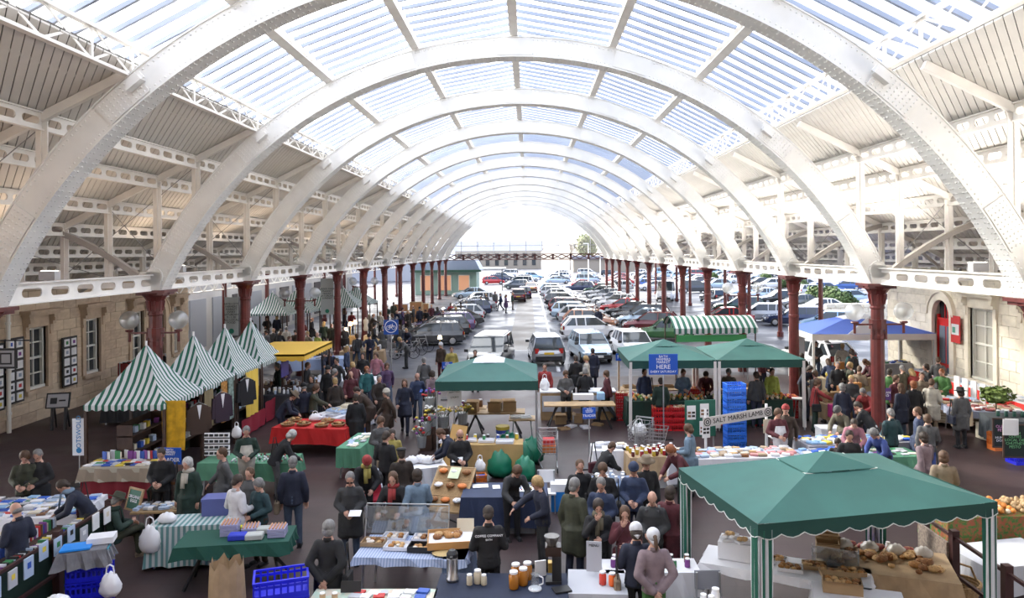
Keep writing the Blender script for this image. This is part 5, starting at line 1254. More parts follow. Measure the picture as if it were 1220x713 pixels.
garment((-8.9, 23.15, 1.15), C_('black wool', (.015, .015, .018), .8), 'black jacket hanging on the post between the second and third striped stalls', PI / 2 - .6)
garment((-9.2, 20.5, .9), C_('brown wool', (.06, .035, .025), .8), 'dark brown coat hanging at the back corner of the nearest striped stall', PI / 2 - .9)
for i, y in enumerate((19.4, 21.7, 23.9, 26.2)): # goods racks inside stalls
    e = empty('goods_shelf', (-10.2, y, 0), PI / 2, 'dark shelf of goods inside the ' + ['nearest', 'second', 'third', 'fourth'][i] + ' striped stall', 'shelf', 'shelves inside the striped stalls')
    for z in (.45, .85, 1.3): MB().box(-.85, .85, -.2, .2, z, z + .03).build('shelf_board', M_DWOOD, e)
    for x in (-.85, .83): MB().box(x, x + .03, -.2, .2, 0, 1.6).build('side', M_DWOOD, e)
    MB().box(-.85, .85, .19, .2, 0, 1.6).build('back_panel', C_('dark green cloth back', (.02, .04, .03), .9) if i % 2 else C_('dark brown cloth back', (.05, .03, .025), .9), e)
    B = rbox('box', .13, .12, .14, MIX[0])
    for z in (.48, .88, 1.33): spread(B, (-10.2, y), PI / 2, 1.5, .15, 7, 1, 'goods_box', 'box', 'small box on the dark shelf inside the ' + ['nearest', 'second', 'third', 'fourth'][i] + ' striped stall', 'boxes on the stall shelves', z=z, mats=MIX + PALE, seed=i * 3 + int(z * 10), lift=.001)
# mannequin white upright fabric banner in front of stall 1
bn = board_sign(at(94.5, 543, .75), .34, .95, [], C_('white banner cloth', (.72, .76, .82)), M_SIGNB, 'white vertical banner with blue lettering left of the nearest striped stall', rz=.0, pole=M_METAL, name='banner')
text('COTSWOLD', .17, C_('banner blue', (.03, .22, .5)), bn, (0, -.016, .55), (PI / 2, -PI / 2, 0)); MB().lathe([(.035, 0), (.07, 0), (.07, .004), (.035, .004)], 14).build('round_logo', C_('banner blue', (.03, .22, .5)), bn).matrix_local = Matrix.Translation((0, -.012, .13)) @ Matrix.Rotation(PI / 2, 4, 'X')
# framed print boards on the left wall
def print_board(y, z0, nc, nr, label):
    w, h = nc * .42 + .06, nr * .36 + .06; e = empty('print_board', (XL + .12, y, z0), PI / 2, label, 'picture board', 'boards of framed prints on the left wall')
    MB().box(-w / 2, w / 2, -.02, .02, 0, h).build('board', M_DARK, e)
    for i in range(nc):
        for j in range(nr):
            x, z = -w / 2 + .03 + (i + .5) * .42, .03 + (j + .5) * .36
            f = MB().cbox((x, -.03, z), (.30, .03, .27)).build('print_frame', M_PAPER, e); MB().cbox((x, -.048, z), (.13, .008, .12)).build('print', MIX[(i * 3 + j * 5) % 8] if (i + j) % 3 else C_('faded print', (.3, .35, .45)), f)
print_board(24.95, .9, 2, 6, 'black board of twelve small framed prints left of the drainpipe window')
print_board(24.0, .8, 2, 6, 'black board of framed prints cut by the left edge of the picture')
print_board(27.95, .95, 2, 5, 'black board of ten small framed prints between two sash windows')
dp = empty('drainpipe', (XL + .2, 24.55, 0), 0, 'white drainpipe down the left stone wall', 'pipe'); MB().cyl((0, 0, 0), (0, 0, 4.9), .07, n=10).build('pipe', M_WFRAME, dp)
for z in (.6, 2.0, 3.6): MB().cyl((0, 0, z), (0, 0, z + .08), .09, n=10).build('collar', M_WFRAME, dp)
def square_logo(c, s, rz, label, name, hang=True):
    e = empty(name, c, rz, label, 'sign', 'gallery signs by the left wall')
    b = MB().cbox((0, 0, 0), (s, .06, s)).build('board', M_DARK, e); MB().cbox((0, -.034, 0), (s * .8, .01, s * .8)).build('grey_field', C_('sign grey', (.4, .4, .42)), b)
    MB().cbox((0, -.041, 0), (s * .58, .01, s * .58)).build('black_square', M_DARK, b); MB().cbox((0, -.048, 0), (s * .42, .01, s * .42)).build('inner_square', C_('sign grey', (.4, .4, .42)), b); return e
p = at(13, 420, 2.6); e = square_logo((-16.0, 22.6, 2.75), .62, 0, 'hanging square black and grey gallery sign by the drainpipe', 'hanging_sign')
MB().bar((-1.1, 0, .55), (.7, 0, .55), .035).bar((-.25, 0, .3), (-.25, 0, .55), .02).bar((.25, 0, .3), (.25, 0, .55), .02).build('bracket', M_DARK, e)
e = empty('easel_sign', at(71, 512), 0.25, 'low easel with a tilted grey gallery sign on black legs near the left wall', 'sign')
MB().cbox((0, -.1, 1.0), (.72, .05, .52), 0, -.35).build('board', M_DARK, e); MB().cbox((0, -.135, 1.0), (.62, .02, .43), 0, -.35).build('grey_field', C_('sign grey', (.4, .4, .42)), e)
MB().cbox((-.12, -.15, 1.0), (.2, .02, .2), 0, -.35).cbox((.14, -.15, 1.0), (.2, .02, .05), 0, -.35).build('logo', M_DARK, e)
for sx in (-1, 1): MB().bar((sx * .2, -.1, 0), (sx * .2, 0, .85), .16, .06).build('leg', M_DARK, e); MB().bar((sx * .2, .35, 0), (sx * .18, .05, .85), .05).build('leg', M_DARK, e)
# clothes rail and goods near the left wall
e = empty('clothes_rail', (-16.0, 30.6, 0), 1.35, 'clothes rail of red and dark garments by the left windows', 'rail')
MB().bar((-1.3, 0, 1.6), (1.3, 0, 1.6), .03).bar((-1.3, 0, 0), (-1.3, 0, 1.6), .03).bar((1.3, 0, 0), (1.3, 0, 1.6), .03).bar((-1.3, -.3, .03), (-1.3, .3, .03), .04).bar((1.3, -.3, .03), (1.3, .3, .03), .04).build('frame', M_METAL, e)
for k in range(10): o = MB().prism([(-.02, .0), (.08, 0), (.07, .95), (.0, 1.0)], -.22, .22).build('hanging_garment', cm(['red', 'black', 'red', 'navy', 'dgrey', 'red', 'black', 'navy', 'red', 'black'][k]), loc=W_((-16.0, 30.6, .55), 1.35, -1.15 + k * .24, 0), rz=1.35); tag(o, 'garment on the clothes rail by the left windows', 'clothing', 'garments on the clothes rail')
draped((-14.3, 26.8), PI / 2, 2.6, .9, .7, C_('black stall cloth', (.02, .02, .022), .9), 'black cloth on the long table of small goods by the left windows')
spread(B_BALL, (-14.3, 26.8), PI / 2, 2.4, .7, 14, 5, 'trinket', 'trinket', 'small silver trinket on the black cloth by the left windows', 'silver trinkets on the black cloth', mats=[C_('silver trinket', (.5, .52, .55), .25, metal=.7), C_('dark trinket', (.05, .05, .06), .3)], seed=8, sc=(.8, 1.3))
draped((-14.0, 31.5), PI / 2, 3.0, .9, .7, C_('grey stall cloth', (.10, .10, .11), .9), 'grey cloth on the long table behind the striped stalls')
spread(B_JAR, (-14.0, 31.5), PI / 2, 2.8, .7, 12, 4, 'glassware', 'jar', 'glass jar on the grey cloth behind the striped stalls', 'jars on the grey cloth behind the striped stalls', mats=PALE + [C_('blue glassware', (.1, .2, .5), .2)], seed=9)
# hanging text banners by the left columns
for i, (px, py, z, w, h, tx) in enumerate([(276, 400, 2.15, .62, 1.75, 'BATH CITY\nFARMERS\nMARKET\nEVERY\nSATURDAY\n9 - 1.30\nALL LOCAL\nFOOD'), (390, 375, 2.3, .75, 2.1, 'GREEN PARK\nMARKET\nFRIDAY\nSATURDAY\nSUNDAY')]):
    p = at(px, py, z); e = board_sign(p, w, h, [], C_('grey banner cloth', (.42, .47, .48)), M_INK, ['grey text banner hanging beside the third left column', 'pale text banner hanging beside the fifth left column'][i], name='text_banner', cat='banner')
    text(tx, .135 if i == 0 else .15, M_INK, e, (0, -.02, h * .58), FR); MB().lathe([(.0, 0), (.12, 0), (.12, .005)], 14).build('round_logo', C_('logo green', (.02, .18, .12)), e).matrix_local = Matrix.Translation((0, -.016, .2)) @ Matrix.Rotation(PI / 2, 4, 'X')
    MB().bar((-w / 2, 0, h), (-w / 2, 0, 4.95 - z), .015).bar((w / 2, 0, h), (w / 2, 0, 4.95 - z), .015).build('cord', M_METAL, e)
# yellow flat awning and its goods table
e = empty('yellow_awning', (-9.25, 28.6, 0), 0, 'flat yellow awning behind the fourth striped stall', 'awning')
MB().box(-1.3, 1.1, -1.9, 1.9, 2.16, 2.24).build('canopy', C_('yellow awning cloth', (.78, .50, .08), .8), e)
o = MB(); scallop(o, (1.1, -1.9, 0), (1.1, 1.9, 0), 2.22, 2.02, 12, .05); scallop(o, (-1.3, -1.9, 0), (1.1, -1.9, 0), 2.22, 2.02, 8, .05); o.build('valance', C_('yellow valance', (.75, .45, .05), .8), e)
for x in (-1.2, 1.0):
    for y in (-1.8, 1.8): MB().bar((x, y, 0), (x, y, 2.16), .05).build('post', M_DWOOD, e)
draped((-8.7, 26.9), 0, 2.3, .9, .7, C_('dark stall cloth', (.03, .03, .035), .9), 'dark cloth under the yellow awning')
spread(B_BIGJAR, (-8.7, 26.9), 0, 2.1, .7, 9, 3, 'pot', 'pot', 'small ceramic pot on the dark cloth under the yellow awning', 'pots under the yellow awning', mats=PALE + MIX[5:7] + [M_DARK], seed=5, sc=(.5, .8))
# purple eyeglass poster
board_sign((-9.05, 27.3, 1.35), .8, .55, [], C_('purple poster', (.12, .09, .4)), M_WINK, 'purple and yellow poster on the fourth striped stall', rz=PI / 2, name='poster', cat='poster')
# green jewellery tables
M_GCL = C_('sage green tablecloth', (.10, .28, .17), .85, var=.2, scale=2)
draped((-6.95, 18.35), -.04, 2.25, .85, .42, M_GCL, 'sage green cloth of the jewellery table in the left foreground', seed=3)
e = empty('display_rack', (-7.85, 18.5, .81), 0, 'white slatted display rack of dark spectacles on the sage green cloth', 'rack')
for k in range(4):
    f = MB().cbox((0, .0, .09 + k * .15), (.62, .05, .12), 0, -.25).build('shelf', M_PAPER, e)
    for j in range(5): MB().cbox((-.25 + j * .125, -.05, .10 + k * .15), (.085, .03, .055)).build('spectacles', M_DARK, f)
spread(B_BALL, (-6.6, 18.3), 0, 1.5, .7, 12, 6, 'jewellery_piece', 'jewellery', 'small piece of jewellery on the sage green cloth', 'jewellery on the sage green cloth', mats=[M_DARK, M_PAPER, C_('dark red bead', (.2, .02, .02)), C_('silver trinket', (.5, .52, .55), .25, metal=.7)], seed=12, sc=(.5, .9))
draped((-4.65, 20.0), PI / 2 - .12, 1.6, .6, .5, M_GCL, 'sage green cloth of the side table behind the navy-sweater man', seed=5)
spread(B_BOOK, (-4.65, 20.0), PI / 2 - .12, 1.4, .45, 6, 2, 'card_stack', 'card stack', 'stack of pale cards on the side table with the sage green cloth', 'cards on the side table', mats=PALE, seed=2)
# red table
M_RCL = C_('scarlet tablecloth', (.55, .015, .015), .8, var=.15, scale=2)
draped((-6.35, 22.0), -.15, 2.2, 1.2, .45, M_RCL, 'scarlet cloth of the bread table in the left market')
for i, (u, v) in enumerate([(-.8, .2), (-.3, -.25), (.25, .2), (.75, -.2), (.3, -.35), (-.75, -.35)]):
    c = W_((-6.35, 22.0, .81), -.15, u, v); b = MB().lathe([(.16, 0), (.22, .07), (.2, .08), (.14, .02)], 14).build('bread_basket', C_('wicker', (.35, .22, .1), .8, var=.3, scale=30), loc=c); tag(b, 'round wicker basket of rolls on the scarlet cloth', 'basket', 'baskets on the scarlet cloth')
    spread(B_ROLL, (c.x, c.y), i, .22, .2, 3, 2, 'bread_roll', 'bread', 'bread roll in a wicker basket on the scarlet cloth', 'rolls on the scarlet cloth', z=.86, mats=BREADM, seed=i)
bag_blob(W_((-6.35, 22, .81), -.15, -.2, .3), (.2, .14, .12), M_PAPER, 'white carrier bag on the scarlet cloth'); bag_blob(W_((-6.35, 22, .81), -.15, .9, .35), (.16, .12, .1), C_('red carrier', (.5, .02, .02)), 'small red carrier bag on the scarlet cloth')
for k in range(2): dup(K_LB, (-6.3 + k * .7, 24.0, .0), .1, 'sky blue crate behind the scarlet table, ' + ['left one', 'right one'][k], 'crate', 'sky blue crates behind the scarlet table'); dup(K_LB, (-6.3 + k * .7, 24.0, .22), .1, 'upper sky blue crate behind the scarlet table, ' + ['left one', 'right one'][k], 'crate', 'sky blue crates behind the scarlet table')
# white cloth tables beyond
for i, (px, py, w, d, rz, drop) in enumerate([(408, 490, 1.9, .9, 1.2, .6), (410, 452, 2.6, 1.0, .1, .5), (372, 427, 3.0, 1.1, .15, .5), (346, 458, 2.2, .9, -.1, .6), (432, 418, 2.2, .9, .1, .6)]):
    p = at(px, py, .8); nm = ['white cloth of the table beside the scarlet one', 'white cloth of the long table left of the walkway', 'pale blue cloth of the table behind the yellow awning', 'brown cloth of the table in front of the yellow awning', 'tan cloth of the antiques table by the bicycle sign'][i]
    draped((p.x, p.y), rz, w, d, drop, [M_CLW, M_CLW, C_('pale blue cloth', (.35, .45, .68), .8), C_('brown cloth', (.12, .07, .05), .85), C_('tan cloth', (.34, .24, .14), .85)][i], nm, seed=i)
    spread([B_WTRAY, B_JAR, B_BOOK, B_JAR, B_BIGJAR][i], (p.x, p.y), rz, w * .9, d * .8, [4, 9, 9, 8, 7][i], [2, 3, 4, 3, 2][i], ['tray', 'jar', 'paperback', 'pot', 'vase'][i], ['tray', 'jar', 'book', 'pot', 'vase'][i], ['white tray', 'jar', 'paperback', 'small pot', 'vase'][i] + ' on the ' + nm, 'goods on the ' + nm, mats=[PALE, BLW + MIX[5:7], BLW, PALE + MIX[5:7], PALE + MIX[3:7]][i], seed=i + 20)
p = at(399, 452, .8)
for k in range(5): bag_blob((p.x + .3 * k - .3, p.y + .3, .81), (.14, .1, .12), M_PAPER, 'white carrier bag on the long white table left of the walkway', group='white bags on the long white table', seed=k)
# dressmaker's figure, lamp stands, furniture in the far left aisle
p = at(436, 409, 0); e = empty('dress_form', p, 0, 'cream dress form on a stand beside the bicycle sign', 'dress form'); MB().lathe([(.14, .8), (.17, .95), (.12, 1.15), (.17, 1.35), (.16, 1.5), (.05, 1.58), (.05, 1.66), (0, 1.67)], 14, sy=.75).build('torso', C_('cream canvas', (.62, .55, .45), .8), e, smooth=True); MB().cyl((0, 0, 0), (0, 0, .8), .02).lathe([(.2, 0), (.2, .03), (0, .04)], 10).build('stand', M_DWOOD, e)
M_LIT = mat('lit lamp shade', (1.0, .72, .38), .5, emit=3.5)
for i, (px, py, z) in enumerate([(423, 384, 1.75), (417.5, 386, 1.6), (412, 393, 1.3), (337, 349, 2.3), (331, 357, 2.2), (524, 402, 1.2), (574, 402.5, 1.3), (424, 378, 1.9)][:7]):
    p = at(px, py, z); e = empty('table_lamp', (p.x, p.y, 0), 0, ['tall lit lamp with a warm shade among the antiques', 'second lit warm lamp left of the tall one', 'low white-shaded lit lamp among the antiques', 'warm light hanging in the nearest far striped stall', 'second warm light in the far striped stall', 'string of warm lights by the dark estate car', 'small warm lantern by the people carrier'][i], 'lamp', 'lit lamps among the stalls')
    MB().lathe([(.13, z - .1), (.08, z + .1)], 10).build('lamp_shade', M_LIT, e); MB().cyl((0, 0, 0), (0, 0, z - .08), .02).lathe([(.12, 0), (.12, .03), (0, .04)], 10).build('base', C_('brass', (.5, .33, .08), .3, metal=.8), e)
    if i < 4:
        l = bpy.data.lights.new('lamp glow', 'POINT'); l.energy = 25; l.color = (1, .72, .4); l.shadow_soft_size = .12; lo = bpy.data.objects.new('lamp_glow', l); col.objects.link(lo); lo.parent = e; lo.location = (0, 0, z + .25)
def cabinet(px, py, w, d, h, m, label, nd=2, doors=True, rz=0):
    p = at(px, py); e = empty('cabinet', p, rz, label, 'cabinet', 'second-hand furniture in the left aisle'); MB().box(-w/2, w/2, -d/2, d/2, 0, h).build('body', m, e)
    for k in range(nd):
        a = MB().box(-w/2 + .04 + k * (w - .04) / nd, -w/2 + (k + 1) * (w - .04) / nd, -d/2 - .02, -d/2, .06, h - .06).build('door', C_('orange brown veneer', (.42, .2, .08), .5) if doors else m, e); MB().ball((-w/2 + .1 + k * (w - .04) / nd, -d/2 - .03, h * .5), .02, 6, 4).build('knob', M_METAL, a)
    return e
for i, a in enumerate([(484, 386, 1.2, .5, 1.0), (496, 384, 1.0, .5, 1.7), (478, 378, 1.3, .5, 1.2), (505, 379, .9, .5, 1.3), (447, 414, 1.3, .6, .75), (418, 416, .8, .5, .8)]):
    cabinet(*a, [M_PAPER, M_WOOD, M_PAPER, C_('buff board', (.5, .4, .25)), C_('buff board', (.5, .4, .25)), M_WOOD][i], ['low white cabinet', 'tall wooden wardrobe', 'white dresser', 'buff board cabinet', 'buff chest beside the dress form', 'small wooden bedside chest'][i] + ' in the left aisle', 2, i < 4)
# bicycle parking sign
p = at(466.5, 456); e = empty('bicycle_sign', p, 0, 'square blue sign with a white ring and bicycle on a tall grey pole', 'sign')
MB().cyl((0, .03, 0), (0, .03, 2.85), .03).build('pole', M_METAL, e); b = MB().cbox((0, 0, 2.5), (.66, .02, .66)).build('board', C_('sign blue', (.01, .07, .35), .4), e)
mb = MB()
def circ(mb, cx, cz, r, w, y=-.016, n=18):
    for k in range(n):
        a0, a1 = 2 * PI * k / n, 2 * PI * (k + 1) / n; mb.bar((cx + r * math.cos(a0), y, cz + r * math.sin(a0)), (cx + r * math.cos(a1), y, cz + r * math.sin(a1)), .008, w, (0, 1, 0)) if False else mb.add([(cx + (r - w/2) * math.cos(a0), y, cz + (r - w/2) * math.sin(a0)), (cx + (r + w/2) * math.cos(a0), y, cz + (r + w/2) * math.sin(a0)), (cx + (r + w/2) * math.cos(a1), y, cz + (r + w/2) * math.sin(a1)), (cx + (r - w/2) * math.cos(a1), y, cz + (r - w/2) * math.sin(a1))], [(0, 1, 2, 3)])
circ(mb, 0, 2.53, .27, .035); circ(mb, -.12, 2.48, .085, .022); circ(mb, .12, 2.48, .085, .022)
for a, b_ in (((-.12, 2.48), (-.05, 2.6)), ((-.05, 2.6), (.07, 2.6)), ((.07, 2.6), (.12, 2.48)), ((-.05, 2.6), (.01, 2.48)), ((.01, 2.48), (.07, 2.6)), ((-.12, 2.48), (.01, 2.48)), ((.07, 2.6), (.06, 2.66))): mb.bar((a[0], -.017, a[1]), (b_[0], -.017, b_[1]), .02, .02)
mb.build('bicycle_emblem', M_WINK, b)
# two parked bicycles by the sign
def bicycle(px, py, rz, label):
    p = at(px, py); e = empty('bicycle', p, rz, label, 'bicycle', 'bicycles by the bicycle sign')
    for x in (-.5, .5):
        w = MB(); 
        for k in range(16):
            a0, a1 = 2 * PI * k / 16, 2 * PI * (k + 1) / 16; w.bar((x + .33 * math.cos(a0), 0, .34 + .33 * math.sin(a0)), (x + .33 * math.cos(a1), 0, .34 + .33 * math.sin(a1)), .03)
            if k % 2 == 0: w.bar((x, 0, .34), (x + .33 * math.cos(a0), 0, .34 + .33 * math.sin(a0)), .006)
        w.build('wheel', M_TYRE, e)
    f = MB()
    for a, b in (((-.5, .34), (-.05, .3)), ((-.05, .3), (-.2, .85)), ((-.2, .8), (.35, .8)), ((-.05, .3), (.36, .75)), ((-.5, .34), (-.18, .75)), ((.5, .34), (.35, .95))): f.bar((a[0], 0, a[1]), (b[0], 0, b[1]), .035)
    f.build('frame', M_METAL, e); MB().cbox((-.2, 0, .9), (.26, .12, .05)).build('saddle', M_DARK, e); MB().bar((.33, -.28, .98), (.33, .28, .98), .03).build('handlebar', M_DARK, e)
bicycle(482, 428, .2, 'bicycle nearest the bicycle sign'); bicycle(492, 424, .3, 'bicycle leaning behind the first one'); bicycle(500, 420, .1, 'third bicycle beside the dark estate car')

# ---- left foreground: bookstall, railing, crates
M_RAIL = mat('dark railing paint', (.045, .016, .016), .45)
def railing(x, ys, label, sheets, panel_m, side):
    e = empty('railing', (x, ys[0], 0), 0, label, 'railing', 'dark red steel railings')
    for y in ys: MB().box(-.06, .06, y - ys[0] - .06, y - ys[0] + .06, 0, 1.22).build('post', M_RAIL, e)
    L = ys[-1] - ys[0]
    for z in (1.1, .5): MB().bar((0, 0, z), (0, L, z), .05).build('rail', M_RAIL, e)
    if panel_m: MB().box(-.11 * side - .01, -.11 * side + .01, 0, L, .05, 1.05).build('infill_panel', panel_m, e)
    return e
railing(-8.05, [9.4, 11.0, 12.55, 14.1], 'dark red railing with a green panel beside the left bookstall', None, C_('dark green board', (.008, .03, .022), .7), 1)
railing(6.98, [9.3, 10.85, 12.2, 13.1], 'dark red railing beside the big green gazebo', None, None, 1)
e = MB().box(-.02, .02, -.4, .5, .35, 1.0).build('mesh_panel', C_('buff mesh board', (.32, .26, .22), .9, var=.4, scale=25), loc=(6.9, 12.65, 0)); tag(e, 'buff patterned board leaning on the right railing', 'board')
rnd = random.Random(5)
for k in range(12):
    y = 9.8 + k * .36; h = rnd.uniform(.25, .36); o = MB().box(-.01, .01, -.1, .1, 0, h).build('poster_sheet', rnd.choice(PALE + PALE + MIX[6:7]), loc=(-7.9, y, rnd.uniform(.82, .98)), rz=rnd.uniform(-.05, .05)); MB().box(.011, .014, -.04, .04, h * .45, h * .75).build('picture', rnd.choice(MIX[1:7] + PALE), o); tag(o, 'magazine sheet clipped to the left railing', 'magazine', 'magazines on the left railing')
for r, (x, lab) in enumerate([(-8.45, 'nearer'), (-9.0, 'farther')]):
    table((x - .05, 11.9), PI / 2, 4.2, .5, 'low plank table of upright books behind the left railing, ' + lab + ' row', h=.78, m=M_DWOOD)
    n = 70
    for k in range(n):
        y = 9.95 + k * 4.0 / n; o = dup(B_BOOKUP, (x, y, .785), PI / 2 + rnd.uniform(-.05, .05), 'book in the ' + lab + ' upright row behind the left railing', 'book', lab + ' row of books behind the left railing', scale=rnd.uniform(.75, 1.0)); o.name = 'book'; recolour(o, rnd.choice(MIX + PALE))
draped((-10.4, 14.9), .1, 2.9, 1.3, .3, M_CLW, 'white cloth of the left foreground bookstall', legs='pole')
spread(B_BOOK, (-10.4, 14.9), .1, 2.8, 1.2, 12, 7, 'paperback', 'book', 'paperback lying on the white cloth of the left foreground bookstall', 'paperbacks on the left foreground bookstall', mats=BLW + MIX + PALE, seed=31, rr=.2)
spread(B_BOOK, (-10.4, 14.9), .1, 2.8, 1.2, 9, 5, 'paperback', 'book', 'upper paperback on the left foreground bookstall', 'upper paperbacks on the left foreground bookstall', mats=BLW + PALE, seed=33, z=.828, rr=.2, skip=.3)
# crates in front of the railing
crates(K_BLUE, (-7.35, 12.3), .25, 3, .27, 'bright blue crate in the stack before the left railing', 'blue and cyan crates before the left railing')
dup(K_CY, (-7.35, 12.3, .81), .3, 'cyan crate under the grey cloth before the left railing', 'crate', 'blue and cyan crates before the left railing')
cloth((-7.4, 12.25), .3, .66, .46, .26, C_('grey sack cloth', (.2, .2, .22), .9, var=.3, scale=6), 'crumpled grey cloth over the cyan crate', h=1.06, cat='cloth', seed=7, wav=.05)
o = MB().box(-.22, .22, -.16, .16, 0, .03).build('crate_lid', C_('bright blue lid', (.02, .25, .75), .4), loc=(-7.48, 12.15, 1.08), rz=.35); tag(o, 'bright blue lid lying on the grey cloth', 'lid')
o = MB().box(-.2, .2, -.15, .15, 0, .1).build('white_tub', C_('white tray', (.7, .7, .74)), loc=(-7.22, 12.42, 1.08), rz=.3); tag(o, 'white shallow box on the grey cloth beside the blue lid', 'box')
dup(K_BLUE, (-7.3, 11.2, 0), .2, 'bright blue crate cut by the bottom of the picture at the left', 'crate', 'blue and cyan crates before the left railing'); dup(K_BLUE, (-7.3, 11.2, .27), .25, 'upper bright blue crate cut by the bottom of the picture at the left', 'crate', 'blue and cyan crates before the left railing')
bag_blob((-6.85, 12.0, .35), (.17, .13, .2), M_PAPER, 'white carrier bag hanging on the blue crate stack'); bag_blob((-7.3, 11.35, .545), (.18, .12, .07), M_PAPER, 'white crumpled bag lying on the lower blue crates', handles=False)
# seated man's stool, chalk sign, wooden board with TRADER sign
chair((-8.35 + .35, 16.0), -1.35, 'dark folding chair under the seated man in the hat', C_('dark green canvas', (.02, .035, .025)), True)
board_sign(at(157, 608, .55), .42, .42, [('ORGANIC\nEGGS', .09, .22)], C_('green chalk board', (.01, .10, .06)), M_WINK, 'small green chalk board in a wooden frame behind the seated man', rz=-.5, tilt=-.3, frame=M_WOOD, name='chalk_board')
table((-7.75, 15.4), .1, .95, .55, 'small table of silver boxes beside the seated man', h=.62)
spread(rbox('box', .1, .08, .05, PALE[0]), (-7.75, 15.4), .1, .85, .45, 7, 4, 'small_box', 'box', 'small silvery box on the table beside the seated man', 'silvery boxes beside the seated man', z=.62, mats=PALE + [C_('silver trinket', (.5, .52, .55), .25, metal=.7)], seed=41)
p = at(204, 626); e = empty('wooden_screen', p, -.08, 'tall weathered wooden board under the trader sign', 'board')
for k in range(4): MB().box(-.32 + k * .16, -.165 + k * .16, -.03, .03, .02, 1.32).build('plank', C_('weathered pinkish board', (.22, .14, .13), .85, var=.35, scale=5), e)
MB().box(-.34, -.31, -.04, .04, 0, 1.34).box(.31, .34, -.04, .04, 0, 1.34).box(-.34, .34, -.045, -.03, .9, .95).build('frame', C_('orange brown wood', (.28, .12, .05), .7), e)
def market_sign(c, w, h, big, label, rz=0, pole=None, extra=None):
    L = [('BATH', h * .17, h * .88), ('FARMERS', h * .17, h * .74), ('MARKET', h * .17, h * .6)] + ([('TRADER', h * .33, h * .27)] if big == 'TRADER' else [('HERE', h * .3, h * .37), ('EVERY SATURDAY', h * .155, h * .14)])
    return board_sign(c, w, h, L, M_SIGNB, M_WINK, label, rz=rz, pole=pole, name='market_sign')
market_sign((p.x, p.y - .02, 1.33), .50, .36, 'TRADER', 'blue trader sign on top of the weathered wooden board', rz=-.08)
market_sign(at(702.5, 557) + V((0, 0, 1.32)), .36, .30, 'TRADER', 'small blue trader sign on a thin pole in the centre', pole=M_METAL, rz=.15)
market_sign(at(791, 523) + V((0, 0, 2.0)), .90, .64, 'HERE', 'large blue market sign on a pole before the twin green gazebos', pole=M_METAL)
market_sign(at(533, 440, 1.2), .42, .28, 'TRADER', 'blue trader sign held up behind the middle gazebo', pole=M_METAL)
board_sign(at(737, 430, 1.9), .2, .26, [('P', .2, .13)], M_SIGNB, M_WINK, 'tiny blue sign on a pale post left of the twin gazebos', pole=M_WOOD, name='small_sign')
# striped teal cloth table with purple box
draped((-6.5, 14.15), .1, 1.35, .62, .74, stripes('teal and grey striped cloth', (.5, .55, .55), (.12, .26, .26), 'X', .1), 'teal and grey striped cloth at the left end of the egg table')
o = MB().box(-.25, .25, -.18, .18, 0, .3).build('storage_box', C_('slate blue plastic', (.10, .12, .32), .5), loc=(-6.15, 14.5, .81), rz=.1); MB().box(-.26, .26, -.19, .19, .28, .33).build('lid', C_('slate blue plastic', (.10, .12, .32), .5), o); tag(o, 'slate blue lidded box on the striped cloth', 'box')
bag_blob((-6.9, 14.0, .81), (.18, .12, .1), M_PAPER, 'white crumpled bag on the striped cloth', handles=False, seed=3); bag_blob((-7.1, 13.75, .35), (.2, .12, .26), M_PAPER, 'white carrier bag hanging beside the striped cloth', seed=4)
# egg table
draped((-5.3, 13.3), .13, 1.9, .75, .22, C_('bottle green tablecloth', (.008, .07, .05), .8), 'bottle green cloth of the egg table', legs='trestle')
for k, (u, v, n) in enumerate([(.62, -.05, 3), (-.25, .15, 4), (.1, .2, 2)]):
    for j in range(n): dup(B_EGG, W_((-5.2, 13.3, .815 + j * .05), .13, u, v), .13 + k * .05, 'egg tray in the ' + ['right', 'tall left', 'middle'][k] + ' stack on the bottle green cloth' + (', topmost' if j == n - 1 else ''), 'egg tray', 'egg trays on the bottle green cloth')
for k, (u, v, m_, lab) in enumerate([(-.05, -.15, C_('royal blue box', (.02, .04, .45)), 'royal blue egg box'), (.25, -.18, C_('grey egg box', (.42, .44, .42)), 'grey egg box'), (.38, .1, C_('grey egg box', (.42, .44, .42)), 'second grey egg box')]):
    o = MB().box(-.15, .15, -.1, .1, 0, .1).build('egg_box', m_, loc=W_((-5.2, 13.3, .815), .13, u, v), rz=.13, bevel=.015); tag(o, lab + ' on the bottle green cloth', 'box', 'egg boxes')
o = retire(MB().ball((0, 0, .04), .045, 8, 6).build('lemon', C_('yellow lemon', (.8, .75, .05)), smooth=True)); spread(o, W_((-5.2, 13.3, 0), .13, .0, .32), 0, .25, .1, 3, 1, 'lemon', 'lemon', 'yellow lemon behind the royal blue egg box', 'lemons on the egg table')
# blue crates in the foreground, paper sack
crates(crate_proto(.78, .5, .28, M_CB), (-3.75, 11.05), .32, 4, .275, 'bright blue bread crate in the foreground stack', 'foreground blue bread crates')
p = at(265, 735); e = empty('paper_sack', (-4.85, 11.75, 0), .2, 'tall brown paper sack in the foreground left of the blue crates', 'sack')
mb = MB(); n = 20; vs = []
for (z, r, a) in ((0, .26, .0), (.35, .28, .02), (.75, .26, .03), (1.0, .24, .05)):
    for k in range(n): t = 2 * PI * k / n; q = max(abs(math.cos(t)), abs(math.sin(t))) ** -.6; vs.append((r * q * math.cos(t) * (1 + a * math.sin(k * 2.7)), r * .75 * q * math.sin(t) * (1 + a * math.cos(k * 3.1)), z + (.08 * math.sin(k * 2.3) if z == 1.0 else 0)))
mb.add(vs, [(i * n + k, i * n + (k + 1) % n, (i + 1) * n + (k + 1) % n, (i + 1) * n + k) for i in range(3) for k in range(n)] + [tuple(range(n - 1, -1, -1))]); mb.build('bag_paper', M_KRAFT, e)
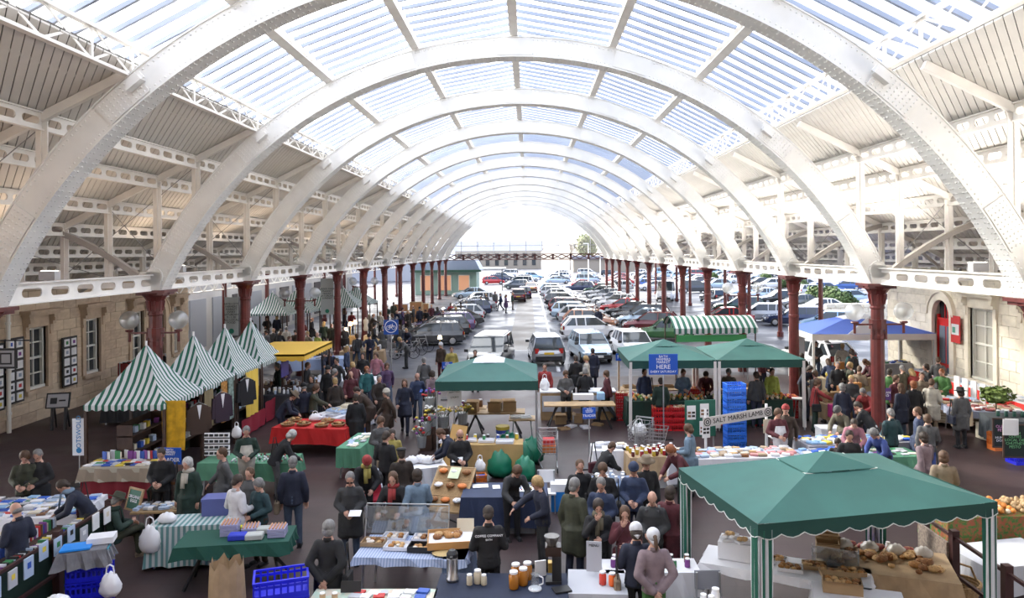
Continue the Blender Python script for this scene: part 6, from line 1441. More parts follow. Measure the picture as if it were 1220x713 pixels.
bag_blob((-5.6, 11.1, 0), (.26, .2, .18), M_CARD, 'small crumpled brown bag at the bottom edge left of the paper sack', handles=False, seed=8)
# pastry table
draped((-2.0, 12.75), -.08, 1.85, .95, .12, stripes('blue gingham cloth', (.40, .46, .62), (.24, .30, .46), 'X', .05), 'blue gingham cloth of the pastry table')
cloth((-1.25, 12.72), -.08, .34, .99, .75, C_('slate blue cloth', (.14, .19, .30), .8), 'plain slate blue cloth hanging at the right end of the pastry table', seed=4)
for i, (u, v, B, n, lab) in enumerate([(-.75, .05, B_TRAY, 5, 'wide cardboard tray of pastries'), (-.3, -.08, B_WTRAY, 6, 'white tray of iced buns'), (.12, -.15, B_BTRAY, 6, 'black tray of small cakes'), (.1, .28, B_WTRAY, 6, 'back white tray of flapjacks'), (-.45, .32, B_WTRAY, 5, 'rear left white tray of slices')]):
    c = W_((-2.0, 12.75, .82), -.08, u, v); dup(B, c, -.1, lab + ' on the pastry table', 'tray', 'trays on the pastry table')
    spread(B_ROLL, c, -.1, .34, .22, 3, 2, 'pastry', 'pastry', 'pastry in the ' + lab, 'pastries in the ' + lab, z=.835, mats=BREADM + [C_('icing', (.75, .7, .65))], seed=i, sc=(.7, 1.0))
c = W_((-2.0, 12.75, .81), -.08, .72, .1); e = empty('wooden_tray', c, .12, 'large shallow wooden tray of round loaves on the pastry table', 'tray')
MB().box(-.5, .5, -.3, .3, .1, .12).build('tray_floor', M_PAPER, e)
for a in ((-.52, .52, -.32, -.3), (-.52, .52, .3, .32), (-.52, -.5, -.3, .3), (.5, .52, -.3, .3)): MB().box(*a, .06, .18).build('tray_side', C_('orange pine', (.5, .26, .09), .6), e)
spread(B_ROUND, c + V((-.18, .08, 0)), .12, .5, .2, 3, 2, 'round_loaf', 'bread', 'round loaf in the wooden tray on the pastry table', 'round loaves on the pastry table', z=.93, mats=BREADM, seed=3, jit=.15, lift=0, sc=(.7, .8))
o = MB().ball((0, 0, 0), (.2, .16, .02), 16, 4).build('straw_mat', C_('straw', (.45, .33, .15), .8), loc=W_((-2.0, 12.75, .84), -.08, .55, -.3)); tag(o, 'round straw mat on the pastry table', 'mat')
o = MB().cbox((0, 0, .15), (.3, .02, .36), 0, -.15).build('price_card', C_('cream card', (.62, .55, .42)), loc=W_((-2.0, 12.75, .82), -.08, .8, .42)); tag(o, 'cream card standing on the pastry table', 'card')
e = empty('sneeze_guard', W_((-2.0, 12.75, .81), -.08, -.25, .42), -.08, 'clear plastic screen along the back of the pastry table', 'screen')
MB().cbox((0, 0, .3), (1.5, .01, .55), 0, .25).build('pane', glassmat('clear plastic screen', (.85, .88, .9), .15, .08), e); MB().bar((-.75, .07, .56), (.75, .07, .56), .02).bar((-.75, -.07, 0), (-.75, .07, .56), .02).bar((.75, -.07, 0), (.75, .07, .56), .02).build('frame', M_METAL, e)
draped((-2.35, 10.75), -.02, 1.8, .8, .5, C_('pale green printed cloth', (.45, .58, .48), .8, c2=(.6, .5, .4), scale=8), 'pale printed cloth of the card table at the bottom edge')
spread(rbox('box', .16, .12, .03, PALE[0]), (-2.1, 10.8), 0, 1.2, .6, 6, 4, 'card_packet', 'packet', 'pale card packet on the printed cloth at the bottom edge', 'packets on the printed cloth at the bottom edge', mats=PALE + MIX[:3], seed=51)
for k in range(2):
    o = dup(B_JAR, (-3.05 + k * .18, 10.75, .81), 0, ['left', 'right'][k] + ' brown paper cup on the card table', 'cup', 'paper cups', scale=1.0); setm(o, M_KRAFT)
board_sign((-2.7, 11.0, .83), .3, .16, [], M_DARK, M_WINK, 'small black card sign at the back of the card table', tilt=-.3, name='card_sign')
# ================================================================ centre foreground
# coffee table in navy cloth
draped((-.45, 11.25), -.02, 1.95, .8, .72, M_NAVY, 'navy cloth of the coffee table in the centre foreground')
T = lambda u, v, z=.815: W_((-.45, 11.25, z), -.02, u, v)
e = empty('coffee_urn', T(-.78, .15), 0, 'tall black and silver coffee urn on the left of the navy cloth', 'urn'); MB().lathe([(.1, 0), (.1, .04), (.085, .06), (.085, .34), (.09, .36)], 14).build('vessel', C_('brushed steel', (.4, .4, .42), .3, metal=.9), e, smooth=True); MB().lathe([(.09, .36), (.09, .42), (.05, .47), (0, .48)], 14).build('lid', M_DARK, e); MB().cbox((0, -.12, .4), (.04, .08, .03)).build('spout', M_DARK, e)
for i, (u, v) in enumerate([(-.5, .0), (-.38, .05), (-.28, .0)]): o = dup(B_BIGJAR, T(u, v), 0, ['left', 'middle', 'right'][i] + ' cream cup stack beside the coffee urn', 'cup stack', 'cup stacks on the navy cloth', scale=[.62, .8, .6][i]); setm(o, C_('cream cup', (.55, .48, .36)))
for i, (u, v) in enumerate([(.2, .15), (.38, .2), (.32, .0), (.18, -.12)]): dup(B_BIGJAR, T(u, v), 0, ['back left', 'back right', 'front right', 'front left'][i] + ' tall jar of biscuits on the navy cloth', 'jar', 'biscuit jars on the navy cloth', scale=1.0)
o = MB().lathe([(.09, 0), (.09, .03), (.06, .04), (.06, .22), (.065, .23)], 14).build('jug', glassmat('clear plastic screen'), loc=T(.5, -.15)); MB().tube([(.06, 0, .2), (.12, 0, .17), (.12, 0, .08), (.06, 0, .06)], .01).build('handle', M_PAPER, o); MB().lathe([(.1, 0), (.1, .02), (0, .02)], 14).build('base', M_PAPER, o); tag(o, 'clear jug on a white base right of the biscuit jars', 'jug')
e = empty('coffee_machine', T(.76, .12), 0, 'tall black coffee machine at the right of the navy cloth', 'machine'); MB().box(-.1, .14, -.12, .12, 0, .04).build('base', M_DARK, e); MB().box(.0, .14, -.1, .1, .04, .52).build('column', M_DARK, e); MB().box(-.1, .14, -.11, .11, .42, .56).build('head', C_('brown machine', (.04, .025, .02), .25), e); MB().lathe([(.07, .56), (.12, .70)], 10).build('hopper', C_('smoked hopper', (.08, .07, .06), .15), e); MB().box(-.06, .0, -.06, .06, .15, .3).build('pot', C_('brass', (.5, .33, .08), .3, metal=.8), e)
o = MB().box(-.09, .09, -.015, .015, 0, .24).build('price_stand', M_PAPER, loc=T(.58, .3), rz=.3); tag(o, 'white framed price card beside the coffee machine', 'card')
o = MB().box(-.13, .13, -.1, .1, 0, .02).build('notebook', M_DARK, loc=T(.9, -.18), rz=.3); tag(o, 'black notebook at the right end of the navy cloth', 'book')
o = MB().box(-.3, .3, -.22, .22, 0, .3).build('storage_tub', C_('translucent tub', (.4, .43, .48), .3), loc=(.0, 10.35, 0)); MB().box(-.32, .32, -.24, .24, .28, .32).build('rim', M_PAPER, o); tag(o, 'pale storage tub at the bottom edge before the coffee table', 'tub')
# navy craft table with woman
draped((-.55, 15.75), -.02, 1.75, .95, .62, C_('slate navy tablecloth', (.03, .045, .10), .8, var=.2, scale=2), 'slate navy cloth of the craft table in the centre')
T = lambda u, v, z=.815: W_((-.55, 15.75, z), -.02, u, v)
for u, v, w, l in ((-.55, .22, .34, 'white paper sheet at the left of the craft table'), (-.2, .15, .16, 'small white dish on the craft table')): o = MB().box(-w/2, w/2, -.12, .12, 0, .008).build('paper_sheet', M_PAPER, loc=T(u, v), rz=.1); tag(o, l, 'paper')
o = MB().box(-.32, .32, -.22, .22, 0, .012).build('display_mat', M_PAPER, loc=T(.3, .05)); tag(o, 'white display mat of trinkets on the craft table', 'mat')
spread(B_BALL, T(.3, .05, 0), 0, .6, .4, 8, 5, 'trinket', 'trinket', 'tiny coloured trinket on the white display mat', 'trinkets on the display mat', z=.822, mats=MIX, seed=5, sc=(.35, .5))
o = MB().box(-.28, .28, -.2, .2, 0, .2).build('storage_tub', C_('translucent tub', (.4, .43, .48), .3), loc=(-.2, 15.6, 0)); tag(o, 'pale tub under the craft table', 'tub')
# bread rack, sloping
p = at(529, 600); e = empty('bread_stand', (-1.75, 15.9, 0), -.25, 'sloping wooden stand of wicker bread baskets in the centre', 'stand')
for sx in (-1, 1): MB().bar((sx * .42, -.45, .45), (sx * .42, .5, 1.1), .04).build('side_rail', M_WOOD, e); MB().bar((sx * .42, -.4, 0), (sx * .42, -.35, .5), .04).build('leg', M_DWOOD, e); MB().bar((sx * .42, .45, 0), (sx * .42, .45, 1.05), .04).build('leg', M_DWOOD, e)
for k in range(4): t = k / 3; MB().bar((-.42, -.45 + .95 * t, .45 + .65 * t), (.42, -.45 + .95 * t, .45 + .65 * t), .04).build('cross_bar', M_WOOD, e)
MB().cbox((0, .02, .78), (.82, 1.12, .02), 0, .6).build('panel', C_('wicker', (.35, .22, .1), .8), e)
for i in range(3):
    for j in range(3):
        t = (j + .5) / 3; c = W_((-1.75, 15.9, .5 + .63 * t), -.25, (i - 1) * .27, -.43 + .93 * t); o = dup(B_ROUND, c, i + j, 'bread in the sloping stand' , 'bread', 'breads on the sloping stand', scale=.95); setm(o, [BREADM[1], C_('orange wrapper', (.65, .2, .05)), M_PAPER][(i + 2 * j) % 3])
o = MB().cbox((0, 0, 0), (.24, .3, .01), 0, .6).build('price_card', C_('pale lime card', (.6, .66, .45)), loc=W_((-1.75, 15.9, 1.06), -.25, .02, .25), rz=-.25); tag(o, 'pale lime price card on the sloping bread stand', 'card')
e = empty('balance_bar', (-1.2, 15.0, .0), 0, 'thin black bar with a round weight below the bread stand', 'bar'); MB().bar((-.5, .3, .35), (.5, -.2, .12), .03).build('rod', M_DARK, e); MB().ball((.5, -.2, .15), .11, 8, 6).build('weight', M_DARK, e)
p = at(505, 553, .6); cloth((p.x, p.y), .3, 1.0, .8, .55, M_CLW, 'rumpled white cloth over boxes behind the couple', h=.6, seed=9, wav=.06)
for k in range(4): bag_blob((p.x - .3 + k * .2, p.y + .1 * (k % 2), .61), (.17, .15, .1), M_PAPER, 'white wrapped parcel on the rumpled white cloth', 'parcel', 'white_parcel', 'parcels on the rumpled white cloth', k, False)
# orange tub of goods
o = dup(crate_proto(.4, .3, .25, C_('orange crate plastic', (.62, .16, .03), .4)), at(570, 577), .2, 'small orange crate of packets left of the craft table', 'crate'); spread(rbox('box', .16, .1, .05, BLW[0]), at(570, 577), .2, .3, .2, 2, 2, 'packet', 'packet', 'packet in the small orange crate', 'packets in the orange crate', z=.15, mats=BLW, seed=1)
# middle gazebo
M_CAPW = C_('translucent white cap', (.62, .66, .72), .7)
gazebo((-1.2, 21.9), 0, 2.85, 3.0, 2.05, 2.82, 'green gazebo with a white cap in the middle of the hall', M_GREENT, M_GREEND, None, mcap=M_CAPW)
RECTS.append((-1.3, 19.5, 0, 2.2, .6)); e = empty('plywood_counter', (-1.35, 19.5, 0), 0, 'plain plywood counter under the middle gazebo', 'counter')
MB().box(-1.0, 1.15, -.3, .3, .82, .86).build('worktop', C_('plywood', (.48, .32, .13), .6, var=.15, scale=3), e); MB().box(-1.0, 1.15, -.3, -.27, .1, .82).build('front_panel', C_('plywood', (.48, .32, .13), .6, var=.15, scale=3), e); MB().box(-1.0, -.97, -.27, .3, 0, .82).box(1.12, 1.15, -.27, .3, 0, .82).build('side_panel', M_WOOD, e)
spread(B_WTRAY, (-1.3, 19.5), 0, 2.0, .4, 4, 1, 'tray', 'tray', 'white tray on the plywood counter', 'trays on the plywood counter', z=.86, seed=2)
spread(B_JAR, (-1.3, 19.7), 0, 2.0, .2, 9, 1, 'jar', 'jar', 'jar at the back of the plywood counter', 'jars on the plywood counter', z=.86, mats=MIX, seed=2)
e = empty('blue_tub', at(599, 527), 0, 'blue tub with a yellow rim at the corner of the plywood counter', 'tub'); MB().lathe([(.19, 0), (.21, .42)], 14).build('tub_body', C_('tub blue', (.02, .06, .4), .4), e, smooth=True); MB().lathe([(.215, .40), (.215, .5), (.2, .5)], 14).build('rim', C_('tub yellow', (.7, .55, .08), .4), e); MB().lathe([(.205, .2), (.212, .28)], 14).build('label_band', M_PAPER, e)
for i, (px, py, w, d, h) in enumerate([(588, 490, 2.0, .7, .8), (622, 498, .8, .6, .75), (556, 486, 1.3, .7, .8)]):
    p = at(px, py, h); table((p.x, p.y), 0, w, d, ['long folding table at the back of the middle gazebo', 'small dark table right of the middle gazebo', 'left folding table inside the middle gazebo'][i], h=h, legs='trestle' if i != 1 else 'pole')
    spread([B_CARD, B_WTRAY, B_BIGJAR][i], (p.x, p.y), 0, w * .85, d * .6, [3, 2, 6][i], 1, ['cardboard_box', 'tray', 'bottle'][i], ['box', 'tray', 'bottle'][i], ['open cardboard box', 'tray of red fruit', 'tall jar'][i] + ' inside the middle gazebo', 'goods inside the middle gazebo ' + str(i), z=h, seed=i, mats=None if i == 0 else (MIX[:3] if i == 1 else PALE + MIX), sc=(.7, 1.0))
# slanted flower board and white sign
p = at(548, 520); e = empty('slanted_panel', (-1.95, 18.9, 0), -.3, 'plywood panel leaning in front of the flower stall', 'panel'); MB().cbox((0, 0, .75), (.42, .04, 1.4), 0, -.35, .1).build('panel_board', C_('orange plywood', (.5, .3, .1), .6), e); MB().bar((.15, .1, 0), (.1, .5, 1.1), .05).build('strut', M_WOOD, e)
board_sign(at(541.5, 484, 1.45), .42, .75, [('FLOWERS', .085, .55), ('FRESH TODAY', .05, .4), ('2 FOR 5', .07, .25)], M_PAPER, M_INK, 'tilted white price board above the flower stall', rz=.45, pole=M_METAL, name='price_board')
# flowers
def flowers(px, py, z, n, label, seed, cols=('print red', 'print yellow', 'print white', 'print purple'), r=.35):
    rnd = random.Random(seed); p = at(px, py, z); e = empty('flower_bucket', (p.x, p.y, 0), 0, label, 'flowers', 'buckets of flowers'); MB().lathe([(.13, z - .45), (.17, z - .1)], 10).build('bucket', C_('grey bucket', (.3, .32, .34), .4), e)
    if z > .6: MB().box(-.18, .18, -.18, .18, 0, z - .45).build('stand', M_DWOOD, e)
    for k in range(n):
        a, b = rnd.uniform(0, 2 * PI), rnd.uniform(.1, 1); c = V((r * b * math.cos(a), r * b * math.sin(a), z + .12 - .1 * b + rnd.uniform(-.05, .08)))
        f = MB().ball(c, (.055, .055, .035), 7, 5).build('flower_head', _mats[cols[k % len(cols)]], e, smooth=True); 
    st = MB()
    for k in range(10): a = k * .63; st.bar((.05 * math.cos(a), .05 * math.sin(a), z - .2), (r * .7 * math.cos(a), r * .7 * math.sin(a), z + .05), .012)
    st.build('stems', M_BUSH, e)
flowers(508, 500, .9, 18, 'bucket of pink and red flowers left of the flower stall', 1); flowers(515, 490, 1.1, 16, 'bucket of white flowers behind the pink ones', 2, ('print white', 'print yellow')); flowers(512, 470, 1.5, 16, 'raised bucket of blue and red flowers', 3, ('print blue', 'print red', 'print purple')); flowers(528, 492, 1.0, 16, 'bucket of yellow flowers under the white price board', 4, ('print yellow', 'print white')); flowers(551, 488, 1.0, 16, 'bucket of cream flowers at the front of the middle gazebo', 5, ('print white', 'print yellow')); flowers(503, 515, .55, 14, 'low bucket of mixed flowers by the walkway', 6)
# green bags heap
M_GBAG = C_('green woven plastic', (.01, .18, .10), .35)
for i, (px, py, s) in enumerate([(596, 568, 1.0), (618, 560, 1.05), (634, 552, .95), (606, 545, .95), (625, 572, .8)]):
    bag_blob(at(px, py), (.36 * s, .32 * s, .4 * s), M_GBAG, ['nearest', 'middle', 'right-hand', 'back', 'front right'][i] + ' bulging green sack in the heap by the shopping trolley', 'sack', 'green_sack', 'green sacks in a heap', i, False)
# trolleys
def trolley(px, py, rz, label, mg=M_METAL):
    p = at(px, py); e = empty('shopping_trolley', p, rz, label, 'trolley', 'wire shopping trolleys'); mb = MB()
    def P(u, v, z): return (u * (.24 + .05 * v), v * .45, z)
    for z in (.5, .6, .7, .8, .92):
        q = [P(-1, -1 + (.92 - z) * .6, z), P(1, -1 + (.92 - z) * .6, z), P(1, 1, z), P(-1, 1, z)]
        for k in range(4): mb.bar(q[k], q[(k + 1) % 4], .012)
    for k in range(7): v = -.75 + k * .29; [mb.bar(P(s, v, .5), P(s, v, .92), .008) for s in (-1, 1)]
    for k in range(5): u = -1 + k * .5; mb.bar(P(u, -.75, .5), P(u, 1, .5), .008); mb.bar(P(u, -.75, .5), P(u, -1, .92), .008); mb.bar(P(u, 1, .5), P(u, 1, .92), .008)
    mb.build('basket', mg, e); f = MB()
    for s in (-1, 1): f.bar((s * .25, .42, .12), (s * .25, .45, 1.0), .03); f.bar((s * .25, .42, .14), (s * .2, -.35, .14), .03); f.bar((s * .25, .35, .14), (s * .2, -.3, .5), .025)
    f.bar((-.27, .48, 1.0), (.27, .48, 1.0), .035); f.build('frame', mg, e)
    for (x, y) in ((-.25, .42), (.25, .42), (-.2, -.35), (.2, -.35)): MB().cyl((x - .015, y, .06), (x + .015, y, .06), .06, n=10).build('wheel', M_TYRE, e)
    return e
trolley(654, 560, .05, 'tall shopping trolley right of the green sacks'); o = MB().box(-.18, .18, -.25, .25, .0, .18).build('goods_box', C_('orange goods', (.6, .2, .06)), loc=at(654, 560) + V((0, 0, .52))); tag(o, 'orange and red box in the trolley by the green sacks', 'box'); o = MB().box(-.15, .15, -.2, .2, .0, .12).build('goods_box', C_('print red', (.5, .03, .03)), loc=at(654, 560) + V((0, 0, .71))); tag(o, 'red carton on top in the trolley by the green sacks', 'box')
trolley(762, 543, -.5, 'shopping trolley loaded with white bags left of the market sign'); trolley(777, 548, 1.3, 'empty shopping trolley at the foot of the market sign')
bag_blob(at(762, 543) + V((0, 0, .55)), (.22, .2, .2), M_PAPER, 'white and orange carrier bag in the loaded trolley', seed=6)
# trestle tables behind
for i, (px, py, w) in enumerate([(690, 481, 2.35)]):
    table(at(px, py, .8), 0, w, .7, 'pale wooden trestle table in the centre with black folding legs', legs='trestle')
p = at(690, 493); e = empty('plank_front', (p.x, p.y + .75, 0), 0, 'long pale boards leaning under the centre trestle table', 'boards')
for k in range(2): MB().box(-1.1, 1.1, -.02, .02, .02 + k * .28, .27 + k * .28).build('plank', M_WOOD, e)
T_ = at(688, 468, .9)
for k, (dx, w, m_, l) in enumerate([(-.75, 1.1, M_PAPER, 'white lidded cabinet left behind the centre trestle table'), (.85, .9, M_PAPER, 'white lidded cabinet right behind the centre trestle table')]):
    e = empty('white_counter', (T_.x + dx, T_.y, 0), 0, l, 'counter', 'white counters behind the trestle'); MB().box(-w/2, w/2, -.3, .3, 0, .95).build('body', M_WOOD, e); MB().box(-w/2 + .05, w/2 - .05, -.32, -.3, .3, .85).build('front_panel', C_('pale grey card', (.45, .46, .5)), e); MB().box(-w/2 - .02, w/2 + .02, -.33, .33, .95, 1.0).build('top', M_PAPER, e)
c = at(690, 477, .8); 
for k, (dx, w, h, l) in enumerate([(0.15, .7, .18, 'white box on the centre trestle table'), (.75, .25, .22, 'small blue and white carton on the centre trestle table')]): o = MB().box(-w/2, w/2, -.15, .15, 0, h).build('box', M_PAPER if k == 0 else C_('packet light blue', (.3, .5, .75)), loc=(c.x + dx, c.y + .15, .8)); tag(o, l, 'box')
bag_blob((T_.x - 1.15, T_.y, 1.0), (.18, .14, .22), M_PAPER, 'white carrier bag on the left white cabinet', seed=2)
for k, (px, py) in enumerate([(668, 505), (680, 509), (697, 510), (712, 507), (672, 512), (690, 503)]):
    o = dup([B_CARD, B_WTRAY, B_WTRAY, B_TRAY, B_TRAY, B_CARD][k], at(px, py), k * .9, ['open cardboard box', 'white tray', 'second white tray', 'flat carton', 'brown flat carton', 'rear cardboard box'][k] + ' on the ground before the centre trestle table', 'box', 'boxes on the ground in the centre', scale=.9)
# twin gazebos
M_LEGW = C_('off-white leg sleeve', (.62, .58, .56), .8)
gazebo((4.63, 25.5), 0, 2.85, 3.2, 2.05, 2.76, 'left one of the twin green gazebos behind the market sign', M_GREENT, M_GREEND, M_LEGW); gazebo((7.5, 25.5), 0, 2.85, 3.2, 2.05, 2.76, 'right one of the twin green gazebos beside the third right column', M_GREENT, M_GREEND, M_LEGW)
M_DKG = C_('dark green stall cloth', (.008, .03, .02), .85)
for i, (x, w) in enumerate([(4.6, 2.7), (7.4, 2.6)]):
    draped((x, 25.0), 0, w, .9, .78, M_DKG, 'dark green cloth under the ' + ['left', 'right'][i] + ' twin gazebo', h=.85)
    spread(B_BALL, (x, 25.0), 0, w * .95, .8, 16, 5, 'potato', 'vegetable', 'pale vegetable on the dark green cloth under the ' + ['left', 'right'][i] + ' twin gazebo', 'vegetables under the ' + ['left', 'right'][i] + ' twin gazebo', z=.85, mats=[C_('pale turnip', (.62, .52, .38)), C_('potato', (.42, .28, .14)), C_('carrot', (.6, .22, .04)), C_('sprout', (.16, .26, .05))], seed=i, sc=(.9, 1.6))
    spread(B_TRAY, (x, 27.2), 0, w, .6, 5, 1, 'tray', 'tray', 'cardboard tray on the back table of the ' + ['left', 'right'][i] + ' twin gazebo', 'trays at the back of the ' + ['left', 'right'][i] + ' twin gazebo', z=.8, seed=i); table((x, 27.2), 0, w, .8, 'back trestle table of the ' + ['left', 'right'][i] + ' twin gazebo')
def red_stack(px, py, n, lab, fill=True, mats=None, seed=1, rz=0):
    p = at(px, py); crates(K_RED, (p.x, p.y), rz, n, .19, 'red crate in the stack ' + lab, 'red crates ' + lab)
    if fill: spread(B_BALL, (p.x, p.y), rz, .52, .36, 6, 4, 'produce', 'vegetable', 'vegetable in the top red crate ' + lab, 'vegetables in the top crate ' + lab, z=n * .19 - .08, mats=mats or [C_('pale turnip', (.62, .52, .38)), C_('potato', (.42, .28, .14))], seed=seed, sc=(1.0, 1.5))
for i, a in enumerate([(744, 500, 5, 'by the left gazebo leg'), (757, 495, 4, 'just behind the left gazebo leg'), (789, 512, 4, 'behind the market sign pole'), (812, 512, 4, 'right of the market sign pole'), (834, 508, 4, 'behind the lamb banner'), (828, 494, 5, 'back row under the left gazebo'), (848, 506, 3, 'beside the sky blue stack'), (921, 500, 4, 'left of the third right column'), (938, 497, 4, 'touching the third right column'), (908, 506, 3, 'below the right gazebo leg'), (803, 497, 4, 'at the back of the left gazebo'), (775, 505, 3, 'left of the market sign pole')]):
    red_stack(*a, seed=i, mats=[[C_('pale turnip', (.62, .52, .38)), C_('potato', (.42, .28, .14))], [C_('leek white', (.6, .62, .5)), C_('leek green', (.2, .3, .1))], [C_('carrot', (.6, .22, .04)), C_('beetroot', (.2, .02, .06))]][i % 3])
p = at(875.5, 533); crates(K_LB, (p.x, p.y), .1, 9, .212, 'sky blue crate in the tall stack under the right twin gazebo', 'tall sky blue crate stack')
p = at(847, 395, 2.3)
# striped barrel awning
e = empty('barrel_awning', (8.3, 34.2, 0), .03, 'green and white striped barrel awning behind the twin gazebos', 'awning'); mb = MB(); n = 10; vs = []
for i in range(n + 1):
    t = i / n; vs += [(-1.9, -1.2 + 2.4 * t, 2.2 + .62 * math.sin(PI * (.08 + .84 * t))), (1.9, -1.2 + 2.4 * t, 2.2 + .62 * math.sin(PI * (.08 + .84 * t)))]
mb.add(vs, [(2 * i, 2 * i + 1, 2 * i + 3, 2 * i + 2) for i in range(n)]); mb.build('canopy', stripes('wide green and white stripes', ST_W, (.02, .12, .08), 'X', .26, duty=.5), e, smooth=True)
o = MB(); scallop(o, (-1.9, -1.2, 0), (1.9, -1.2, 0), 2.36, 2.15, 12, .05); o.build('valance', stripes('wide green and white stripes', ST_W, (.02, .12, .08), 'X', .26), e); MB().box(-1.8, 1.4, -1.1, -1.05, 1.75, 2.05).build('fascia_board', C_('bright green board', (.05, .3, .1)), e)
for x in (-1.8, 1.8):
    for y in (-1.1, 1.1): MB().bar((x, y, 0), (x, y, 2.4), .05).build('post', M_DWOOD, e)
table((8.3, 33.6), 0, 3.2, .8, 'trestle table under the striped barrel awning'); spread(B_BIGJAR, (8.3, 33.6), 0, 3.0, .6, 14, 2, 'jar', 'jar', 'jar on the table under the striped barrel awning', 'jars under the striped barrel awning', mats=PALE + MIX, seed=6, sc=(.6, .9))
# lamb stall
e = empty('lamb_banner', (0, 0, 0), 0, 'long white banner reading salt marsh lamb on two white posts', 'banner'); p1, p2 = at(841, 556), at(913.5, 548); p1.z = p2.z = 0
for p in (p1, p2): MB().box(p.x - .03, p.x + .03, p.y - .03, p.y + .03, 0, 1.55 if p is p1 else 1.56).build('post', M_PAPER, e)
d = (p2 - p1); L = d.length + .25; an = math.atan2(d.y, d.x); mid = (p1 + p2) / 2 + V((.03, -.05, 1.28))
b = MB().cbox((0, 0, 0), (L, .015, .26)).build('banner_cloth', C_('off-white banner cloth', (.58, .56, .54), .8), e, loc=mid, rz=an); b.rotation_euler = (0, -.07, an)
text('SALT MARSH LAMB', .19, M_INK, b, (0, -.014, 0), FR, sx=.98)
for s in (-1, 1):
    m_ = MB(); circ(m_, s * (L / 2 - .13), 0, .1, .025, -.012); circ(m_, s * (L / 2 - .13), 0, .045, .03, -.012, 8); m_.build('round_emblem', M_INK, b)
e = empty('poster_board', at(838, 545) + V((0, .35, 0)), .1, 'green poster board behind the left post of the lamb banner', 'board'); MB().box(-.45, .45, -.02, .02, .5, 1.55).build('board', C_('green display board', (.01, .10, .07), .6), e); MB().box(-.42, -.38, 0, .04, 0, .5).box(.38, .42, 0, .04, 0, .5).build('leg', M_METAL, e)
for (x, z) in ((-.27, 1.2), (.12, 1.25), (.1, .75)):
    f = MB().cbox((x, -.03, z), (.26, .01, .4)).build('poster', M_PAPER, e)
    for k in range(4): MB().cbox((x - .06 + .12 * (k % 2), -.04, z - .1 + .1 * (k // 2)), (.09, .005, .06)).build('picture', MIX[5] if k % 2 else MIX[6], f)
for i, (px, py, z) in enumerate([(844, 530, .9), (914.5, 531, .9)]):
    q = p1 if i == 0 else p2; f = MB().cbox((0, 0, 0), (.24, .012, .38)).build('notice', M_PAPER if i == 0 else C_('cream card', (.62, .55, .42)), loc=(q.x, q.y - .06, .98 if i == 0 else .95), rz=an); tag(f, ['white notice with small pictures pinned to the left post of the lamb banner', 'cream notice pinned to the right post of the lamb banner'][i], 'notice')
    if i == 0:
        for k in range(4): MB().cbox((-.05 + .1 * (k % 2), -.01, -.05 + .1 * (k // 2)), (.08, .005, .06)).build('picture', MIX[5], f)
draped((5.0, 18.4), .05, 3.3, .9, .6, M_CLW, 'white cloth of the meat stall behind the lamb banner', seed=2)
draped((8.6, 19.6), .12, 3.0, .9, .6, C_('grey market cloth', (.28, .28, .32), .8), 'grey cloth of the fish stall beside the apron woman', seed=3)
P_pk = rbox('packet', .2, .13, .06, BLW[0], .012)
spread(P_pk, (5.0, 18.4), .05, 3.1, .8, 13, 5, 'meat_packet', 'packet', 'wrapped packet on the white cloth of the meat stall', 'packets on the meat stall', mats=PALE + BREADM[1:] + [C_('tan wrap', (.4, .3, .2)), C_('pink wrap', (.6, .28, .28))], seed=61, rr=.6)
spread(P_pk, (8.6, 19.6), .12, 2.9, .8, 13, 5, 'fish_packet', 'packet', 'wrapped packet on the grey cloth of the fish stall', 'packets on the fish stall', mats=BLW + [MIX[3]], seed=62, rr=.6)
draped((3.05, 18.6), .1, 1.3, .9, .5, M_KRAFT, 'brown paper cloth of the bread table left of the lamb banner', seed=4); spread(B_JAR, (3.05, 18.5), .1, 1.2, .7, 8, 4, 'chutney_jar', 'jar', 'jar on the brown paper cloth left of the lamb banner', 'jars left of the lamb banner', mats=[C_('chutney', (.12, .03, .03), .2), C_('jam', (.3, .02, .03), .2), C_('mustard', (.5, .35, .05), .2)], seed=63)
draped((2.05, 19.1), 0, .9, .7, .6, M_CLW, 'white cloth of the small table by the kneeling man', seed=5); spread(P_pk, (2.05, 19.1), 0, .8, .6, 3, 2, 'packet', 'packet', 'white packet on the small table by the kneeling man', 'packets on the small white table', mats=PALE, seed=64)
p = at(800, 549, .6); o = dup(_openbox(.9, .5, .5, M_PAPER, 'white_crate', False), (p.x, p.y, 0), .1, 'white crate of oranges by the empty trolley', 'crate'); spread(B_BALL, (p.x, p.y), .1, .8, .4, 7, 3, 'orange', 'orange', 'orange in the white crate by the empty trolley', 'oranges in the white crate', z=.42, mats=[C_('orange fruit', (.75, .22, .03))], seed=2, sc=(1.0, 1.2))
p = at(987, 530); o = MB().box(-.3, .3, -.25, .25, 0, .5).build('cool_box', M_PAPER, loc=(p.x, p.y, 0)); MB().box(-.32, .32, -.27, .27, .46, .54).build('lid', M_PAPER, o); tag(o, 'white polystyrene box at the end of the fish stall', 'box')
p = at(951, 500); e = empty('bar_stool', p, 0, 'small round white table under the third right column', 'stool'); MB().lathe([(.2, .7), (.22, .74), (0, .75)], 14).build('top', M_PAPER, e)
for k in range(4): a = k * PI / 2 + .5; MB().bar((.2 * math.cos(a), .2 * math.sin(a), 0), (.08 * math.cos(a), .08 * math.sin(a), .7), .02).build('leg', M_METAL, e)

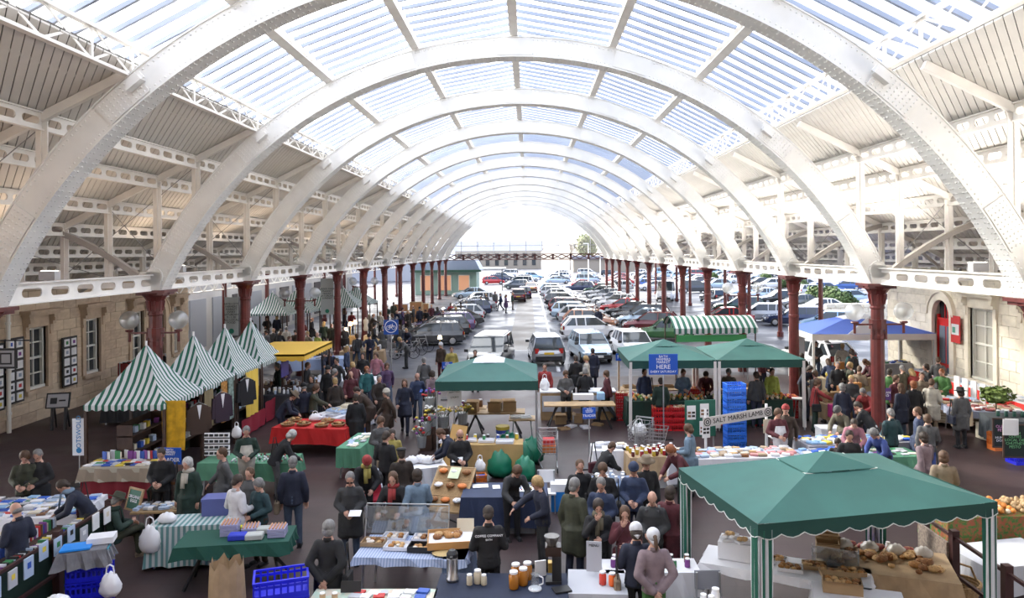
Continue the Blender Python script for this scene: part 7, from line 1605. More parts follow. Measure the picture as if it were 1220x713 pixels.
# ================================================================ right foreground
cF = V((4.67, 11.7, 0)); azi = math.atan2(10.78 - 9.99, 6.83 - 3.08)
M_SLX = stripes('sleeve stripes', (.66, .67, .70), (.01, .10, .065), 'X', .095, duty=.5); M_SLY = stripes('sleeve stripes across', (.66, .67, .70), (.01, .10, .065), 'Y', .095, duty=.5)
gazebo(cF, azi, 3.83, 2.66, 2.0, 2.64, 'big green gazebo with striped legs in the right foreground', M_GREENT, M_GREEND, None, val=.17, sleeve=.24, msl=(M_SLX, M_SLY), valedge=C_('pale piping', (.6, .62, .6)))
# bread counter in white cloth along the left side
T1 = W_(cF, azi, -.85, .12); rzt = -.42
draped((4.05, 11.85), rzt, 2.5, .75, .12, M_CLW, 'long white cloth of the bread counter under the big gazebo', seed=2)
T = lambda u, v, z=.815: W_((4.05, 11.85, z), rzt, u, v)
e = empty('cake_stand', T(-.72, .05), rzt, 'white draped riser with boxed sandwiches on the bread counter', 'riser'); MB().box(-.3, .3, -.2, .2, 0, .28).build('riser_cloth', M_CLW, e)
for k in range(3): dup(B_WTRAY, W_(T(-.72, .05) + V((0, 0, .285)), rzt, -.14 + .22 * (k % 2), -.08 + .16 * (k // 2)), k * .4, ['left', 'right', 'back'][k] + ' box of wrapped sandwiches on the draped riser', 'tray', 'boxes on the draped riser', scale=.6); spread(B_ROLL, W_(T(-.72, .05), rzt, -.14 + .22 * (k % 2), -.08 + .16 * (k // 2)), 0, .16, .1, 2, 1, 'wrapped_roll', 'sandwich', 'wrapped sandwich in a box on the draped riser', 'sandwiches on the riser', z=1.11, mats=[M_PAPER, BREADM[2]], seed=k)
for i, (u, v, B, l) in enumerate([(-.15, .1, B_WTRAY, 'white tray of crackers'), (.1, -.12, B_WTRAY, 'tilted white tray of slices'), (.45, .1, B_TRAY, 'brown tray of sausage rolls'), (.72, -.1, B_TRAY, 'second brown tray of sausage rolls'), (1.0, .08, B_TRAY, 'third brown tray of flat breads')]):
    dup(B, T(u, v), rzt + i * .1, l + ' on the bread counter', 'tray', 'trays on the bread counter', scale=.9); spread(B_ROLL, T(u, v, 0), rzt, .3, .2, 4, 2, 'savoury_roll', 'pastry', 'savoury roll in the ' + l, 'rolls in the ' + l, z=.83, mats=BREADM, seed=i, sc=(.7, 1))
o = MB().box(-.35, .35, -.01, .01, 0, .28).box(-.35, -.33, -.1, .1, 0, .28).box(.33, .35, -.1, .1, 0, .28).build('clear_box', glassmat('clear plastic screen'), loc=T(.75, .28), rz=rzt); tag(o, 'clear plastic guard on the bread counter', 'screen')
# kraft paper table with cakes and breads
draped((5.75, 12.0), -.32, 1.9, 1.15, .3, M_KRAFT, 'brown paper cloth of the baked goods table under the big gazebo', seed=6)
T = lambda u, v, z=.815: W_((5.75, 12.0, z), -.32, u, v)
rnd = random.Random(77)
for k in range(34):
    u, v = rnd.uniform(-.75, .75), rnd.uniform(-.42, .3); o = dup(rnd.choice([B_ROUND, B_ROLL, B_ROLL, B_LOAF]), T(u, v, .818), rnd.uniform(0, 3), 'baked bread on the brown paper cloth under the big gazebo', 'bread', 'breads on the brown paper cloth', scale=rnd.uniform(.7, 1.0)); setm(o, rnd.choice(BREADM[:2] + BREADM[:2] + BREADM[2:]))
for k in range(6): o = dup(B_LOAF, T(-.5 + k * .22, .42, .82), .3, 'dark red wrapped salami at the back of the baked goods table', 'salami', 'salamis on the baked goods table', scale=.9); setm(o, C_('salami red', (.28, .05, .05), .5))
for k in range(4): bag_blob(T(-.6 + k * .4, .3, .82), (.15, .12, .09), C_('clear wrap', (.5, .48, .46), .15), 'clear wrapped parcel on the baked goods table', 'parcel', 'wrapped_parcel', 'wrapped parcels on the baked goods table', k, False)
for k, (u, v) in enumerate([(-.85, .25), (-.88, -.1)]): dup(B_CARD, T(u, v, .815), -.3, ['back', 'front'][k] + ' open cardboard box at the left of the baked goods table', 'box', 'boxes on the baked goods table', scale=.85)
draped((4.75, 10.75), -.32, 1.2, .7, .4, M_CLW, 'white cloth of the small table before the striped leg', seed=8)
dup(B_CARD, (4.6, 10.95, .81), -.3, 'long cardboard box of flat breads before the striped leg', 'box', scale=(1.3, .8, .6)); spread(B_ROLL, (4.6, 10.95), -.3, .45, .18, 5, 2, 'flat_bread', 'bread', 'bread in the long cardboard box before the striped leg', 'breads in the long cardboard box', z=.92, mats=BREADM, seed=4)
o = MB().box(-.09, .09, -.07, .07, 0, .01).build('teal_card', C_('teal card', (.03, .3, .36)), loc=(4.9, 10.6, .815)); tag(o, 'small teal card on the white cloth before the striped leg', 'card')
# small folding table with blue bottle and yellow tub at the bottom edge, chair
table((2.52, 10.35), -.1, 1.1, .75, 'white folding table with a yellow tub at the bottom edge', h=.74, m=C_('white table plastic', (.7, .72, .76), .4))
for i, (u, v, m_, l, s) in enumerate([(.0, .08, C_('bottle blue', (.03, .25, .7), .3), 'blue spray bottle on the white folding table', 1.0), (-.1, .12, M_PAPER, 'white bottle beside the blue spray bottle', 1.0), (.08, .2, M_PAPER, 'white kitchen roll on the white folding table', 1.2)]): o = dup(B_BIGJAR, W_((2.52, 10.35, .745), -.1, u, v), 0, l, 'bottle', scale=(.7 * s, .7 * s, 1.0 * s)); setm(o, m_)
e = empty('yellow_tub', W_((2.52, 10.35, .745), -.1, .32, .02), 0, 'yellow plastic tub on the white folding table', 'tub'); MB().lathe([(.085, 0), (.105, .17)], 14).build('tub_body', C_('tub yellow bright', (.8, .5, .01), .35), e, smooth=True); MB().lathe([(.11, .16), (.11, .19), (.0, .19)], 14).build('lid', C_('tub yellow bright', (.8, .5, .01), .35), e)
spread(B_ROLL, (2.4, 10.1), 0, .5, .2, 6, 3, 'chocolate', 'sweet', 'dark chocolate on the white folding table', 'chocolates on the white folding table', z=.745, mats=[C_('dark chocolate', (.05, .02, .02)), C_('print red', (.5, .03, .03))], seed=3, sc=(.5, .7))
chair((2.75, 11.35), PI, 'grey folding chair behind the white folding table', C_('grey mesh', (.25, .26, .3)), group='grey chairs')
# centre white counter with menu and red cup
draped((1.0, 11.35), -.06, .85, .8, .7, C_('grey white cloth', (.45, .46, .5), .8), 'grey-white cloth of the small counter before the headscarf women', seed=3)
board_sign((.98, 11.62, .84), .24, .46, [('MENU', .06, .4)], C_('pale grey card', (.45, .46, .5)), M_INK, 'pale tall menu card on the small grey-white counter', rz=-.15, tilt=-.1, name='menu_card')
for i, (x, y, m_, l) in enumerate([(1.22, 11.2, C_('orange cup', (.75, .13, .02), .4), 'tall orange cup on the grey-white counter'), (1.08, 11.25, C_('red cup', (.6, .05, .03), .4), 'smaller red cup on the grey-white counter')]): o = dup(B_BIGJAR, (x, y, .81), 0, l, 'cup', scale=.75); setm(o, m_)
draped((1.9, 11.9), 0, 1.5, .5, .5, M_CLW, 'white cloth of the counter between the headscarf women', seed=4); spread(B_JAR, (1.9, 11.9), 0, 1.3, .35, 8, 2, 'sauce_jar', 'jar', 'small jar on the counter between the headscarf women', 'jars between the headscarf women', mats=PALE + MIX, seed=5)
# items beside the railing
p = at(1036, 703); o = MB().box(-.22, .22, -.16, .16, 0, .6).build('blue_bin', M_CB, loc=(p.x, p.y, 0)); tag(o, 'blue box with white paper at the bottom edge under the big gazebo', 'box'); bag_blob((p.x, p.y, .6), (.2, .15, .07), M_PAPER, 'white crumpled paper on the blue box at the bottom edge', 'paper', handles=False)
o = dup(B_BIGJAR, (p.x + .42, p.y + .2, .6), 0, 'white paper cup beside the blue box', 'cup', scale=.55); setm(o, M_PAPER); o2 = MB().box(-.2, .2, -.2, .2, 0, .6).build('dark_box', M_DWOOD, loc=(p.x + .45, p.y + .2, 0)); tag(o2, 'dark wooden box under the white paper cup', 'box')
def basket(p, r, label, rz=0):
    e = empty('wicker_basket', p, rz, label, 'basket', 'wicker baskets'); m_ = C_('wicker', (.35, .22, .1), .8)
    for k in range(6): z = .03 + k * .045; rr = r * (1 + k * .05); q = MB(); [q.bar((rr * math.cos(a * PI / 10), rr * .8 * math.sin(a * PI / 10), z), (rr * math.cos((a + 1) * PI / 10), rr * .8 * math.sin((a + 1) * PI / 10), z), .035, .04) for a in range(20)]; q.build('woven_ring', m_, e)
    MB().lathe([(r, .01), (0, .012)], 16, sy=.8).build('basket_floor', m_, e); MB().tube([(-r * 1.1, 0, .28), (-r * .8, 0, .5), (0, 0, .58), (r * .8, 0, .5), (r * 1.1, 0, .28)], .018).build('handle', m_, e)
basket(at(1140, 712), .3, 'open wicker basket beside the right railing post')
draped((8.35, 13.0), .2, 1.6, 1.0, .5, C_('grey white cloth', (.45, .46, .5), .8), 'low pale cloth table right of the railing', h=.5, seed=3)
draped((9.6, 14.4), .05, 3.6, .9, .6, None or mat('fruit print cloth', (.03, .14, .02), .7, c2=(.28, .07, .03), scale=16), 'fruit-printed cloth of the long produce table at the lower right', seed=5)
for i, (u, w_, m_, l) in enumerate([(-1.5, .5, [C_('lettuce', (.2, .42, .08)), C_('lettuce dark', (.1, .3, .05))], 'lettuce'), (-.8, .8, [C_('carrot', (.6, .22, .04)), C_('pale turnip', (.62, .52, .38))], 'carrot'), (0.1, .8, [C_('potato', (.42, .28, .14))], 'potato'), (.9, .6, [M_PAPER, C_('leek green', (.2, .3, .1))], 'leek')]):
    spread(B_BALL, W_((9.6, 14.4, 0), .05, u, 0), .05, w_, .75, 7, 7, l, 'vegetable', l + ' on the fruit-printed cloth', l + 's on the fruit-printed cloth', z=.81, mats=m_, seed=70 + i, sc=(1.0, 1.7))
bag_blob(W_((9.6, 14.4, .82), .05, .5, .1), (.2, .15, .1), C_('print blue', (.03, .09, .4)), 'blue and white carrier bag on the produce table', seed=4)
o = dup(_openbox(.7, .5, .32, M_PAPER, 'white_crate', False), at(1214, 690), .3, 'white crate of packets cut by the right edge of the picture', 'crate'); spread(P_pk, at(1214, 690), .3, .6, .4, 4, 4, 'packet', 'packet', 'packet in the white crate at the right edge', 'packets in the white crate at the right edge', z=.2, mats=PALE + MIX, seed=8)

# ================================================================ right-hand side of the hall
# blue and white gazebo
gazebo((14.2, 31.9), -.04, 5.0, 3.2, 2.1, 3.1, 'large gazebo with a blue roof and pale valance by the right building', C_('blue roof cloth', (.10, .18, .62), .7), C_('pale valance cloth', (.62, .58, .56), .8), C_('pale leg', (.6, .6, .58)), mcap=C_('white roof cloth', (.74, .76, .84), .7))
e = empty('gazebo_flag', at(1040, 392, 2.6), 0, 'white triangular flap beside the blue roof', 'flap'); MB().prism([(-1.0, -.2), (.6, -.2), (-.1, .55)], 0, .03).build('flap_cloth', C_('white roof cloth', (.74, .76, .84), .7), e); MB().bar((-.1, 0, -2.5), (-.1, 0, .5), .03).build('pole', M_METAL, e)
# long red-skirted counter along the right wall
for k in range(4):
    y = 22.2 + k * 2.35; e = empty('wall_counter', (16.05, y, 0), PI / 2, ['nearest', 'second', 'third', 'fourth'][k] + ' red-skirted white counter along the right wall', 'counter', 'red-skirted counters along the right wall')
    MB().box(-1.17, 1.17, -.4, .4, .86, .9).build('tabletop', M_CLW, e); o = MB()
    for j in range(5): hang = -1.17 + j * .468; o.box(hang, hang + .45, .405, .42 + .01 * (j % 2), .45, .88)
    o.build('red_skirt', C_('bright red skirt', (.72, .02, .015), .7), e)
    for x in (-1.1, 1.1): MB().bar((x, .3, 0), (x, .3, .86), .04).bar((x, -.3, 0), (x, -.3, .86), .04).build('leg', M_METAL, e)
    spread(rbox('box', .3, .22, .02, PALE[0]), (16.05, y), PI / 2, 2.0, .5, 5, 2, 'leaflet_pile', 'paper', 'pile of pale leaflets on the ' + ['nearest', 'second', 'third', 'fourth'][k] + ' red-skirted counter', 'leaflets on the ' + ['nearest', 'second', 'third', 'fourth'][k] + ' red-skirted counter', z=.9, mats=PALE, seed=k)
for k in range(5): o = MB().box(-.02, .02, -.12, .12, 0, 1.1).build('upright_frame', M_PAPER, loc=(15.2, 24.3 + k * .5, .2), rz=.2); tag(o, 'white framed board leaning before the red-skirted counters', 'board', 'white boards before the red counters')
board_sign((XR - .13, 28.85, 2.15), .62, 1.05, [], C_('red poster', (.55, .03, .03)), C_('print yellow', (.65, .5, .06)), 'red and white poster on the pale wall right of the red door', rz=PI / 2 * -1 + PI, name='wall_poster', cat='poster')
o = bpy.data.objects['wall_poster']; o.rotation_euler = (0, 0, -PI / 2); f = MB().cbox((0, -.018, .52), (.5, .008, .42)).build('poster_picture', M_PAPER, o); MB().cbox((-.08, -.026, .5), (.2, .006, .22)).build('picture', C_('poster green', (.1, .35, .25)), f)
# right-hand produce tables
def pt(px, py, w, d, rz, m_, nm, seed, h=.8, drop=.5): p = at(px, py, h); draped((p.x, p.y), rz, w, d, drop, m_, nm, h=h, seed=seed); return p
p = pt(1128, 476, 1.9, .9, -.35, stripes('buff ribbed cloth', (.5, .42, .3), (.3, .24, .17), 'Z', .09), 'buff ribbed cloth of the cheese table at the right', 3, drop=.7); spread(P_pk, p, -.35, 1.7, .7, 8, 4, 'cheese_packet', 'packet', 'pale packet on the buff ribbed cloth', 'packets on the buff ribbed cloth', mats=PALE + BREADM[2:] + MIX[:1], seed=81)
p = pt(1172, 487, 2.1, 1.1, -.3, C_('grey blue cloth', (.22, .24, .32), .8), 'grey-blue cloth of the meat table behind the canvas bag', 4, drop=.2); spread(P_pk, p, -.3, 2.0, .95, 9, 5, 'meat_packet', 'packet', 'dark red packet on the grey-blue cloth', 'packets on the grey-blue cloth', mats=[C_('meat', (.28, .07, .07)), C_('meat pale', (.5, .22, .2)), M_PAPER, C_('tan wrap', (.4, .3, .2))], seed=82, rr=.6)
p = pt(1213, 498, 1.6, 1.2, -.2, C_('dark counter cloth', (.05, .06, .07), .8), 'dark cloth of the olive stall at the right edge', 5, drop=.7)
for k in range(6): o = dup(B_BIGJAR, W_((p.x, p.y, .81), -.2, -.5 + .22 * k, .1), 0, 'dark green tub on the olive stall', 'tub', 'tubs on the olive stall', scale=.7); setm(o, C_('olive tub', (.02, .08, .06)))
p = at(1187, 500, .6); e = empty('bay_tree', (p.x, p.y, 0), 0, 'clipped leafy bay tree in a pot among the right-hand stalls', 'tree'); MB().lathe([(.16, 0), (.22, .35), (.2, .35)], 12).build('pot', C_('terracotta', (.4, .15, .07), .8), e); inst(P_trunk, e, (0, 0, .3), scale=(.6, .6, .8)); inst(crown_mesh('foliage', C_('bay leaves', (.18, .26, .06), .6, var=.4, scale=6), 9, 900, (1, 1, .75), .08), e, (0, 0, 1.35), scale=(.55, .55, .42))
def chalk(px, py, w, h, lines, label, rz, cols=('white lettering',)):
    p = at(px, py, .35); return board_sign(p, w, h, lines, C_('chalk board', (.012, .022, .02), .8), M_WINK, label, rz=rz, frame=M_DWOOD, name='chalk_board')
e = chalk(1194, 533, .46, .78, [], 'narrow chalk board with pink and white writing at the right edge', -.12); text('OLIVES\nFETA', .11, C_('pink chalk', (.65, .3, .55)), e, (0, -.02, .52), FR); text('HUMMUS\nDOLMA', .09, M_WINK, e, (0, -.02, .22), FR)
e = chalk(1209, 545, .55, .85, [], 'wider chalk board with green writing beside the pink one', -.12); text('FRESH\nOLIVES\nLOCAL OIL\nCHUTNEY\nPESTO', .1, C_('green chalk', (.2, .55, .25)), e, (0, -.02, .45), FR)
for k, (px, py) in enumerate([(1190, 495), (1198, 497)]): o = MB().box(-.16, .16, -.01, .01, 0, .42).build('price_sheet', M_PAPER, loc=at(1203 + k * 3, 519, .95 + 0 * k) + V((k * .02, k * .05, 0)), rz=-.2); tag(o, ['front', 'rear'][k] + ' white price sheet standing above the chalk boards', 'paper')
p = at(1180, 523); o = MB().box(-.3, .3, -.25, .25, 0, .48).build('white_carton', C_('pale cream card', (.66, .6, .48)), loc=(p.x, p.y, 0), rz=.1); tag(o, 'pale carton on the floor under the bay tree', 'box')
dup(crate_proto(.34, .34, .5, C_('orange crate plastic', (.62, .16, .03), .4)), at(1187, 536), .1, 'orange tall crate left of the chalk boards', 'crate')
dup(K_BLUE, at(1217, 552), .1, 'blue crate under the chalk boards at the right edge', 'crate')
# purple sign, standing banner, assorted centre right
board_sign(at(1053, 477, 1.3), .42, .36, [('ARTISAN\nBREAD', .1, .18)], C_('purple board', (.10, .04, .2)), M_WINK, 'small purple sign right of the second right column', pole=M_METAL, name='purple_sign')
board_sign(at(955.5, 424, 1.0), .3, 1.1, [], M_PAPER, C_('sign blue', (.01, .07, .35), .4), 'tilted white banner beside the third right column', rz=.3, tilt=0, pole=M_METAL, name='feather_banner')
for i, (px, py, w, d, rz, c_, l) in enumerate([(1000, 478, 1.6, .8, .3, 'tan cloth', 'tan cloth of the bag stall behind the red jackets'), (1062, 432, 2.4, .9, .1, 'grey white cloth', 'grey-white cloth of the goods table under the blue gazebo'), (1010, 450, 2.2, .8, .2, 'buff board', 'buff cloth of the table before the blue gazebo'), (1095, 430, 1.6, .8, .1, 'grey white cloth', 'second grey-white cloth table under the blue gazebo'), (980, 540, 1.2, .7, .1, 'pale blue cloth', 'pale blue cloth at the right end of the fish stall'), (1050, 540, 1.7, .8, .1, 'sage green tablecloth', 'green cloth of the table among the right-hand crowd')]):
    p = pt(px, py, w, d, rz, _mats[c_], l, 11 + i); spread([B_CARD, P_pk, B_BIGJAR, B_WTRAY, P_pk, B_BOOK][i], p, rz, w * .9, d * .8, [3, 8, 8, 4, 5, 6][i], [1, 3, 2, 2, 3, 3][i], ['open_bag', 'packet', 'pot', 'tray', 'packet', 'bag_pack'][i], ['box', 'packet', 'pot', 'tray', 'packet', 'packet'][i], ['open tan box', 'packet', 'pot', 'tray', 'packet', 'flat packet'][i] + ' on the ' + l, 'goods on the ' + l, mats=[None, PALE + MIX, PALE + MIX, PALE, BLW, MIX + PALE][i], seed=90 + i, sc=(.8, 1))
for i, (px, py) in enumerate([(1006, 470), (1018, 466), (1000, 440)]): e = empty('leather_bag', at(px, py, .95), .3 * i, ['orange leather bag', 'second brown leather bag', 'large tan bag'][i] + ' on the stall behind the red jackets', 'bag', 'leather bags'); MB().box(-.22, .22, -.1, .1, 0, .28).build('bag_body', C_('tan leather', (.42, .18, .05), .5), e); MB().tube([(-.12, 0, .28), (-.1, 0, .45), (.1, 0, .45), (.12, 0, .28)], .015).build('handle', M_DWOOD, e)
o = MB().box(-.25, .25, -.1, .1, 0, .4).build('pink_bag', C_('magenta bag', (.5, .03, .2)), loc=at(997, 497, .5)); tag(o, 'magenta shopping bag in front of the bag stall', 'bag')
# canvas tote bag
e = empty('canvas_tote', at(1146, 508, .62), .1, 'canvas tote bag with a dark square print hung from the arm', 'bag'); MB().box(-.3, .3, -.07, .07, 0, .42).build('bag_body', C_('canvas', (.5, .4, .26), .85), e); MB().cbox((0, -.075, .2), (.28, .006, .22)).build('print', M_DARK, e); MB().tube([(-.13, 0, .42), (-.1, 0, .66), (.1, 0, .66), (.13, 0, .42)], .016).build('handle', C_('canvas', (.5, .4, .26), .85), e)
# pushchair
p = at(446, 622); e = empty('pushchair', p, .5, 'black and red pushchair with a child seat beside the reading man', 'pushchair')
MB().cbox((0, 0, .52), (.4, .45, .08), 0, .1).cbox((0, .22, .78), (.4, .07, .5), 0, -.3).build('seat', C_('red seat cloth', (.5, .02, .05), .7), e); MB().ball((0, .12, .92), (.24, .26, .2), 10, 6).build('hood', M_DARK, e)
for (x, y) in ((-.26, -.32), (.26, -.32), (-.26, .28), (.26, .28)): MB().cyl((x - .02, y, .12), (x + .02, y, .12), .12, n=12).build('wheel', M_TYRE, e)
MB().bar((-.24, -.32, .12), (-.24, .5, 1.0), .025).bar((.24, -.32, .12), (.24, .5, 1.0), .025).bar((-.24, .5, 1.0), (.24, .5, 1.0), .03).bar((-.24, .28, .12), (-.24, 0, .5), .025).bar((.24, .28, .12), (.24, 0, .5), .025).build('frame', M_METAL, e); MB().box(-.18, .18, -.05, .25, .2, .32).build('basket', M_DARK, e)
# chair by the craft table
chair((.35, 16.75), PI, 'white plastic chair behind the craft table', M_PAPER, group='white chairs'); chair((1.25, 16.6), 1.2, 'white folding chair by the blue bucket', M_PAPER, group='white chairs')
o = MB().box(-.2, .2, -.18, .18, 0, .5).build('blue_bucket', C_('bottle blue', (.03, .25, .7), .3), loc=at(667, 607)); MB().box(-.21, .21, -.19, .19, .45, .62).build('rim', M_PAPER, o); tag(o, 'blue and white crate standing by the olive-coat man', 'crate')
draped((1.75, 16.3), 0, .9, .7, .4, C_('slate blue cloth', (.14, .19, .30), .8), 'slate blue cloth of the small table behind the eating woman', seed=3); spread(B_JAR, (1.75, 16.3), 0, .7, .5, 4, 3, 'cup', 'cup', 'white cup on the small slate blue table', 'cups on the slate blue table', mats=PALE, seed=3)
# ================================================================ people
Pn = person
for n in range(NB + 1):
    for sg in (-1, 1): RECTS.append((X0 + sg * CX, YA + n * BAY, 0, .5, .5))
# left foreground
Pn(19, 550, 200, 'front', 'olive', 'black', 'woman with brown hair in a green jacket over black at the left bookstall', 'bob', 'brown')
Pn(45, 543, 185, 'front', 'black', 'black', 'grey-haired man in a black padded coat at the left bookstall', 'short', 'grey', coat=True)
Pn(75, 580, 120, 'lean', 'navy', 'dgrey', 'man in a navy jacket with cyan lining bending over the left bookstall', 'short', 'dark', scarf='sky')
Pn(20, 608, 70, 'front', 'navy', 'navy', 'bald man in navy reading behind the left railing', 'bald', 'grey')
Pn(140, 597, -50, 'cross', 'dgreen', 'olive', 'seated man in a dark green jacket and olive hat with his legs crossed', 'short', 'grey', hat='brim', hatc='olive', shoe='tan', scarf='dgreen')
Pn(184, 547, 190, 'front', 'black', 'black', 'person in black behind the weathered wooden board', 'short', 'dark')
Pn(223, 553, 170, 'stand', 'dgreen', 'maroon', 'white-haired woman in dark green right of the trader sign', 'bob', 'white', coat=True, scarf='cream')
Pn(264, 541, 120, 'walk', 'grey', 'dgrey', 'man in a long grey jacket passing the jewellery table', 'short', 'brown', coat=True)
Pn(297, 565, 170, 'stand', 'grey', 'jeans', 'ponytailed woman in a grey hoodie behind the egg table', 'pony', 'brown', s=.95)
Pn(308, 578, 150, 'front', 'darkteal', 'brown', 'grey-haired woman in a teal sweater leaning on the egg table', 'bob', 'grey', s=.93)
Pn(274, 585, -35, 'front', 'white', 'black', 'man in a long white coat serving at the egg table', 'short', 'dark', coat=True)
Pn(349, 552, 10, 'stand', 'navy', 'jeans', 'man in a navy sweater and blue jeans seen from behind', 'short', 'grey', s=1.04)
Pn(417, 571, 190, 'front', 'dgrey', 'jeans', 'grey-haired man in a dark grey coat reading a leaflet', 'short', 'grey', coat=True, glasses=True)
Pn(437, 551, 200, 'lean', 'black', 'black', 'person in a red knitted hat with a yellow scarf', 'short', 'dark', hat='beanie', hatc='red', scarf='yellow')
Pn(392, 630, -5, 'behind', 'black', 'dgrey', 'person in a black coat with hands clasped behind the back', 'bob', 'grey', coat=True)
Pn(305, 508, 200, 'front', 'dgreen', 'maroon', 'stallholder in a dark green cardigan behind the jewellery table', 'short', 'grey', apron='cream')
Pn(350, 472, -80, 'lean', 'navy', 'navy', 'man in a straw hat and navy top leaning over the scarlet table', 'short', 'dark', hat='brim', hatc='tan')
Pn(352, 516, -60, 'lean', 'black', 'grey', 'white-haired woman in a black top bending over the jewellery table', 'bob', 'white')
Pn(402, 474, 20, 'stand', 'black', 'black', 'person in a long black coat beside the scarlet table', 'short', 'dark', coat=True)
Pn(425, 466, 100, 'lean', 'brown', 'brown', 'person in a brown coat bending towards the white trays', 'short', 'dark', coat=True)
Pn(437, 441, 200, 'walk', 'teal', 'navy', 'red-haired person in a bright teal jacket', 'bob', 'red')
Pn(460, 469, 120, 'walk', 'brown', 'dbrown', 'woman in a beige knitted hat and brown coat on the walkway', 'bob', 'grey', hat='beanie', hatc='cream', coat=True)
Pn(482, 457, 185, 'walk', 'navy', 'navy', 'woman in dark navy walking down the middle walkway', 'long', 'brown', coat=True)
Pn(497, 449, 190, 'walk', 'dblue', 'jeans', 'balding man in dark blue walking beside the navy woman', 'bald', 'grey')
Pn(454, 503, 210, 'front', 'grey', 'dgrey', 'brown-haired woman in grey left of the black-jacket couple', 'bob', 'brown')
Pn(460, 521, -20, 'front', 'black', 'black', 'dark-haired man in a black jacket with his back to the camera', 'short', 'dark')
Pn(467, 518, 200, 'stand', 'yellow', 'dgrey', 'woman in yellow behind the black-jacket man', 'bob', 'dark', s=.95)
Pn(478, 541, 20, 'stand', 'dbrown', 'black', 'man in a dark cap and brown-black coat', 'short', 'dark', hat='cap', hatc='black', coat=True)
Pn(548, 518, 195, 'front', 'black', 'jeans', 'bald man in a black sweater reading by the bread stand', 'bald', 'white', glasses=True)
Pn(525, 517, 100, 'lean', 'navy', 'sky', 'man in navy and grey leaning beside the bald reader', 'short', 'brown')
Pn(468, 571, 175, 'push', 'black', 'dgrey', 'woman with a red scarf pushing the pushchair', 'long', 'brown', scarf='red')
Pn(497, 567, 15, 'walk', 'sky', 'jeans', 'woman in a light blue jacket walking away', 'bob', 'dark', coat=True)
Pn(579, 627, 5, 'front', 'black', 'black', 'barista in a black hooded top seen from behind at the coffee table', 'short', 'dark', s=1.03)
Pn(617, 556, 200, 'lean', 'dgrey', 'black', 'brown-haired woman in dark grey behind the craft table', 'bob', 'brown')
Pn(640, 576, 105, 'reach', 'navy', 'dgrey', 'blond person in navy reaching over the craft table', 'bob', 'blond')
Pn(691, 556, 190, 'stand', 'black', 'black', 'man in a black coat behind the olive-coat man', 'short', 'brown', coat=True)
Pn(685, 579, -40, 'stand', 'olive', 'navy', 'tall man in a long olive coat in the centre', 'short', 'grey', coat=True, s=1.08)
Pn(718, 560, 170, 'front', 'black', 'dgrey', 'brown-haired woman in black behind the grey-haired man', 'bob', 'brown', coat=True)
Pn(716, 578, 160, 'front', 'dblue', 'dgrey', 'grey-haired man in a blue-grey jacket above the eating woman', 'short', 'grey')
Pn(713, 604, 180, 'eat', 'black', 'black', 'woman in black with a pale green scarf eating', 'bob', 'dark', scarf='khaki', s=.97)
Pn(745, 614, 175, 'eat', 'maroon', 'dgrey', 'girl in a plum checked coat behind the headscarf woman', 'long', 'brown', coat=True, s=.93)
Pn(736, 634, 0, 'front', 'navy', 'black', 'woman in a white headscarf and black padded waistcoat', 'bob', 'dark', hat='scarf', hatc='white')
Pn(778, 641, 5, 'behind', 'mauve', 'green', 'woman in a white headscarf and dusky pink jacket', 'pony', 'brown', hat='scarf', hatc='white')
Pn(777, 594, 165, 'front', 'dgrey', 'black', 'balding man in a grey jacket with a backpack', 'bald', 'dark', pack='grey')
Pn(755, 560, 170, 'front', 'dblue', 'navy', 'person in a dark blue beanie and navy striped jacket', 'short', 'dark', hat='beanie', hatc='dblue')
Pn(770, 553, 190, 'stand', 'black', 'black', 'person in a tan hat and black coat', 'short', 'brown', hat='brim', hatc='tan', coat=True)
Pn(799, 588, -30, 'walk', 'maroon', 'dgrey', 'person in a plum top passing behind the balding man', 'bob', 'dark', coat=True)
Pn(729, 533, -60, 'lean', 'black', 'black', 'man in a black jacket bending by the small white table', 'short', 'brown', s=.9)
# centre rear
Pn(525, 412, 150, 'stand', 'brown', 'maroon', 'person in a white hat and brown jacket behind the middle gazebo', 'bob', 'white', hat='beanie', hatc='white')
Pn(538, 417, 190, 'stand', 'yellow', 'dgrey', 'person in a yellow top behind the middle gazebo', 'short', 'brown')
Pn(476, 405, 120, 'lean', 'grey', 'dgrey', 'person in grey leaning among the bicycles', 'bob', 'blond')
Pn(566, 421, 180, 'stand', 'dgreen', 'black', 'person in dark green by the people carrier', 'short', 'dark')
Pn(448, 424, 170, 'walk', 'pink', 'dgrey', 'person in a pink jacket on the walkway by the bicycle sign', 'bob', 'brown')
Pn(505, 430, 10, 'walk', 'grey', 'dgrey', 'person in a long grey coat walking away past the bicycles', 'short', 'grey', coat=True)
Pn(515, 446, 20, 'walk', 'mauve', 'dgrey', 'person in pale lilac behind the left corner of the middle gazebo', 'bob', 'dark')
Pn(461, 437, 200, 'walk', 'purple', 'jeans', 'person in purple left of the walking navy woman', 'bob', 'brown')
Pn(452, 452, 210, 'walk', 'dbrown', 'black', 'person in dark brown behind the beige-hatted woman', 'short', 'grey', coat=True)
Pn(649, 438, 175, 'stand', 'red', 'dgrey', 'person in a red jacket behind the left white cabinet', 'short', 'dark')
Pn(674, 446, 185, 'front', 'grey', 'dgrey', 'stallholder in grey behind the centre trestle table', 'bob', 'brown')
Pn(697, 443, 0, 'front', 'black', 'jeans', 'person in a black coat with back turned at the centre trestle table', 'bob', 'grey', coat=True)
Pn(686, 428, 0, 'stand', 'black', 'black', 'person in black left of the black coat', 'short', 'dark', coat=True)
Pn(698, 428, 90, 'front', 'cream', 'tan', 'person in a cream jacket behind the centre tables', 'bob', 'blond')
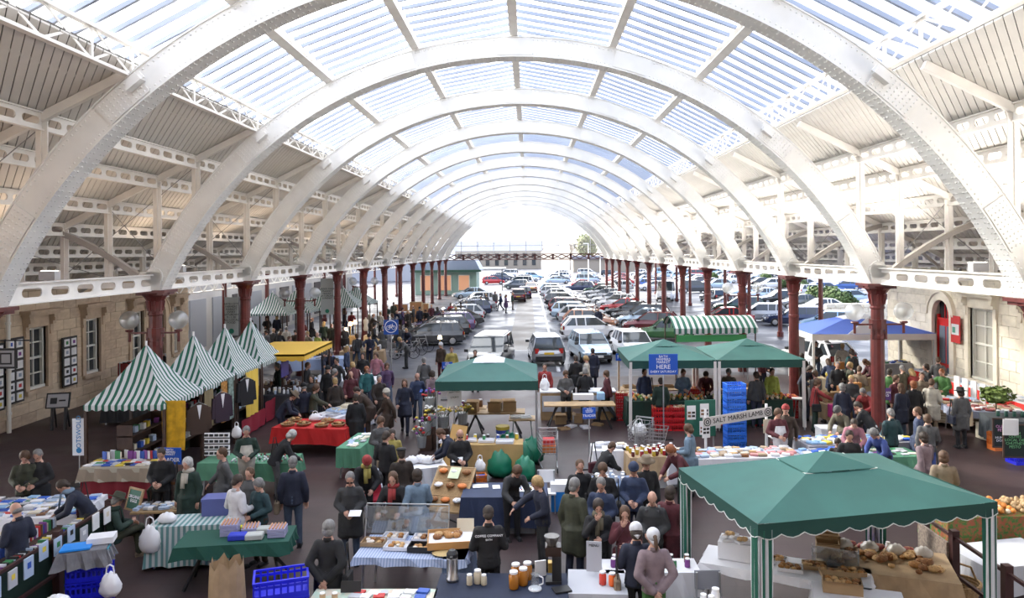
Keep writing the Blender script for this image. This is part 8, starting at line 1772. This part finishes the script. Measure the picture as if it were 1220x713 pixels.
Pn(706, 419, 10, 'stand', 'navy', 'navy', 'person in navy before the silver-blue hatchback', 'short', 'dark', coat=True)
Pn(722, 446, 80, 'walk', 'maroon', 'dgrey', 'person in maroon right of the centre trestle table', 'bob', 'brown')
Pn(787, 455, 0, 'stand', 'dgreen', 'black', 'stallholder in dark green under the left twin gazebo', 'short', 'dark', s=.98)
Pn(899, 447, 5, 'stand', 'dgrey', 'navy', 'tall person in dark grey under the right twin gazebo', 'short', 'dark', s=1.05)
Pn(768, 444, 200, 'stand', 'dblue', 'navy', 'person in dark blue at the back left of the twin gazebos', 'short', 'dark')
Pn(816, 446, 190, 'front', 'sky', 'jeans', 'person in light blue at the back of the left twin gazebo', 'short', 'brown')
Pn(841, 447, 170, 'lean', 'maroon', 'black', 'person in maroon between the twin gazebos', 'bob', 'dark')
Pn(873, 447, 160, 'front', 'khaki', 'dgrey', 'person in khaki at the back of the right twin gazebo', 'bob', 'grey')
Pn(925, 446, 190, 'stand', 'hivis', 'dgrey', 'person in a lime top at the right of the twin gazebos', 'short', 'dark')
Pn(927, 493, 185, 'front', 'maroon', 'dgrey', 'woman in a white apron at the fish stall', 'bob', 'brown', apron='white')
Pn(936, 489, 150, 'walk', 'brown', 'dgrey', 'person in a red hat behind the apron woman', 'short', 'dark', hat='beanie', hatc='red')
Pn(820, 512, 60, 'front', 'sky', 'grey', 'person in pale lilac blue left of the lamb banner', 'bob', 'brown', coat=True)
Pn(799, 537, 120, 'lean', 'maroon', 'black', 'person bending over the jars left of the lamb banner', 'bob', 'red')
# right side
Pn(974, 457, -100, 'reach', 'red', 'dgreen', 'woman in a bright red cardigan reaching to the right', 'bob', 'brown', s=.98)
Pn(1028, 468, 130, 'lean', 'red', 'navy', 'grey-haired person in a red fleece bending over the bag stall', 'short', 'grey')
Pn(1008, 494, 130, 'lean', 'khaki', 'dgrey', 'person in a grey woollen hat and khaki coat bending', 'short', 'grey', hat='beanie', hatc='grey', coat=True)
Pn(1068, 496, 10, 'front', 'darkteal', 'black', 'grey-haired man in a dark teal jacket seen from behind', 'short', 'grey')
Pn(1092, 491, 60, 'stand', 'dblue', 'dblue', 'person in dark blue beside the teal jacket', 'short', 'brown', coat=True)
Pn(1073, 462, 20, 'stand', 'navy', 'jeans', 'woman with long brown hair and a dark blue jacket', 'long', 'brown', coat=True)
Pn(1088, 459, 0, 'stand', 'black', 'black', 'person in a black coat right of the long-haired woman', 'bob', 'red', coat=True)
Pn(1110, 457, -40, 'front', 'cream', 'tan', 'person in a long white coat at the cheese table', 'short', 'brown', coat=True, s=1.02)
Pn(1125, 447, 120, 'reach', 'green', 'dgrey', 'stallholder in a green sweater behind the cheese table', 'short', 'red')
Pn(1144, 468, 5, 'stand', 'grey', 'black', 'woman in a dark hat and grey coat carrying a canvas bag', 'bob', 'dark', hat='brim', hatc='black', coat=True)
Pn(1024, 508, 160, 'lean', 'pink', 'dgrey', 'person in a pink top with a dark strap among the right crowd', 'short', 'dark')
Pn(1041, 517, 120, 'lean', 'blue', 'navy', 'person in bright blue bending behind the big gazebo', 'bob', 'grey')
Pn(1100, 522, 20, 'walk', 'mauve', 'dgrey', 'person in dusky purple walking behind the big gazebo', 'bob', 'dark', coat=True)
Pn(1124, 545, -20, 'walk', 'tan', 'purple', 'person in tan and purple behind the big gazebo', 'bob', 'brown', coat=True)
Pn(998, 528, 150, 'front', 'dbrown', 'black', 'child with dark hair at the end of the fish stall', 'bob', 'dark', s=.8)
Pn(1012, 520, 170, 'front', 'black', 'black', 'person in black behind the dark-haired child', 'short', 'dark')
Pn(1037, 490, 40, 'lean', 'black', 'white', 'person in black and white beside the second right column', 'short', 'dark')
Pn(1105, 500, -20, 'walk', 'grey', 'blue', 'person in grey with blue trousers in the right crowd', 'short', 'brown')
cs_ = [(955, 425, 'dbrown', 'tall'), (972, 410, 'grey', 'blond'), (985, 408, 'pink', 'pink'), (1004, 413, 'cream', 'x'), (1015, 420, 'teal', 'x'), (1024, 424, 'dgrey', 'x'), (984, 431, 'dblue', 'x'), (998, 436, 'black', 'x'), (1012, 436, 'olive', 'x'), (1024, 441, 'tan', 'x'), (965, 440, 'navy', 'x'), (978, 448, 'grey', 'x'), (1003, 462, 'navy', 'x'), (1013, 452, 'dgrey', 'x'), (1031, 432, 'maroon', 'x'), (1060, 444, 'green', 'x'), (1068, 452, 'maroon', 'x'), (1075, 440, 'khaki', 'x'), (1086, 444, 'red', 'x'), (1097, 448, 'tan', 'x'), (1103, 438, 'black', 'x'), (1118, 430, 'grey', 'x'), (915, 424, 'dbrown', 'x'), (907, 421, 'maroon', 'x')]
wh = ['beside the third right column', 'at the left corner of the blue gazebo', 'under the left corner of the blue gazebo', 'under the middle of the blue gazebo', 'under the blue gazebo near its front leg', 'left of the second right column', 'in the second row left of the blue gazebo', 'before the middle of the blue gazebo', 'behind the bag stall', 'close to the second right column', 'beside the twin gazebos leg', 'above the red cardigan woman', 'behind the red fleece', 'between the bag stall and the column', 'touching the left of the second right column', 'right of the second column under the blue gazebo', 'right of the second column by the purple sign', 'at the goods table under the blue gazebo', 'in the middle of the right crowd', 'above the white coat', 'at the back of the right crowd', 'in front of the right building', 'behind the right twin gazebo', 'behind the peak of the right twin gazebo']
for i, (px, py, c, _) in enumerate(cs_):
    hs = ['bob', 'short', 'long', 'short'][i % 4]; Pn(px, py, [0, 160, 90, -40, 200, 20][i % 6], ['stand', 'front', 'lean', 'walk'][i % 4], c, ['dgrey', 'jeans', 'black', 'navy'][i % 4], 'person in %s %s' % ({'dbrown': 'dark brown', 'dgrey': 'dark grey', 'dblue': 'dark blue', 'x': ''}.get(c, c), wh[i]), hs, ['dark', 'brown', 'grey', 'blond', 'brown'][i % 5], coat=i % 3 == 0, group='crowd around the blue gazebo')
# far left aisle and the walkway, smaller and denser
rp = random.Random(21)
far = [(380, 441), (399, 444), (387, 409), (414, 416), (339, 431), (330, 437), (385, 464), (399, 455), (371, 452), (362, 462), (367, 436), (420, 436), (404, 428), (393, 421), (378, 399), (366, 398), (352, 396), (341, 392), (334, 397), (326, 394), (317, 396), (308, 398), (345, 404), (386, 386), (395, 388), (408, 392), (426, 400), (440, 401), (431, 426), (418, 447),
       (402, 377), (411, 372), (419, 374), (437, 372), (445, 376), (453, 374), (446, 388), (456, 392), (467, 376), (473, 372), (480, 369), (461, 366), (469, 362), (486, 372), (492, 366), (500, 368), (507, 371), (514, 365), (521, 368), (528, 372), (537, 363), (543, 368), (549, 362), (556, 360), (573, 355), (579, 352), (590, 349), (596, 351), (603, 353), (611, 350), (300, 384), (292, 404), (318, 380), (330, 378), (372, 381), (360, 384), (475, 390), (484, 394)]
zones = [(0, 350, 'around the far striped stalls'), (350, 400, 'by the fourth left column'), (400, 450, 'between the fifth and sixth left columns'), (450, 500, 'in the far left aisle by the furniture'), (500, 565, 'near the green boarded shop'), (565, 700, 'under the canopy shelter')]
ct = ['black', 'navy', 'dgrey', 'dblue', 'brown', 'maroon', 'olive', 'grey', 'red', 'navy', 'purple', 'cream', 'dgrey', 'dbrown', 'grey', 'tan', 'black', 'dgreen']
nm = dict(dbrown='dark brown', dgrey='dark grey', dblue='dark blue', dgreen='dark green', hivis='fluorescent yellow')
for i, (px, py) in enumerate(far):
    c = ct[(i * 7) % len(ct)] if i != 14 else 'hivis'; z = [z for a, b, z in zones if a <= px < b][0]; b = ['black', 'jeans', 'navy', 'dgrey', 'brown'][i % 5]
    Pn(px, py, rp.choice([0, 180, 90, -90, 150, 200, 30]), ['stand', 'walk', 'front', 'stand', 'lean', 'walk', 'reach'][i % 7], c, b, 'distant person in %s and %s%s %s' % (nm.get(c, c), nm.get(b, b), ' with a hat' if i % 9 == 0 else '', z), ['short', 'bob', 'short', 'long', 'bald'][i % 5], ['dark', 'grey', 'brown', 'blond'][i % 4], hat='beanie' if i % 9 == 0 else None, coat=i % 3 == 1, group='shoppers ' + z)
Pn(713, 369, 180, 'stand', 'navy', 'navy', 'person in navy standing among the cars right of the aisle', 'short', 'dark')
# things in hands
def held(px, py, z, w, d, h, m_, name, cat, label, rz=0, rx=0):
    o = MB().cbox((0, 0, 0), (w, d, h), 0, rx).build(name, m_, loc=at(px, py, z), rz=rz); return tag(o, label, cat)
held(423, 612, 1.08, .22, .16, .01, M_PAPER, 'leaflet', 'paper', 'white leaflet in the hands of the grey-haired reading man', rx=.4)
held(545, 548, 1.08, .24, .18, .01, M_PAPER, 'leaflet', 'paper', 'white paper in the hands of the bald reader', rx=.4)
held(9, 634, 1.05, .2, .15, .02, C_('cream card', (.62, .55, .42)), 'paperback', 'book', 'open buff book held by the bald man in navy', rx=.4)
bag_blob(at(572, 562, .75), (.13, .1, .15), M_PAPER, 'white carrier bag hanging from the arm of the bald reader', seed=3)
bag_blob(at(282, 522, .6), (.14, .1, .18), M_PAPER, 'white carrier bag hanging beside the jewellery stall', seed=5)
b_ = [o for o in col.objects if o.get('label', '').startswith('barista')][0]; text('COFFEE COMPANY', .05, M_WINK, b_, (0, -.165, 1.36), FR, name='lettering'); text('BATH', .04, M_WINK, b_, (0, -.165, 1.30), FR, name='lettering')

P_sbag = retire(MB().box(-.14, .14, -.05, .05, 0, .24).build('shoulder_bag', M_DARK, bevel=.02)); MB().bar((-.1, 0, .24), (-.02, 0, .7), .02).bar((.1, 0, .24), (.02, 0, .7), .02).build('strap', M_DARK, P_sbag)
k_ = 0
for o in [o for o in col.objects if o.get('category') == 'person' and 8 < o.location.y < 34]:
    k_ += 1
    if k_ % 3 or 'arista' in o['label'] or 'apron' in o['label'] or 'eated' in o['label']: continue
    s_ = 1 if k_ % 2 else -1; r_ = o.rotation_euler.z; c_ = ['black', 'brown', 'tan', 'maroon', 'navy'][k_ % 5]
    q = dup(P_sbag, (o.location.x + s_ * .3 * math.cos(r_), o.location.y + s_ * .3 * math.sin(r_), .72), r_ + PI / 2, c_ + ' shoulder bag carried by the ' + ' '.join(o['label'].split()[:9]), 'bag', 'shoulder bags'); q.name = 'shoulder_bag'; setm(q, cm(c_))
wipe_protos()
dg = bpy.context.evaluated_depsgraph_get(); dg.update()
for o in [o for o in col.objects if o.type == 'FONT']:      # lettering becomes plain mesh
    me = bpy.data.meshes.new_from_object(o.evaluated_get(dg)); n = bpy.data.objects.new('lettering', me); col.objects.link(n); n.parent = o.parent
    n.location, n.rotation_euler, n.scale = o.location, o.rotation_euler, o.scale; bpy.data.objects.remove(o, do_unlink=True)
